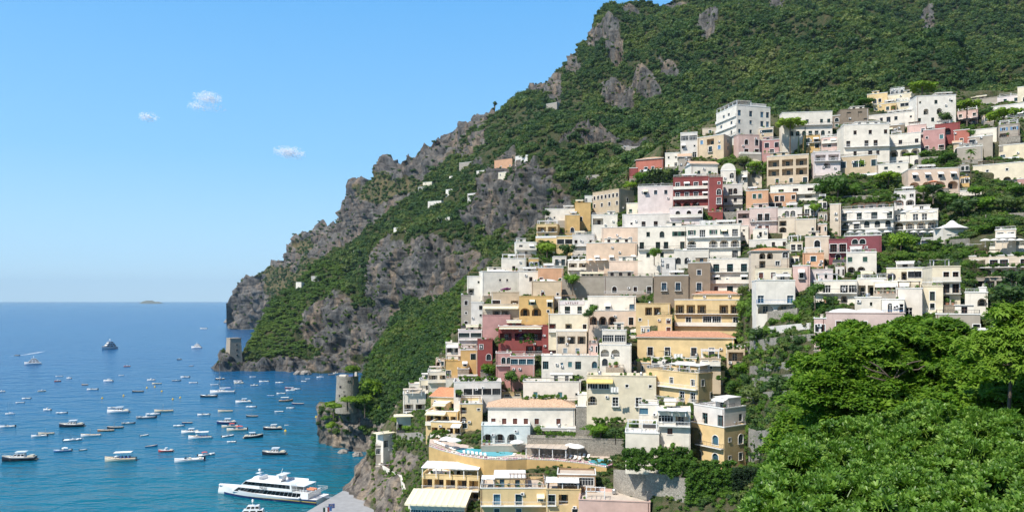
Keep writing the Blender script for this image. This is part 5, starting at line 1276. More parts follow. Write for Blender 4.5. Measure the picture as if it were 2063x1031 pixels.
        w = MB(); w.add([(1.1, -.95, fb + .1), (1.5, 0, fb + .1), (1.1, .95, fb + .1), (.6, -.85, fb + .65), (1.0, 0, fb + .65), (.6, .85, fb + .65)], [(0, 1, 4, 3), (1, 2, 5, 4)]); add('windscreen', w, 'glass_dark')
        s_ = MB(); s_.box(-3.4, -2.6, -.9, .9, fb - .3, fb + .25); s_.box(-.5, .1, -.8, .8, fb - .3, fb + .35); add('seat', s_, 'hull_cream')
        b = MB()
        for a in (-1.6, .3):
            for q in (-1, 1): b.bar((a, q, fb), (a * .7 - .3, q * .9, fb + 1.1), .03)
        add('bimini_frame', b, 'metal_grey'); o = MB(); o.box(-4.5, -4.0, -.3, .3, .4, 1.3); o.box(-4.4, -4.2, -.1, .1, -.3, .4); add('outboard_motor', o, 'rubber')
    elif kind == 'sail':
        add('cabin', block(-.8, 2.0, .7, fb, fb + .45, .6), 'hull_white', subs=[('window', winband(-.8, 2.0, .7, fb, fb + .45, .6), 'glass_dark')])
        m = MB(); m.bar((.9, 0, .8), (.9, 0, 12.0), .07, n=5, r2=.04); m.bar((.9, -.7, 7), (.9, .7, 7), .025)
        add('mast', m, 'metal_grey'); b_ = MB(); b_.bar((.9, 0, 1.9), (-2.6, 0, 1.9), .12, n=6); add('boom', b_, 'awn_white')
        r_ = MB()
        for e in ((3.9, 0, 1.2), (-3.9, 0, 1.0), (.9, 1.1, .9), (.9, -1.1, .9)): r_.bar(e, (.9, 0, 11.9), .012, n=3)
        add('rigging', r_, 'metal_grey'); bm = MB(); bm.box(-3.0, -1.2, -.8, .8, fb + .95, fb + 1.05); add('sprayhood', bm, 'cloth_blue')
    elif kind == 'ship':
        z = fb
        for i, (a, b, w) in enumerate(((-3.2, 2.4, .95), (-2.6, 1.8, .85), (-1.8, 1.0, .7))):
            hh = .8; add('deckhouse', block(a, b, w, z, z + hh, .45), 'hull_white', subs=[('window', winband(a, b, w, z, z + hh, .45), 'glass_dark')]); z += hh
        m = MB(); m.bar((-.4, 0, z), (-.4, 0, z + 1.2), .06, n=5); m.box(-.55, -.25, -.5, .5, z + .7, z + .8); m.lathe([(.2, z + .8), (.25, z + 1.0), (.1, z + 1.2)], -.4, 0, 10); add('radar_mast', m, 'rail_white')
        s_ = MB(); s_.box(-4.4, -3.95, -.9, .9, .25, .36); add('swim_platform', s_, 'wood_pale')
    CACHE[key] = out; return out
FEAT = []     # boats another boat's label may point to
def boat(px, py, lp, kind, hc='hull_white', ang=180, label=None, extra=None):
    D = DW(py); c = P(px, py, D); c.z = 0
    aa = R(ang); view = math.atan2(c.x, c.y)
    # length that shows lp pixels at this heading
    L = lp / F * D / max(.35, abs(math.cos(aa))); L = max(2.2, L)
    desc = {'cruiser': 'cabin cruiser', 'launch': 'wooden launch with short mast', 'rib': 'inflatable boat', 'dinghy': 'small open dinghy', 'tour': 'canopied tour boat', 'speed': 'open speedboat', 'sail': 'sailing yacht', 'ship': 'multi deck ship', 'cabin': 'small cabin boat'}[kind]
    cn = hc.replace('hull_', '')
    if not label:
        base = '%s %s' % (cn, desc)
        for F_ in sorted(FEAT, key=lambda f: math.hypot(f[1] - px, (f[2] - py) * 1.6))[:14]:
            dx, dy = px - F_[1], py - F_[2]
            w = ('left of' if dx < 0 else 'right of') if abs(dx) > abs(dy) * 1.2 else ('beyond' if dy < 0 else 'in front of')
            label = '%s %s the %s' % (base, w, F_[0])
            if label not in USED and len(label.split()) <= 16: break
    else: FEAT.append((label, px, py))
    root = thing({'cruiser': 'cabin_cruiser', 'launch': 'wooden_launch', 'rib': 'inflatable_boat', 'dinghy': 'dinghy', 'tour': 'tour_boat', 'speed': 'speedboat', 'sail': 'sailing_yacht', 'ship': 'motor_yacht', 'cabin': 'cabin_boat'}[kind], label, 'boat', c, aa - view * .6, 'boats moored in the bay')
    k = L / 8; root.scale = (k, k * (1.25 if L < 5 else 1), k * (1.2 if L < 5 else 1))
    for nm, me, subs in boat_parts(kind, hc):
        if nm == 'mast' and kind == 'launch' and extra != 'm': continue
        o = ob(nm, me, root)
        for a, b in subs: ob(a, b, o)
    if extra and extra.startswith('c:'):     # coloured awning
        q = cached(('bc', extra), lambda: (lambda m: (m.loft([[(-2.4, -1, 1.7), (-2.4, 0, 2.0), (-2.4, 1, 1.7)], [(-1, -1, 1.9), (-1, 0, 2.25), (-1, 1, 1.9)], [(.3, -1, 1.7), (.3, 0, 2.0), (.3, 1, 1.7)]], caps=False), m.mesh('awning', extra[2:]))[1])(MB())); ob('awning', q, root)
    return root
W_, K_, NV, CR, BL, RD, GY, WD = 'hull_white', 'hull_black', 'hull_navy', 'hull_cream', 'hull_blue', 'hull_red', 'hull_grey', 'hull_wood'
boat(220,703,20,'ship',W_,235,'three deck white motor yacht far out'); boat(66,734,28,'ship',W_,192,'two deck white excursion boat near the left edge'); boat(448,792,47,'sail',W_,178,'white sailing yacht with the tallest mast')
boat(144,859,44,'cruiser',K_,176,'black hulled cruiser with cream deck in mid bay'); boat(38,927,60,'cruiser',K_,174,'large black hulled cruiser at the lower left'); boat(243,928,58,'tour','hull_cream',176,'turquoise decked fishing boat with white canopy')
boat(381,929,54,'speed',W_,186,'white speedboat with dark folded bimini',); boat(552,915,46,'cruiser',K_,176,'black cruiser nearest the ferry'); boat(511,881,36,'cruiser',K_,10,'black cruiser with its bow to the right')
boat(549,865,36,'cruiser',K_,180,'black cruiser with white cabin off the tower rock'); boat(477,867,38,'speed',CR,184,'cream launch with bright red awning','c:awn_red'); boat(463,860,31,'speed',CR,182,'cream launch moored behind the red awning launch','c:awn_red'); boat(456,853,36,'cruiser',NV,182,'navy cruiser rafted behind two red awning launches')
boat(403,883,44,'tour',W_,182,'long white tour boat with posts and flat canopy'); boat(383,872,33,'cruiser',W_,180,'white cruiser behind the long tour boat'); boat(238,831,40,'cruiser',W_,178,'long white cruiser in the left mid bay'); boat(420,799,31,'speed',K_,178,'black open speedboat beside the sailing yacht')
boat(490,811,29,'cruiser',W_,186,'white cruiser with flybridge off the headland'); boat(576,808,27,'tour',WD,5,'dark wooden tour boat with canopy'); boat(600,814,24,'launch',NV,180,'navy open boat right of the wooden tour boat'); boat(396,701,20,'ship',W_,170,'white excursion boat left of the square tower'); boat(410,662,13,'speed',W_,180,'distant white speedboat trailing foam')
boat(34,716,10,'speed',K_,150,'dark speedboat with a long white wake'); boat(416,917,30,'rib',W_,20,'white inflatable with red cover','c:awn_red'); boat(334,909,28,'cabin',RD,176,'small white cabin boat with red hull'); boat(294,842,36,'rib',GY,178,'grey inflatable with dark seat in mid bay'); boat(126,909,31,'speed',BL,184,'blue white speedboat with small bimini','c:awn_white')
boat(79,879,28,'speed',W_,180,'white speedboat beside a masted launch'); boat(15,860,27,'speed',W_,176,'white speedboat at the left edge'); boat(20,834,17,'sail',W_,170,'small white sailing dinghy at the left'); boat(645,760,14,'sail',W_,180,'small white sailing catamaran near the beach'); boat(583,781,17,'dinghy',RD,182,'red open boat in the cove')
boat(93,874,28,'launch',CR,178,'masted cream launch left of the black cruiser','m'); boat(183,878,36,'launch',W_,178,'masted white launch in the left mid bay','m'); boat(213,868,30,'launch',WD,178,'masted tan wooden launch','m'); boat(232,862,30,'launch',K_,178,'masted black launch beside the tan launch','m'); boat(330,829,35,'launch',CR,182,'masted cream launch in the centre bay','m'); boat(508,839,23,'launch',K_,180,'masted black launch off the tower rock','m')
for b in [(256,738,11,'cabin',RD,200),(361,724,8,'cabin',K_,200),(385,737,9,'dinghy',K_,170),(119,758,12,'dinghy',W_,185),(116,768,10,'cabin',RD,210),(139,762,10,'cabin',W_,150),(84,788,13,'cabin',CR,200),(171,775,12,'launch',WD,170),(186,785,20,'speed',W_,175),(218,768,18,'cruiser',W_,165),(244,756,9,'dinghy',W_,180),
  (304,766,15,'cabin',W_,170),(316,773,18,'launch',CR,178),(355,767,16,'rib',GY,180),(373,760,17,'speed',W_,170),(389,771,16,'dinghy',W_,172),(278,789,21,'launch',K_,180),(3,789,12,'cabin',W_,180),(53,803,16,'speed',W_,172),(40,811,15,'dinghy',W_,180),(95,826,15,'cabin',W_,160),(124,832,20,'rib',W_,178),(228,822,20,'speed',W_,182),
  (258,853,24,'rib',GY,180),(147,887,32,'rib',W_,2),(168,906,14,'dinghy',K_,5),(291,877,14,'dinghy',W_,30),(305,899,22,'launch',BL,15),(360,858,20,'rib',W_,185),(377,852,20,'launch',NV,180),(308,835,26,'rib',W_,182),(410,836,23,'speed',W_,178),(454,829,28,'launch',CR,180),(443,764,18,'cabin',K_,180),(481,772,18,'cabin',CR,180),(479,768,16,'speed',W_,178),
  (506,820,20,'rib',W_,180),(577,856,7,'dinghy',W_,180),(459,879,21,'rib',W_,30),(466,890,17,'dinghy',W_,176),(545,797,14,'dinghy',BL,180),(566,793,17,'speed',W_,182),(585,787,18,'speed',W_,176),(596,784,18,'rib',W_,178),(563,771,16,'rib',W_,180),(532,769,19,'speed',W_,178),(512,777,15,'cabin',GY,180),(509,759,12,'dinghy',W_,180),(585,822,16,'rib',W_,180),(562,829,17,'dinghy',W_,180),(432,775,15,'dinghy',W_,182),
  (668,755,13,'launch',WD,200),(676,752,10,'cabin',CR,190),(620,763,9,'dinghy',W_,180),(612,768,10,'dinghy',W_,170)]: boat(*b)
boat(505,1052,80,'ship',W_,176,'white motor yacht cut off by the bottom edge of the picture')
# buoys
def m_buoy():
    q = MB(); q.lathe([(.1, -.4), (.6, -.3), (.75, .1), (.5, .5), (.2, .7), (.12, 1.2)], n=10); return q.mesh('buoy', 'flower_y')
for k, (a, b) in enumerate([(326,788),(348,804),(363,801),(206,802),(249,797),(312,779),(296,781),(637,840),(700-40,812),(575,868)]):
    D = DW(b); c = P(a, b, D); o = ob('mooring_buoy', cached('buoy', m_buoy), None, (c.x, c.y, 0)); tag(o, min((('yellow mooring buoy %s the %s' % ('left of' if a < f_[1] else 'right of', f_[0]), math.hypot(a - f_[1], b - f_[2])) for f_ in FEAT if ('yellow mooring buoy %s the %s' % ('left of' if a < f_[1] else 'right of', f_[0])) not in USED), key=lambda q_: q_[1])[0], 'buoy', 'mooring buoys')
# wakes: foam lying on the water
m, t, b = nodes('foam'); b.inputs['Base Color'].default_value = (.8, .84, .86, 1); b.inputs['Roughness'].default_value = .9
nf = noise_tex(t, .35, 5, .7); tr = N(t, 'BsdfTransparent'); ms = N(t, 'MixShader'); t.links.new(ramp(t, nf, [(.42, (0, 0, 0)), (.62, (1, 1, 1))]), ms.inputs[0]); t.links.new(tr.outputs[0], ms.inputs[1]); t.links.new(b.outputs[0], ms.inputs[2]); t.links.new(ms.outputs[0], t.nodes['Material Output'].inputs[0])
def wake(pts, label):
    mb = MB(); V = []
    for a, b, w in pts: D = DW(b); c = P(a, b, D); V.append([(c.x, c.y - w * 9, .06), (c.x, c.y, .10), (c.x, c.y + w * 9, .06)])
    mb.loft(V, caps=False); tag(mb.build('wake', 'foam'), label, None, None, 'stuff')
wake([(28,717,1.0),(38,716,1.4),(50,714.5,1.6),(64,712,1.4),(84,708,1.0)], 'white foam wake behind the dark speedboat'); wake([(404,662.5,1.5),(418,662,1.5)], 'foam round the distant speedboat')

# ------------------------------------------------------------------ ferry at the pier
A_ = P(650, 1012, DW(1012)); B_ = P(455, 993, DW(993)); ax = Vector((B_.x - A_.x, B_.y - A_.y, 0)); LF = ax.length
f = thing('ferry', 'white passenger ferry with blue waterline moored stern to the pier', 'ferry', (A_.x, A_.y, 0), math.atan2(ax.y, ax.x)); FEAT.append(('white ferry', 560, 985))
BW = 4.1; f.scale = (1, 1, .84)
def fsec(x):
    t = x / LF; b = BW * (1 if t < .55 else max(.02, 1 - ((t - .55) / .52) ** 2)); return b, 2.3 + 1.5 * max(0, t - .4) ** 1.5 / .46
XS = [LF * k / 16 for k in range(17)] + [LF + 2.6]
mb = MB()
for s_ in (-1, 1): mb.loft([[(x, 0, -1), (x, s_ * fsec(min(x, LF))[0] * .8, -.2), (x, s_ * fsec(min(x, LF))[0] * .92, 1.0), (x, s_ * fsec(min(x, LF))[0] * (1 if x <= LF else .1), fsec(min(x, LF))[1] + (.25 if x > LF else 0))] for x in XS], caps=False)
mb.quad((0, -BW, 2.3), (0, BW, 2.3), (0, BW * .8, -.3), (0, -BW * .8, -.3)); hull = mb.build('hull', 'hull_white', f, True)
mb = MB()
for s_ in (-1, 1): mb.loft([[(x, s_ * (fsec(x)[0] * .83 + .04), -.1), (x, s_ * (fsec(x)[0] * .92 + .04), 1.0)] for x in XS[:-1]], caps=False)
mb.build('boot_stripe', 'hull_navy', hull)
mb = MB()
for s_ in (-1, 1): mb.loft([[(x, s_ * (fsec(x)[0] * .945 + .05), 1.05), (x, s_ * (fsec(x)[0] * .95 + .05), 1.05 + .45 * max(0, 1 - x / (LF * .75)))] for x in XS[:12]], caps=False)
mb.build('gold_stripe', 'gold', hull)
mb = MB()
for s_ in (-1, 1): mb.loft([[(x, s_ * (fsec(x)[0] * .975 + .05), 1.6), (x, s_ * (fsec(x)[0] * .99 + .05), 1.6 + .75 * max(0, 1 - x / (LF * .38)))] for x in XS[:7]], caps=False)
mb.build('blue_flash', 'hull_navy', hull)
mb = MB(); mb.loft([[(x, -fsec(min(x, LF))[0] * .99, fsec(min(x, LF))[1] - .15), (x, fsec(min(x, LF))[0] * .99, fsec(min(x, LF))[1] - .15)] for x in XS], caps=False); mb.build('deck', 'hull_white', f)
def fblock(nm, x0, x1, w, z0, z1, rake, aft, mat='hull_white', par=f):
    q = MB(); q.add([(x0, -w, z0), (x1, -w * .72, z0), (x1, w * .72, z0), (x0, w, z0), (x0 + aft, -w * .96, z1), (x1 - rake, -w * .78, z1), (x1 - rake, w * .78, z1), (x0 + aft, w * .96, z1)], [(0, 1, 5, 4), (1, 2, 6, 5), (2, 3, 7, 6), (3, 0, 4, 7), (4, 5, 6, 7)])
    return q.build(nm, mat, par)
def fwins(par, x0, x1, w, z0, z1, rake, aft, a, b, n, f0=.02, f1=.98):
    for s_ in (-1, 1):
        for k in range(n):
            q = MB(); u0 = f0 + (f1 - f0) * k / n + .002; u1 = f0 + (f1 - f0) * (k + 1) / n - .003; pts = []
            for u, v in ((u0, a), (u1, a), (u1, b), (u0, b)):
                xa = x0 + aft * v; xb = x1 - rake * v; wa = w * (1 - .04 * v); wb = w * (.72 + .06 * v)
                pts.append((xa + (xb - xa) * u, s_ * (wa + (wb - wa) * u + .03), z0 + (z1 - z0) * v))
            q.add(pts, [(0, 1, 2, 3)]); q.build('window', 'glass_dark', par)
lo = fblock('lower_deckhouse', LF * .08, LF * .88, BW * .985, 2.15, 4.6, 3.2, 0.0); fwins(lo, LF * .08, LF * .88, BW * .985, 2.15, 4.6, 3.2, 0, .18, .86, 16, .10, .99)
up = fblock('upper_deckhouse', LF * .24, LF * .80, BW * .95, 4.6, 7.2, 2.8, 0.4); fwins(up, LF * .24, LF * .80, BW * .95, 4.6, 7.2, 2.8, .4, .40, .93, 12, .03, .99)
mb = MB(); mb.box(LF * .12, LF * .27, -BW * .9, BW * .9, 7.05, 7.2); mb.box(LF * .25, LF * .70, -BW * .93, BW * .93, 7.2, 7.32)
for x in (.13, .2):
    for s_ in (-1, 1): mb.bar((LF * x, s_ * BW * .85, 4.7), (LF * x, s_ * BW * .85, 7.1), .06)
mb.build('sun_deck', 'hull_white', f)
q = MB()
for s_ in (-1, 1): q.loft([[(LF * .2, s_ * 3.7, 7.32), (LF * .2, s_ * 3.72, 8.1)], [(LF * .68, s_ * 3.1, 7.32), (LF * .66, s_ * 3.1, 8.3)]], caps=False)
q.build('bulwark', 'hull_white', f)
q = MB(); q.add([(LF * .40, -1.6, 7.3), (LF * .52, -1.6, 7.3), (LF * .52, 1.6, 7.3), (LF * .40, 1.6, 7.3), (LF * .37, -1.0, 10.2), (LF * .42, -1.0, 10.4), (LF * .42, 1.0, 10.4), (LF * .37, 1.0, 10.2)], [(0, 1, 5, 4), (1, 2, 6, 5), (2, 3, 7, 6), (3, 0, 4, 7), (4, 5, 6, 7)]); q.box(LF * .36, LF * .43, -2.2, 2.2, 10.2, 10.4); q.bar((LF * .42, 0, 10.4), (LF * .40, 0, 12.6), .06); q.build('funnel_mast', 'hull_white', f)
q = MB(); q.add([(LF * .60, -2.6, 7.3), (LF * .70, -2.0, 7.3), (LF * .70, 2.0, 7.3), (LF * .60, 2.6, 7.3), (LF * .60, -2.4, 8.9), (LF * .66, -1.8, 8.9), (LF * .66, 1.8, 8.9), (LF * .60, 2.4, 8.9)], [(0, 1, 5, 4), (1, 2, 6, 5), (2, 3, 7, 6), (3, 0, 4, 7), (4, 5, 6, 7)])
wh = q.build('wheelhouse', 'hull_white', f)
q = MB(); q.bar((LF * .63, 0, 8.9), (LF * .64, 0, 10.8), .08); q.box(LF * .62, LF * .66, -1.2, 1.2, 10.0, 10.12); q.lathe([(.3, 10.8), (.5, 11.1), (.4, 11.5), (.1, 11.7)], LF * .64, 0, 10); q.build('radar_mast', 'hull_white', f)
for k in range(3):
    q = MB(); q.tube([(LF * (.13 + .028 * k), -2.2, 5.0), (LF * (.13 + .028 * k), 2.2, 5.0)], [.38, .38], n=8); q.build('life_raft', 'hull_white', f)
q = MB()
for s_ in (-1, 1): q.tube([(LF * .03, s_ * .75 + 2.4, 6.0), (LF * .1, s_ * .75 + 2.4, 6.1)], [.4, .4], n=8)
q.build('rescue_boat', 'awn_orange', f)
ob('railing', rail_mesh([(.3, -BW * .9), (.3, BW * .9), (LF * .25, BW * .93)], 1.0, 'rail_white'), f, (0, 0, 4.72)); ob('railing', rail_mesh([(LF * .25, -BW * .93), (.3, -BW * .9)], 1.0, 'rail_white'), f, (0, 0, 4.72))
for s_ in (-1, 1):
    q = MB(); q.lathe([(.1, -.5), (.4, -.3), (.45, .3), (.1, .6)], n=10); o = q.build('fender', 'hull_white', f, True); o.location = (LF * .16, s_ * (BW + .35), 2.6)
tx = bpy.data.curves.new('lettering', 'FONT'); tx.body = 'NLG'; tx.size = 1.55; tx.align_x = 'CENTER'; tx.extrude = .02; tx.shear = .2; tx.materials.append(M['lead'])
_q = bpy.data.objects.new('tmp', tx); txm = bpy.data.meshes.new_from_object(_q); bpy.data.objects.remove(_q)
for s_ in (1,):
    o = ob('lettering', txm, up); wx = lambda u: BW * .95 * (1 + (.72 - 1) * u)
    o.location = (LF * .54, BW * .95 * .86 + .22, 4.60); o.rotation_euler = (R(90), 0, R(180) - math.atan(BW * .95 * .28 / (LF * .5)))
q = MB()
for s_ in (-1, 1): q.bar((.2, s_ * .7 - 1, 2.3), (-5.5, s_ * .7 - 1, 2.0), .06); q.bar((.2, s_ * .7 - 1, 3.3), (-5.5, s_ * .7 - 1, 3.0), .04)
q.box(-5.5, .2, -1.7, -.3, 2.0, 2.1); q.build('gangway', 'metal_grey', f)
# pier
def poly_slab(name, pts, z0, z1, mat, label, kind=None, cat=None):
    V = []
    for a, b in pts: D = DW(b, z1); c = P(a, b, D); V.append((c.x, c.y))
    n = len(V); mb = MB(); mb.add([(x, y, z0) for x, y in V] + [(x, y, z1) for x, y in V], [tuple(range(n, 2 * n))] + [(i, (i + 1) % n, n + (i + 1) % n, n + i) for i in range(n)])
    return tag(mb.build(name, mat), label, cat, None, kind)
poly_slab('pier', [(606,1046),(614,1032),(690,988),(722,990),(770,1000),(790,1046),(700,1085),(600,1080)], -2, 1.8, 'concrete', 'grey concrete pier beside the ferry', 'structure')
# flags on the pier
for k, (a, b, cols, nm) in enumerate([(651, 1034, ('sh_green', 'awn_white', 'awn_red'), 'green white and red flag on the pier'), (662, 1026, ('cloth_blue', 'cloth_blue', 'cloth_blue'), 'blue flag with a ring of stars on the pier'), (656, 1032, ('awn_blue', 'awn_blue', 'awn_blue'), 'plain blue flag on the pier')]):
    D = DW(b + 24, 1.8); c = P(a, b + 24, D); fl = thing('flag', nm, 'flag', (c.x, c.y, 1.8), .4)
    q = MB(); q.bar((0, 0, 0), (0, 0, 5.5), .05, n=5); q.build('pole', 'metal_grey', fl)
    q = MB()
    for j in range(3): q.quad((.6 * j + .05, .1 * (j % 2), 4.0), (.6 * j + .65, .1 * ((j + 1) % 2), 3.9), (.6 * j + .65, .1 * ((j + 1) % 2), 5.3), (.6 * j + .05, .1 * (j % 2), 5.4), j)
    o = q.build('cloth', list(cols), fl)
    if k == 1:
        q = MB()
        for j in range(12): t_ = j * math.pi / 6; x_, z_ = .95 + .38 * math.cos(t_), 4.65 + .38 * math.sin(t_); q.box(x_ - .05, x_ + .05, -.04, .14, z_ - .05, z_ + .05)
        q.build('star_ring', 'flower_y', o)
# ------------------------------------------------------------------ the two watchtowers
c = P(700, 808, 345); rt = thing('round_tower', 'round stone watchtower on the sea rock', 'tower', (c.x, c.y, c.z - 2)); BLD.append(('round stone watchtower', 700, 780, 22, 25))
mb = MB(); mb.lathe([(5.6, -3), (5.5, 2), (5.2, 8), (5.0, 12.8), (5.05, 13.0), (5.05, 14.0), (4.65, 14.0), (4.65, 13.2), (.1, 13.2)], n=36); mb.build('wall', 'masonry', rt)
for x_, z_, w_, h_ in ((-2.2, 8.8, .9, 1.0), (-2.6, 4.2, .7, 1.5), (0, 4.2, .7, 1.4), (2.2, 4.6, .6, .6), (1.4, 11.4, .5, 1.0), (2.2, 11.4, .5, 1.0), (-.4, 6.9, .5, .5)):
    r_ = 5.3 - z_ * .02; y_ = -math.sqrt(r_ * r_ - x_ * x_); q = MB(); q.box(-w_ / 2 - .12, w_ / 2 + .12, -.12, .5, -.12, h_ + .12, 0); q.box(-w_ / 2, w_ / 2, -.14, .4, 0, h_, 1)
    o = q.build('window', ['masonry', 'glass_dark'], rt); o.location = (x_, y_, z_); o.rotation_euler = (0, 0, math.atan2(x_, -y_))
q = MB(); q.box(-3.6, -.5, -1.5, 1.2, 13.21, 14.4); q.build('roof_room', 'white', rt); q = MB(); q.box(1.0, 3.5, -2.4, -1.2, 13.21, 14.6); q.build('awning', 'cloth_blue', rt); q = MB(); q.box(3.2, 4.2, .5, 2.5, 13.21, 16.8); q.build('chimney', 'white', rt)
c = P(471, 716, 728); rt = thing('square_tower', 'square stone tower with sloping walls on the headland', 'tower', (c.x, c.y, c.z - 4), R(40)); BLD.append(('square stone tower', 471, 697, 16, 17))
mb = MB(); a0, a1, hh = 6.6, 5.2, 21
mb.add([(-a0, -a0, -6), (a0, -a0, -6), (a0, a0, -6), (-a0, a0, -6), (-a1, -a1, hh), (a1, -a1, hh), (a1, a1, hh), (-a1, a1, hh)], [(0, 1, 5, 4), (1, 2, 6, 5), (2, 3, 7, 6), (3, 0, 4, 7), (4, 5, 6, 7)]); mb.box(-a1 - .3, a1 + .3, -a1 - .3, a1 + .3, hh - .6, hh + .5); mb.build('wall', 'masonry_tan', rt)
for s_, z_ in ((0, 4), (0, 9), (0, 14), (1, 8), (1, 13)):
    r_ = a0 + (a1 - a0) * (z_ + 6.7) / (hh + 6); q = MB(); q.box(-.75, .75, -.2, .4, -.2, 1.9, 0); q.box(-.5, .5, -.25, .3, 0, 1.6, 1); o = q.build('window', ['masonry', 'glass_dark'], rt)
    o.location = (1.0, -r_, z_) if s_ == 0 else (r_, -.5, z_); o.rotation_euler = (0, 0, 0 if s_ == 0 else R(90))
for L_, a, b, c_, d_, sp_ in [('low stone terrace wall right of the square tower', 490, 516, 715, 724, '...'), ('villa terrace with arches on the headland', 520, 542, 713, 724, 'A.A'), ('white canopied villa on the headland', 558, 584, 711, 724, '.A.')]:
    B(L_, a, b, c_, d_, sp_, 'stone', Df=DM, fd=2.5, dep=7, clut=0, D=742, norail=True)
# ------------------------------------------------------------------ foreground trees and bush
def spray(seed, n, mat, size=.5, w=.16, droop=.25):
    # a twig with pairs of leaflets
    rg = random.Random(seed); mb = MB()
    for k in range(n):
        t = rg.uniform(0, 6.28); el = rg.uniform(-.2, .5); d = Vector((math.cos(t) * math.cos(el), math.sin(t) * math.cos(el), math.sin(el)))
        sd = d.cross(Vector((0, 0, 1))).normalized(); b0 = d * size * rg.uniform(.0, .25); L = size * rg.uniform(.55, 1.0)
        a = b0; m_ = b0 + d * L * .55 + Vector((0, 0, -.05 * L)); e = b0 + d * L + Vector((0, 0, -droop * L)); ww = w * rg.uniform(.7, 1.2)
        mb.add([a, m_ - sd * ww, e, m_ + sd * ww, m_ + Vector((0, 0, .04))], [(0, 1, 4), (1, 2, 4), (2, 3, 4), (3, 0, 4)])
    return mb.mesh('spray', mat)
protos('spray', [spray(k, 13, 'leaf_tree', .42, .085) for k in range(5)])
protos('fern', [spray(10 + k, 16, 'leaf_fern', .5, .07, .45) for k in range(4)])
def big_tree(label, base, lobes, key, dens, size, mat='bark_grey', tr=.22, twigs=True, padk=1.0):
    # base and lobes in picture rows and columns with their distance; each lobe is (px, py, D, rx, ry) in metres
    rg = random.Random(int(base[0])); b = P(*base); root = thing('broadleaf_tree', label, 'tree', b); pts = []; tm = MB(); core = MB(); tp = None
    top = P(*lobes[0][:3]) - b; fork = Vector((top.x * .35, top.y * .35, top.z * .45)); tm.tube([(0, 0, -1.5), fork * .5 + Vector((.15, 0, 0)), fork], [tr, tr * .8, tr * .65], n=8)
    for px, py, D, rx, rz in lobes:
        c = P(px, py, D) - b; ry = rx * .8
        tm.tube([fork, fork.lerp(c, .5) + Vector((rg.uniform(-.3, .3), rg.uniform(-.3, .3), .2)), c], [tr * .5, tr * .32, tr * .15], n=6)
        for k in range(5 if twigs else 2):
            t = rg.uniform(0, 6.28); e = c + Vector((math.cos(t) * rx * .8, math.sin(t) * ry * .8, rg.uniform(-.2, .5) * rz)); tm.tube([c, c.lerp(e, .6) + Vector((0, 0, .15)), e], [tr * .15, tr * .09, tr * .04], n=4)
        npad = int(13 * rx * rx ** .5) + 5
        for k in range(npad):
            d = Vector((rg.gauss(0, 1), rg.gauss(-.35, 1), rg.gauss(.3, .9))).normalized(); f = rg.uniform(.62, 1.12)
            pc = c + Vector((d.x * rx, d.y * ry, d.z * rz)) * f; pr = rg.uniform(.45, .85) * padk; tilt = Vector((d.x * .5, d.y * .5 - .15, 0))
            if k % 3 == 0: tm.tube([c, c.lerp(pc, .6) + Vector((0, 0, -.12)), pc], [tr * .12, tr * .07, tr * .03], n=4)
            for i_ in range(int(dens * pr * pr * .22)):
                t = rg.uniform(0, 6.28); r_ = pr * math.sqrt(rg.random()); x_, y_ = math.cos(t) * r_, math.sin(t) * r_
                p = pc + Vector((x_, y_, rg.uniform(-.06, .14) - .35 * r_ * r_ / pr - (tilt.x * x_ + tilt.y * y_) * .6))
                s_ = size * rg.uniform(.55, 1.1); pts.append((p, (s_, s_, s_), (rg.gauss(.2, .35), rg.gauss(0, .35), rg.uniform(0, 6.28))))
        core.lathe([(math.cos(R(a)) * rx * .6, c.z + math.sin(R(a)) * rz * .6) for a in (-80, -45, 0, 45, 80)], c.x, c.y, 9, sx=1, sy=.8)
    tm.build('trunk', mat, root); scatter('crown', key, pts, root); 
    return root
big_tree('wide broadleaf tree with bare inner branches in the right foreground', (1790,905,46), [(1780,720,46,3.4,2.3),(1700,735,46,2.6,2.0),(1870,715,47,2.8,2.2),(1665,790,45,2.0,1.5),(1780,800,44,2.6,1.6),(1860,800,46,2.8,1.8),(1930,735,48,2.7,2.3),(1730,690,48,2.0,1.4),(1830,680,48,2.2,1.4)], 'spray', 330, 1.0)
big_tree('lower broadleaf tree sloping to the left of the foreground', (1620,930,52), [(1610,860,52,1.7,1.1),(1660,840,50,2.0,1.4),(1700,860,46,2.2,1.4),(1640,880,50,2.2,1.4),(1585,890,53,1.3,1.0)], 'spray', 330, 1.0)
big_tree('dense dark broadleaf tree at the right edge of the foreground', (1980,900,42), [(1985,780,42,2.6,2.0),(2050,770,40,2.6,2.2),(1930,830,42,2.0,1.4),(2030,840,38,2.4,1.8),(2090,800,40,2.4,2.0)], 'spray', 330, 1.0)
big_tree('pale feathery tree beside the white outbuildings', (2030,800,36), [(2030,650,36,1.0,.8),(2000,690,36,1.1,.7),(2055,690,35,1.2,.9),(1965,690,37,.8,.5),(2030,735,35,1.3,.8),(2075,640,36,1.0,.8)], 'fern', 300, .8, 'bark', .09, padk=.55)
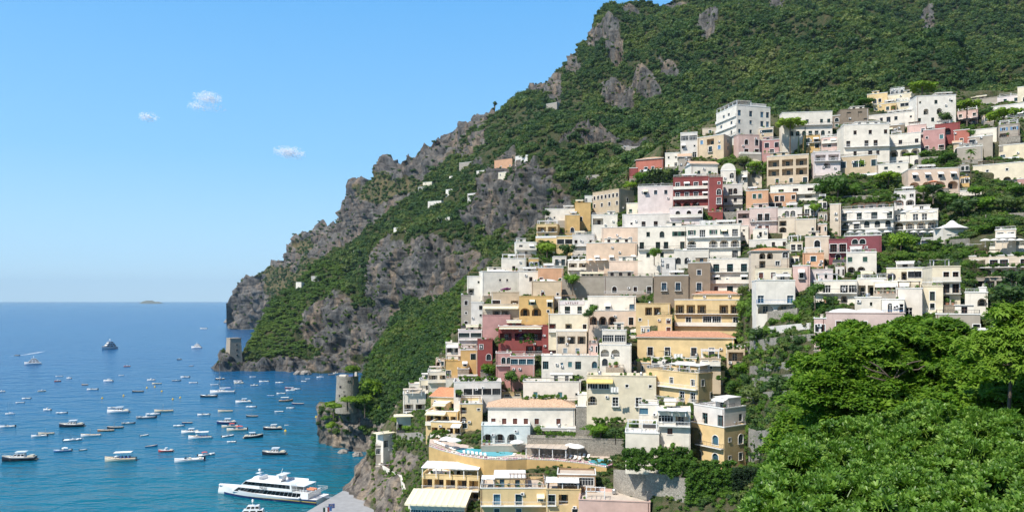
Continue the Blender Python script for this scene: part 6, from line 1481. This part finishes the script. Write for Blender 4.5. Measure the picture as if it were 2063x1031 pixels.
# bare pale branches that show in the front of the wide tree
tr_ = next(o for o in C.objects if o.get('label', '').startswith('wide broadleaf tree')); bm_ = MB(); rg = random.Random(5); b0 = tr_.location
for ln in ([(1800,812,43.0),(1806,788,42.4),(1800,765,42.2),(1812,742,42.0),(1818,715,42.2)],[(1800,765,42.2),(1780,752,41.8),(1755,745,41.8),(1738,736,41.9)],[(1806,760,42.1),(1826,746,41.9),(1850,744,41.8),(1862,736,41.9)],[(1788,756,41.8),(1770,738,41.8),(1752,728,41.9)],[(1812,742,42.0),(1836,730,41.8),(1856,726,42.0)],[(1800,790,42.4),(1782,782,42.0),(1766,770,42.0)],[(1796,768,42.1),(1778,765,41.8),(1748,757,41.8)]):
    pts_ = [P(q_[0], q_[1], q_[2] + .7) - b0 for q_ in ln]; bm_.tube(pts_, [.05 * (1 - .8 * k / len(pts_)) + .01 for k in range(len(pts_))], n=5)
bm_.build('bare_branch', 'bark', tr_)
# bush with leathery rosettes right in front
def rosette(seed):
    rg = random.Random(seed); mb = MB()
    for k in range(13):
        t = k * 2.4 + rg.uniform(-.3, .3); el = .45 + .9 * (k / 13) + rg.uniform(-.25, .2); d = Vector((math.cos(t) * math.cos(el), math.sin(t) * math.cos(el), math.sin(el)))
        sd = d.cross(Vector((0, 0, 1))).normalized(); up = sd.cross(d); L = .088 * rg.uniform(.7, 1.2); w = L * .165; c0 = Vector((0, 0, 0)); prev = None
        for f, wf in ((.06, .12), (.4, .62), (.72, 1.0), (.93, .72), (1.0, .08)):
            m_ = c0 + d * L * f - up * L * .16 * f * f; cur = (m_ - sd * w * wf + up * w * .28 * wf, m_, m_ + sd * w * wf + up * w * .28 * wf)
            if prev: mb.quad(prev[0], cur[0], cur[1], prev[1]); mb.quad(prev[1], cur[1], cur[2], prev[2])
            prev = cur
    mb.bar((0, 0, -.12), (0, 0, .01), .006, n=4)
    return mb.mesh('leaf_cluster', 'leaf_bush')
ros = [rosette(k) for k in range(5)]; protos('rosette', ros)
b = P(1850, 1200, 9.5); bush = thing('leathery_bush', 'glossy leathery leaved bush filling the lower right foreground', 'bush', b)
rg = random.Random(77); topc = curve([(1500,1075),(1530,975),(1545,935),(1580,885),(1640,858),(1700,842),(1760,838),(1800,830),(1840,812),(1880,808),(1950,820),(2063,828),(2200,830)])
pts = []
for k in range(24000):
    px = rg.uniform(1510, 2130); t = rg.random() ** 1.0; tp = float(topc(px)); py = tp + (1075 - tp) * t
    D = 7.2 + 7.6 * ((1075 - py) / 265) ** 1.15 + .9 * noise.noise(Vector((px * .012, py * .02, 3))) + .5 * noise.noise(Vector((px * .04, py * .05, 7)))
    dd = abs(rg.gauss(0, .28)); 
    if rg.random() > (D / 14.5) ** 2 * 1.25 + .12: continue
    if noise.noise(Vector((px * .022, py * .028, 1))) > .2 and dd < .5: dd += .5
    p = P(px, py, D) + Vector((0, dd * .8, -dd * .6)); s_ = rg.uniform(.75, 1.2)
    pts.append((p - b, (s_, s_, s_), (rg.gauss(.25, .4), rg.gauss(-.1, .4), rg.uniform(0, 6.28)), D + dd * 4))
pts.sort(key=lambda q: q[3] + (10 if not 1540 < CX + (q[0] + b).x / (q[0] + b).y * F < 2060 or (HY - ((q[0] + b).z - CH) / (q[0] + b).y * F) > 1030 else 0))
from mathutils import Euler
for k, q in enumerate(pts[:300]):
    o = ob('leaf_cluster', ros[k % 5], bush, q[0]); o.rotation_euler = Euler(q[2]); o.scale = q[1]
scatter('foliage', 'rosette', [q[:3] for q in pts[300:]], bush)
tm = MB()
for k in range(60):
    px = rg.uniform(1560, 2063); py = rg.uniform(880, 1031); D = 8.0 + 7.6 * ((1075 - py) / 265) ** 1.15; e = P(px, py, D) + Vector((0, .25, -.15)) - b; a = e + Vector((rg.uniform(-.5, .5), rg.uniform(.2, .6), -rg.uniform(.5, .9)))
    tm.tube([a, a.lerp(e, .5) + Vector((rg.uniform(-.1, .1), 0, 0)), e], [.018, .013, .007], n=5)
tm.build('branch', 'bark_grey', bush)
# near slope that carries bush and trees
V = []; xs = np.linspace(1450, 2400, 30); ds = [3, 5, 7, 10, 14, 20, 30, 45, 62]
mb = MB(); rows = []
for D in ds:
    rows.append([tuple(P(x, 1150 - 2.2 * D - max(0, (x - 1900) * .05) + max(0, 1560 - x) * 1.5 + 6 * noise.noise(Vector((x * .02, D * .2, 0))), D)) for x in xs])
mb.loft(rows, caps=False); tag(mb.build('near_slope', 'terrain_town', None, True), 'shaded slope under the foreground bush', None, None, 'structure')
# ------------------------------------------------------------------ terraces, walls, parasols and other small things
def at_z(px, py, z): D = DW(py, z); return P(px, py, D)
plain('pool_water', (.10, .50, .60), .08, .1, .5); plain('tile_deck', (.62, .50, .42), .8, .15, 2)
def zpoly(name, pts, z0, z1, mats, parent=None, label=None, cat=None, kind=None):
    V = [at_z(a, b, z1) for a, b in pts]; n = len(V); mb = MB()
    mb.add([(v.x, v.y, z0) for v in V] + [(v.x, v.y, z1) for v in V], [tuple(range(n, 2 * n))], 0)
    mb.add([(v.x, v.y, z0) for v in V] + [(v.x, v.y, z1) for v in V], [(i, (i + 1) % n, n + (i + 1) % n, n + i) for i in range(n)], 1)
    o = mb.build(name, mats, parent); return tag(o, label, cat, None, kind) if label else o
ZP = 28.8
edge = [(864,899),(890,908),(930,918),(975,925),(1020,927),(1061,925),(1120,928),(1178,934),(1222,942),(1236,937)]
ter = zpoly('sun_terrace', edge + [(1250,926),(1262,918),(1140,900),(1060,893),(990,890),(930,884),(880,880),(866,884)], ZP - 9, ZP, ['tile_deck', 'ochre'], None, 'curved yellow sun terrace with swimming pools', 'terrace')
BLD.append(('curved sun terrace', 1040, 918, 190, 20))
mb = MB(); fl = MB()
for (a, b), (c, d) in zip(edge[:-1], edge[1:]):
    p, q = at_z(a, b, ZP), at_z(c, d, ZP); dr = (q - p).normalized(); nrm = Vector((-dr.y, dr.x, 0))
    for off, lo, hi, k in ((.25, 0, .35, 0),): 
        A = [p + nrm * .45, q + nrm * .45, q + nrm * .03, p + nrm * .03]; mb.add([v + Vector((0, 0, lo)) for v in A] + [v + Vector((0, 0, hi)) for v in A], [(4, 5, 6, 7), (0, 1, 5, 4), (2, 3, 7, 6)])
    n = int((q - p).length / .3)
    for k in range(n):
        c_ = p.lerp(q, k / n) + nrm * .22 + Vector((0, 0, .42)); leaf_card(fl, c_, Vector((rnd.gauss(0, .5), -.6, .7)), .22, rnd, rnd.choice((0, 0, 1, 2)))
mb.build('planter', 'white', ter); fl.build('flowers', ['flower', 'leaf_garden', 'awn_white'], ter)
V = [at_z(a, b, ZP) for a, b in edge]; ob('railing', rail_mesh([(v.x, v.y) for v in V], 1.0, 'rail_iron', sp=.6), ter, (0, 0, ZP))
for k, pts in enumerate(([(910,906),(925,902),(975,904),(1040,912),(1036,917),(1000,921),(955,918),(925,913)], [(1184,929),(1203,924),(1234,927),(1222,940),(1186,934)])):
    rim = zpoly('pool', pts, ZP, ZP + .12, ['white', 'white'], ter); c0 = sum((Vector(v) for v in [at_z(a, b, ZP) for a, b in pts]), Vector()) / len(pts)
    mb = MB(); vs_ = [c0 + (at_z(a, b, ZP) - c0) * .93 for a, b in pts]; mb.add([(v.x, v.y, ZP + .14) for v in vs_], [tuple(range(len(vs_)))]); mb.build('pool_water', 'pool_water', rim)
def lounger_parts():
    f_ = MB(); f_.box(-.33, .33, -.95, .95, .26, .32)
    for x in (-.28, .28):
        for y in (-.8, .8): f_.box(x - .03, x + .03, y - .03, y + .03, 0, .26)
    m_ = MB(); m_.box(-.31, .31, -.93, .35, .325, .42); b_ = MB(); b_.add([(-.31, .36, .33), (.31, .36, .33), (.31, .98, .78), (-.31, .98, .78), (-.31, .32, .42), (.31, .32, .42), (.31, .92, .88), (-.31, .92, .88)], [(0, 1, 2, 3), (4, 5, 6, 7), (0, 1, 5, 4), (1, 2, 6, 5), (2, 3, 7, 6), (3, 0, 4, 7)])
    return f_.mesh('frame', 'wood_pale'), m_.mesh('mattress', 'awn_white'), b_.mesh('backrest', 'awn_white')
LP = lounger_parts(); k = 0; ORD = {}
def ordn(g): ORD[g] = ORD.get(g, 0) + 1; return ('first from the left', 'second', 'third', 'fourth', 'fifth', 'sixth', 'seventh', 'eighth', 'ninth', 'tenth')[ORD[g] - 1]
LG = [(878 + i * 5.2, 893 + i * 2.0, .5) for i in range(8)] + [(935 + i * 8.5, 914 + i * 1.1, .15) for i in range(6)] + [(1003 + i * 7, 905 + i * .6, 0) for i in range(5)] + [(1140 + i * 9, 915 + i * 1.5, -.3) for i in range(6)] + [(1140 + i * 9, 922 + i * 1.6, -.3) for i in range(4)]
for a, b, rz in LG:
    p = at_z(a, b, ZP); g = 'row along the left rim' if a < 925 else 'row in front of the large pool' if a < 1000 and b > 910 else 'row behind the large pool' if a < 1040 else 'block beside the small pool'
    t_ = thing('sun_lounger', 'white sun lounger, %s in the %s' % (ordn(g), g), 'sun lounger', p, rz, 'sun loungers, ' + g)
    for nm, me in zip(('frame', 'mattress', 'backrest'), LP): ob(nm, me, t_)
def parasol_mesh(mat):
    q = MB(); n = 10
    q.lathe([(1.5, 2.05), (1.02, 2.28), (.5, 2.45), (.03, 2.56)], n=n); q.lathe([(1.5, 1.9), (1.5, 2.05)], n=n); return q.mesh('canopy', mat)
PCNT = 0
def parasol(px, py, D, s_=1.0, mat='awn_white', desc='white', where=None, grp=None):
    p = P(px, py, D); L = where or relate('%s parasol' % desc, px, py - 8)
    t_ = thing('parasol', L, 'parasol', p, 0, grp); t_.scale = (s_, s_, s_)
    ob('canopy', cached(('pc', mat), lambda: parasol_mesh(mat)), t_)
    ob('pole', cached('pp', lambda: (lambda q: (q.bar((0, 0, 0), (0, 0, 2.55), .04, n=5), q.lathe([(.3, 0), (.3, .08)], n=8), q.mesh('pole', 'rail_white'))[2])(MB())), t_)
for a, b in ((915,906),(1042,910),(1150,918),(1163,920),(900,903)):
    p = at_z(a, b, ZP); parasol(a, b, p.y, 1.3, where='white parasol on the sun terrace ' + {915: 'left of the large pool', 1042: 'between the pool and the lattice roof', 1150: 'among the right loungers', 1163: 'nearest the small pool', 900: 'nearest the left rim'}[a])
# lattice roof on the sun terrace
a, b = at_z(1060, 922, ZP), at_z(1140, 926, ZP); u = (b - a); L = u.length
lr = thing('lattice_canopy', 'grey lattice roof over the terrace bar', 'canopy', ((a + b) / 2), math.atan2(u.y, u.x)); pergola(lr, -L / 2, L / 2, 0, 5.5, 0, 2.7, 'rail_white', 'roof_tan', slope=.1)
bar = MB(); bar.box(-L * .4, L * .2, 5.2, 6.2, 0, 1.1); bar.build('bar_counter', 'wood', lr)
for i, (x, y) in enumerate([(-L * .35, 1.5), (-L * .1, 2.2), (L * .15, 1.5), (L * .35, 2.6)]):
    q = MB(); q.lathe([(.28, 0), (.06, .05), (.05, .7), (.5, .71), (.5, .75)], n=10)
    for s_ in (-.8, .8): q.box(s_ - .22, s_ + .22, -.22, .22, .4, .46); q.box(s_ - .22 if s_ < 0 else s_ + .16, s_ - .16 if s_ < 0 else s_ + .22, -.22, .22, .46, .9)
    p = lr.matrix_basis @ Vector((x, y, 0)); tag(ob('table_set', q.mesh('table_set', 'rail_white'), None, p), 'white table with two chairs under the lattice roof, ' + ('leftmost', 'second from the left', 'second from the right', 'rightmost')[i], 'table', 'tables under the lattice roof')
# lower hotel canopies
def roof_of(label):
    o = next(o for o in C.objects if o.get('label') == label); i = [b_[0] for b_ in BLD].index(label); f_ = FOOT[i]; return o, f_[3], f_[4], f_[6]
o, w, d, h = roof_of('stone and yellow hotel front with shaded balconies'); pergola(o, -w / 2 + .3, w / 2 - .3, -.6, 5.0, h - .65, 2.7, 'rail_white', 'awn_white', slope=.5)
o, w, d, h = roof_of('yellow hotel bay with white canopy'); pergola(o, -w / 2 + .2, w / 2 - .6, .3, 4, h - .65, 2.2, 'rail_white', 'awn_white', slope=.3)
o, w, d, h = roof_of('yellow hotel wing with roof garden pergola'); pergola(o, -w * .05, w / 2 - .4, 1.0, 6, h - .65, 2.4, 'wood'); pergola(o, -w / 2 + .4, -w * .3, 2.0, 5, h - .65, 2.2, 'rail_white', 'awn_white')
o, w, d, h = roof_of('yellow house with pergola terrace on its roof'); pergola(o, -w * .05, w * .49, .6, 4.5, h - .65, 2.5, 'rail_white', 'awn_white', slope=.2)
o, w, d, h = roof_of('cream house with yellow awning and laundry'); awning(o, -w / 2, -w * .12, h - 1.1, 1.8, .7, 'awn_yellow')
o, w, d, h = roof_of('white villa block with shaded balcony left of the yellow villa'); pergola(o, -w / 2 + .2, w * .35, -1.4, 1.5, h - .9, 1.2, 'rail_white', 'awn_white', slope=.3)
o, w, d, h = roof_of('yellow hotel middle storey with cream awnings'); awning(o, -w / 2 + .3, w * .15, h - .3, 2.2, .5, 'awn_cream')
o, w, d, h = roof_of('yellow hotel bottom storey with arched doors'); awning(o, w * .2, w / 2, h - .6, 2.0, .5, 'awn_white')
o, w, d, h = roof_of('crimson villa with shaded roof loggia'); awning(o, -w / 2 + .3, w / 2 - .6, h - .5, 1.7, .3, 'awn_cream')
o, w, d, h = roof_of('small white canopied house at the left tip'); pergola(o, -w / 2 + .3, w * .3, -1.2, 2, h - .6, 2.1, 'rail_white', 'roof_tan')
o, w, d, h = roof_of('white gazebo house on the garden terrace'); q = MB(); q.box(-w / 2 - 1, w / 2 + 1, -1.4, d * .6, h + .05, h + .25); q.build('flat_canopy', 'awn_cream', o)
o, w, d, h = roof_of('white cliff edge house with open terrace'); q = MB(); q.box(-w / 2 - 2, w / 2 + .5, -.6, d * .8, h + .07, h + .25); q.build('flat_canopy', 'awn_cream', o)
# sign: six dark marks, too blurred in the photograph to read
o, w, d, h = roof_of('white sign terrace house with pinkish fascia'); q = MB(); q.box(-w * .46, w * .36, -.14, .02, h - 1.35, h - .35); q.build('fascia_board', 'lilac', o); q = MB()
for k in range(6): x_ = -w * .24 + k * w * .075; q.box(x_ - .2, x_ - .06, -.19, -.141, h - 1.2, h - .5 - .06 * (k % 2)); q.box(x_ - .06, x_ + .2, -.19, -.141, h - 1.2 + .22 * (k % 3), h - 1.05 + .22 * (k % 3))
q.build('sign_marks', 'sh_brown', o)
q = MB(); q.lathe([(.95, 0), (.95, .06)], n=20); o, w, d, h = roof_of('cream villa wing with sundial and veranda'); sd = q.build('sundial', 'lead', o); sd.location = (-w * .38, -.02, h - 2.2); sd.rotation_euler = (R(90), 0, 0)
# restaurant with the long cream awning
r, w, d, h, z = B('glass fronted restaurant under a long cream awning', 826,936,1013,1052,'VVVVV','chalk',D=178,yaw=-12,dep=7,name='restaurant',cat='restaurant',gm='glass_blue',fd=12,clut=0)
q = MB(); n = 10
for k in range(n):
    a, b = -w / 2 - .8 + (w + 1.6) * k / n, -w / 2 - .8 + (w + 1.6) * (k + 1) / n - .05; mdl = (a + b) / 2
    for p, s_, zp, zs_ in ((a, mdl, 0, -.08), (mdl, b, -.08, 0)): q.quad((p, -2.2, h + .1 + zp), (s_, -2.2, h + .1 + zs_), (s_, d, h + 1.5 + zs_), (p, d, h + 1.5 + zp)); q.quad((p, -2.2, h + .1 + zp), (s_, -2.2, h + .1 + zs_), (s_, -2.25, h - .3 + zs_), (p, -2.25, h - .3 + zp))
q.build('awning', 'awn_cream', r)
# parasols of the big hotel
for i, a in enumerate((1711, 1729, 1748, 1785)): parasol(a, 438.5, 233.2, .78, where='white parasol on the top balcony of the large hotel, %s' % ('leftmost', 'second from the left', 'third from the left', 'fourth from the left')[i], grp='hotel balcony parasols')
for i, a in enumerate((1713, 1731, 1749, 1768, 1787)): parasol(a, 477.5, 232.8, .78, where='white parasol on the bottom balcony of the large hotel, number %s from the left' % ('one', 'two', 'three', 'four', 'five')[i], grp='hotel balcony parasols')
for i, a in enumerate((1822, 1841, 1859, 1878)):
    parasol(a, 438.5, 231.5, .85, where='white parasol on the top balcony of the arcaded wing, %s' % ('leftmost', 'second from the left', 'third from the left', 'rightmost')[i], grp='hotel balcony parasols'); parasol(a, 477.5, 231.5, .78, where='white parasol on the bottom balcony of the arcaded wing, %s' % ('leftmost', 'second from the left', 'third from the left', 'rightmost')[i], grp='hotel balcony parasols')
o, w, d, h = roof_of('large white hotel with rows of parasol balconies')
for k in range(4):
    q = MB(); A = [(-2.0 * math.cos(math.pi * j / 8), 1.9 + .75 * math.sin(math.pi * j / 8)) for j in range(9)]; q.loft([[(x, 0, z_) for x, z_ in A], [(x, 3.2, z_ + .2) for x, z_ in A]], caps=False)
    for x in (-1.95, 1.95): q.bar((x, .1, 0), (x, .1, 1.9), .05)
    c_ = q.build('barrel_awning', 'awn_orange', o); c_.location = (-w / 2 + w * (.33 + .24 * k), 1.5, h - .65)
for i, a in enumerate((1985, 2003, 2020, 2037, 2054)): parasol(a, 497, 198, .85, where='white parasol on the right restaurant terrace, %s' % ('leftmost', 'second from the left', 'middle one', 'second from the right', 'rightmost')[i], grp='terrace parasols')
for i, a in enumerate((1150, 1163, 1176, 1190, 1204, 1218)): parasol(a, 534, 273, .9, where='white parasol on the long parasol terrace, %s' % ('leftmost', 'second from the left', 'third from the left', 'third from the right', 'second from the right', 'rightmost')[i], grp='long terrace parasols')
parasol(1880, 379, 242, 1.0, 'awn_orange', where='orange parasol in front of the arched porch')
# tent pavilion
c = P(1918, 478, 222); tp = thing('tent_pavilion', 'white peaked tent pavilion beside the arcaded wing', 'pavilion', c)
q = MB(); q.lathe([(5.4, 2.6), (3.6, 3.1), (1.8, 3.9), (.6, 4.9), (.05, 5.1)], n=8, sx=1, sy=.7); q.build('tent_roof', 'awn_white', tp); q = MB(); q.box(-4.2, 4.2, -2.4, 2.4, -2, 2.5); q.build('wall', 'white', tp)
for x in (-2.4, 0, 2.4):
    w_ = ob('window', cached(('wf', 1.2, 1.5, False, False, 'frame_white', False), lambda: win_frame(1.2, 1.5, False, False, 'frame_white')), tp, (x, -2.45, .7)); ob('pane', cached(('wp', 1.2, 1.5, False, 'glass'), lambda: win_pane(1.2, 1.5, False, 'glass')), w_, (0, -.12, 0))
BLD.append(('tent pavilion', 1918, 460, 28, 16))
# dry stone terrace walls in the gardens
def wall_strip(label, pts, h, mat='masonry', th=.5, name='garden_wall', off=-.4):
    mb = MB(); V = []
    for a, b in pts: V.append(P(a, b, float(DT2(a, b)[0]) + off))
    for p, q in zip(V[:-1], V[1:]):
        dr = Vector((q.x - p.x, q.y - p.y, 0)).normalized(); n_ = Vector((-dr.y, dr.x, 0)) * th; A = [p, q, q + n_, p + n_]
        mb.add([v - Vector((0, 0, 3)) for v in A] + [v + Vector((0, 0, h)) for v in A], [(4, 5, 6, 7), (0, 1, 5, 4), (1, 2, 6, 5), (2, 3, 7, 6), (3, 0, 4, 7)])
    o = mb.build(name, mat); tag(o, label, 'wall', 'garden walls', 'thing'); return o
for L_, pts, h in [('stone garden wall under the weathered white house', [(1505,648),(1550,646),(1606,640)], 2.4), ('long stone terrace wall in the middle of the gardens', [(1500,706),(1560,700),(1645,694)], 2.4), ('stone terrace wall among the lower gardens', [(1510,756),(1570,752),(1630,748)], 2.4), ('pale stone terrace wall between the garden walls', [(1515,676),(1570,672),(1630,668)], 2.0), ('stone terrace wall under the lower garden trees', [(1505,780),(1560,776),(1600,774)], 2.2), ('lowest stone terrace wall in the gardens', [(1505,806),(1560,800),(1610,800)], 1.4),
   ('stone wall below the cypresses', [(1625,305),(1660,302),(1690,290)], 4.5), ('stone wall above the large hotel', [(1655,404),(1740,402),(1860,404)], 1.4), ('low wall on the right hillside', [(1985,440),(2063,436)], 1.2), ('stone wall under the right terrace', [(1900,500),(1950,498)], 2.5), ('garden wall left of the chapel', [(1850,326),(1920,322)], 1.6), ('wall under the red hotel garden', [(1440,438),(1500,436)], 1.8),
   ('round stone bastion right of the yellow villa', [(1508,900),(1520,906),(1540,906),(1556,898)], 4.0), ('stone wall below the vine terraces', [(1236,985),(1300,992),(1350,1000),(1385,1008)], 4.5), ('pale parapet of the cliff path', [(757,934),(780,948),(806,962),(813,985),(822,1015),(836,1045)], .8), ('stone wall on the left garden terrace', [(800,886),(840,884),(862,892)], 2.2)]:
    wall_strip(L_, pts, h, 'masonry' if 'pale' not in L_ else 'chalk')
# hanging green
def mass(name, label, rects, n, s, key):
    pts = []; rg = random.Random(len(label))
    for x0, x1, y0, y1, D in rects:
        for k in range(int(n * (x1 - x0) * (y1 - y0) / 1000) + 3):
            px, py = rg.uniform(x0, x1), rg.uniform(y0, y1); s_ = s * rg.uniform(.6, 1.3); pts.append((P(px, py, D - .3 + rg.uniform(-.5, .3)), (s_, s_, s_), (rg.gauss(0, .3), rg.gauss(0, .3), rg.uniform(0, 6.28))))
    scatter(name, key, pts, None, label)
mass('ivy', 'ivy hanging from the terraces below the yellow villa', [(1385,1480,945,1035,153),(1330,1400,925,960,155),(1255,1392,903,925,157),(1262,1330,925,945,156),(1400,1480,930,950,154)], 46, .8, 'ivy')
mass('dark_ivy', 'dark ivy on the shaded wall right of the villa', [(1478,1562,945,1040,151)], 50, .8, 'ivyd')  # shade on this stretch of ivy is put into the dark leaf colour
mass('climbing_vine', 'vine on the pergolas and balconies of the yellow houses', [(1280,1478,721,727,203),(1463,1502,693,702,196),(1445,1465,756,764,186),(1047,1080,684,691,242),(998,1016,682,690,243)], 70, .55, 'ivy')
mass('hotel_vines', 'vines trailing over the right hand hotel balconies', [(1946,2075,509,516,188),(1950,2075,532,537,188),(1950,2075,548,556,187),(1890,1950,476,486,221),(1700,1760,476,480,233)], 60, .55, 'ivy')
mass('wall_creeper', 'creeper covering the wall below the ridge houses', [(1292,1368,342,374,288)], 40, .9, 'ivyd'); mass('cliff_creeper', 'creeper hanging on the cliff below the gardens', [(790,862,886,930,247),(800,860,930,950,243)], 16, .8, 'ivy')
mass('garden_hedge', 'hedges and bushes around the tiled white house', [(1195,1262,842,866,194),(1190,1262,866,884,193),(1082,1095,862,884,198),(1050,1140,796,803,208),(925,1000,758,768,227),(1100,1160,870,880,196),(870,905,866,882,210)], 55, .7, 'garden'); mass('terrace_hedge', 'green hedges along the right terraces', [(1860,1950,484,500,218),(1785,1900,512,520,206),(1895,1960,500,510,210),(1650,1760,398,405,246),(1760,1870,392,402,244),(1500,1560,330,350,292)], 40, .9, 'garden')
# washing
for L_, a, b, D, w, h in [('white sheet hanging on the balcony of the long yellow house', 1366, 722, 203.5, 2.4, 1.3), ('white and blue washing on the grey hilltop terrace', 1776, 243, 318, 3.0, 1.4), ('white sheet on the line below the red hotel garden', 1428, 452, 258, 6.5, 1.4), ('washing on the cream house balcony', 1238, 790, 193, 2.0, 1.4)]:
    q = MB(); n = 10; V = [[(-w / 2 + w * k / n, .06 * math.sin(k * 1.7), h + .06 * math.sin(k * .9)), (-w / 2 + w * k / n, .1 * math.sin(k * 1.7 + .5), .08 * math.cos(k * 1.3))] for k in range(n + 1)]; q.loft(V, caps=False); q.bar((-w / 2 - .4, 0, h), (w / 2 + .4, 0, h), .015)
    o = q.build('washing', 'awn_white'); o.location = P(a, b, D); tag(o, L_, 'washing')
# mountain road with cars
V = []; rp = [(1085,303),(1110,299),(1140,297),(1175,296),(1210,296),(1250,297),(1290,298)]
mb = MB()
for (a, b), (c_, d_) in zip(rp[:-1], rp[1:]):
    p = P(a, b, float(DM(a, b)[0]) - 9); q = P(c_, d_, float(DM(c_, d_)[0]) - 9); e = Vector((0, 7, 0)); mb.add([p, q, q + e, p + e, p - Vector((0, 0, 3)), q - Vector((0, 0, 3)), p + Vector((0, 0, .9)), q + Vector((0, 0, .9))], [(0, 1, 2, 3), (4, 5, 1, 0), (0, 1, 7, 6)])
tag(mb.build('mountain_road', 'stone'), 'pale road with retaining wall across the mountain', None, None, 'structure')
def car_parts(col):
    b_ = MB(); b_.loft([[(x, -.85, .3), (x, -.85, z_ * .9), (x, -.75, z_), (x, .75, z_), (x, .85, z_ * .9), (x, .85, .3)] for x, z_ in ((-2.1, .75), (-1.9, .95), (1.0, .95), (1.9, .8), (2.1, .6))]); c_ = MB(); c_.add([(-1.7, -.75, .95), (1.0, -.75, .95), (1.0, .75, .95), (-1.7, .75, .95), (-1.2, -.62, 1.5), (.3, -.62, 1.5), (.3, .62, 1.5), (-1.2, .62, 1.5)], [(0, 1, 5, 4), (1, 2, 6, 5), (2, 3, 7, 6), (3, 0, 4, 7), (4, 5, 6, 7)])
    w_ = MB(); w_.bar((0, -.1, 0), (0, .1, 0), .32, n=10); return b_.mesh('body', col), c_.mesh('glasshouse', 'glass_dark'), w_.mesh('wheel', 'rubber')
for k, (a, col, cn) in enumerate([(1122,'hull_white','white'),(1183,'awn_red','red'),(1207,'hull_blue','blue'),(1231,'hull_grey','grey'),(1241,'awn_red','dark red'),(1262,'hull_white','white')]):
    b = np.interp(a, [r_[0] for r_ in rp], [r_[1] for r_ in rp]); p = P(a, b, float(DM(a, b)[0]) - 6.5); p.z += .02
    nbr = ['at the left bend of', 'in the middle of', 'in the middle of', 'right of the middle of', 'near the right end of', 'at the right end of'][k]
    t_ = thing('parked_car', '%s car parked %s the mountain road' % (cn, nbr), 'car', p, rnd.uniform(-.1, .1), 'cars on the mountain road')
    bm, gm_, wm = cached(('car', col), lambda: car_parts(col)); ob('body', bm, t_); ob('glasshouse', gm_, t_)
    for x in (-1.3, 1.3):
        for y in (-.8, .8): ob('wheel', wm, t_, (x, y, .32))
for a_ in DRESS: dress(*a_)     # terraces, roof rooms, pots and pipes of the houses
# boulders at the water's edge
rg = random.Random(9)
for k, (a, b, s_, L_) in enumerate([(715,1000,2.2,'pale boulder beside the pier'),(742,1012,1.8,'boulder behind the pier'),(730,990,2.6,'large boulder under the cliff path'),(752,1002,1.6,'small boulder under the cliff path'),(690,908,2.0,'boulder at the foot of the tower rock'),(720,914,2.4,'large boulder right of the tower rock'),(745,921,2.0,'boulder in the gap beyond the cliff house'),(600,750,4,'low boulder on the far beach'),(616,750,5,'larger boulder on the far beach'),(462,646,16,'rock stack off the far headland')]):
    D = DW(b + 4); c = P(a, b + 4, D); q = MB(); pr = [(math.cos(R(t)), math.sin(R(t)) * .75) for t in (-60, -30, 0, 25, 50, 72, 88)]; q.lathe(pr, n=14)
    q.v = [tuple(Vector(v) * (s_ * (1 + .38 * noise.noise(Vector(v) * 1.6 + Vector((k * 9, 0, 0))) + .2 * noise.noise(Vector(v) * 4 + Vector((k * 9, 0, 0)))))) for v in q.v]
    o = q.build('boulder', 'rock'); o.location = (c.x, c.y, .1 * s_); o.rotation_euler = (0, 0, rg.uniform(0, 6)); tag(o, L_, 'rock')
# clouds: drifts of droplets
def cloud(label, puffs, n, seed):
    rg = random.Random(seed); D = 7000; c = P(puffs[0][0], puffs[0][1], D); mb = MB()
    tot = sum(p[2] * p[3] * p[4] for p in puffs)
    for px, py, rx, ry, wgt in puffs:
        cc = P(px, py, D) - c
        for k in range(int(n * rx * ry * wgt / tot)):
            d = Vector((rg.gauss(0, .42), rg.gauss(0, .42), rg.gauss(0, .42))); 
            if d.length > 1 or noise.fractal(d * 2.2 + Vector((seed, px, 0)), .9, 2.0, 4) < -.12: continue
            p = cc + Vector((d.x * rx, d.y * rx, d.z * ry)) / F * D; leaf_card(mb, p, (SUN_TO + Vector((rg.gauss(0, .5), rg.gauss(0, .5), rg.gauss(0, .5)))).normalized(), 5.0, rg)
    o = mb.build('cloud', 'cloud'); o.location = c; tag(o, label, 'cloud', None, 'stuff')
m, t, b = nodes('cloud'); b.inputs['Base Color'].default_value = (.92, .92, .93, 1); b.inputs['Roughness'].default_value = 1; tl = N(t, 'BsdfTranslucent'); tl.inputs[0].default_value = (.92, .92, .93, 1); ms = N(t, 'MixShader'); ms.inputs[0].default_value = .5; t.links.new(b.outputs[0], ms.inputs[1]); t.links.new(tl.outputs[0], ms.inputs[2]); t.links.new(ms.outputs[0], t.nodes['Material Output'].inputs[0])
cloud('largest small cloud with a ragged lower wisp', [(418,197,30,13,1.6),(400,214,26,10,.7),(432,218,28,9,.25)], 3800, 1); cloud('smallest faint cloud on the left', [(298,236,22,10,1)], 1100, 2); cloud('flat small cloud nearest the mountain', [(582,306,34,13,1.4),(596,314,26,8,.4)], 3200, 3)
# haze
mh = bpy.data.materials.new('haze'); mh.use_nodes = True; th = mh.node_tree; th.nodes.clear(); vo = th.nodes.new('ShaderNodeVolumePrincipled'); vo.inputs['Color'].default_value = (.62, .84, 1.0, 1); vo.inputs['Density'].default_value = 3.6e-5; vo.inputs['Anisotropy'].default_value = 0.0
oo = th.nodes.new('ShaderNodeOutputMaterial'); th.links.new(vo.outputs[0], oo.inputs['Volume']); M['haze'] = mh
mb = MB(); mb.box(-23000, 23000, -320, 27000, -60, 760); tag(mb.build('haze', 'haze'), 'thin sea haze', None, None, 'stuff')
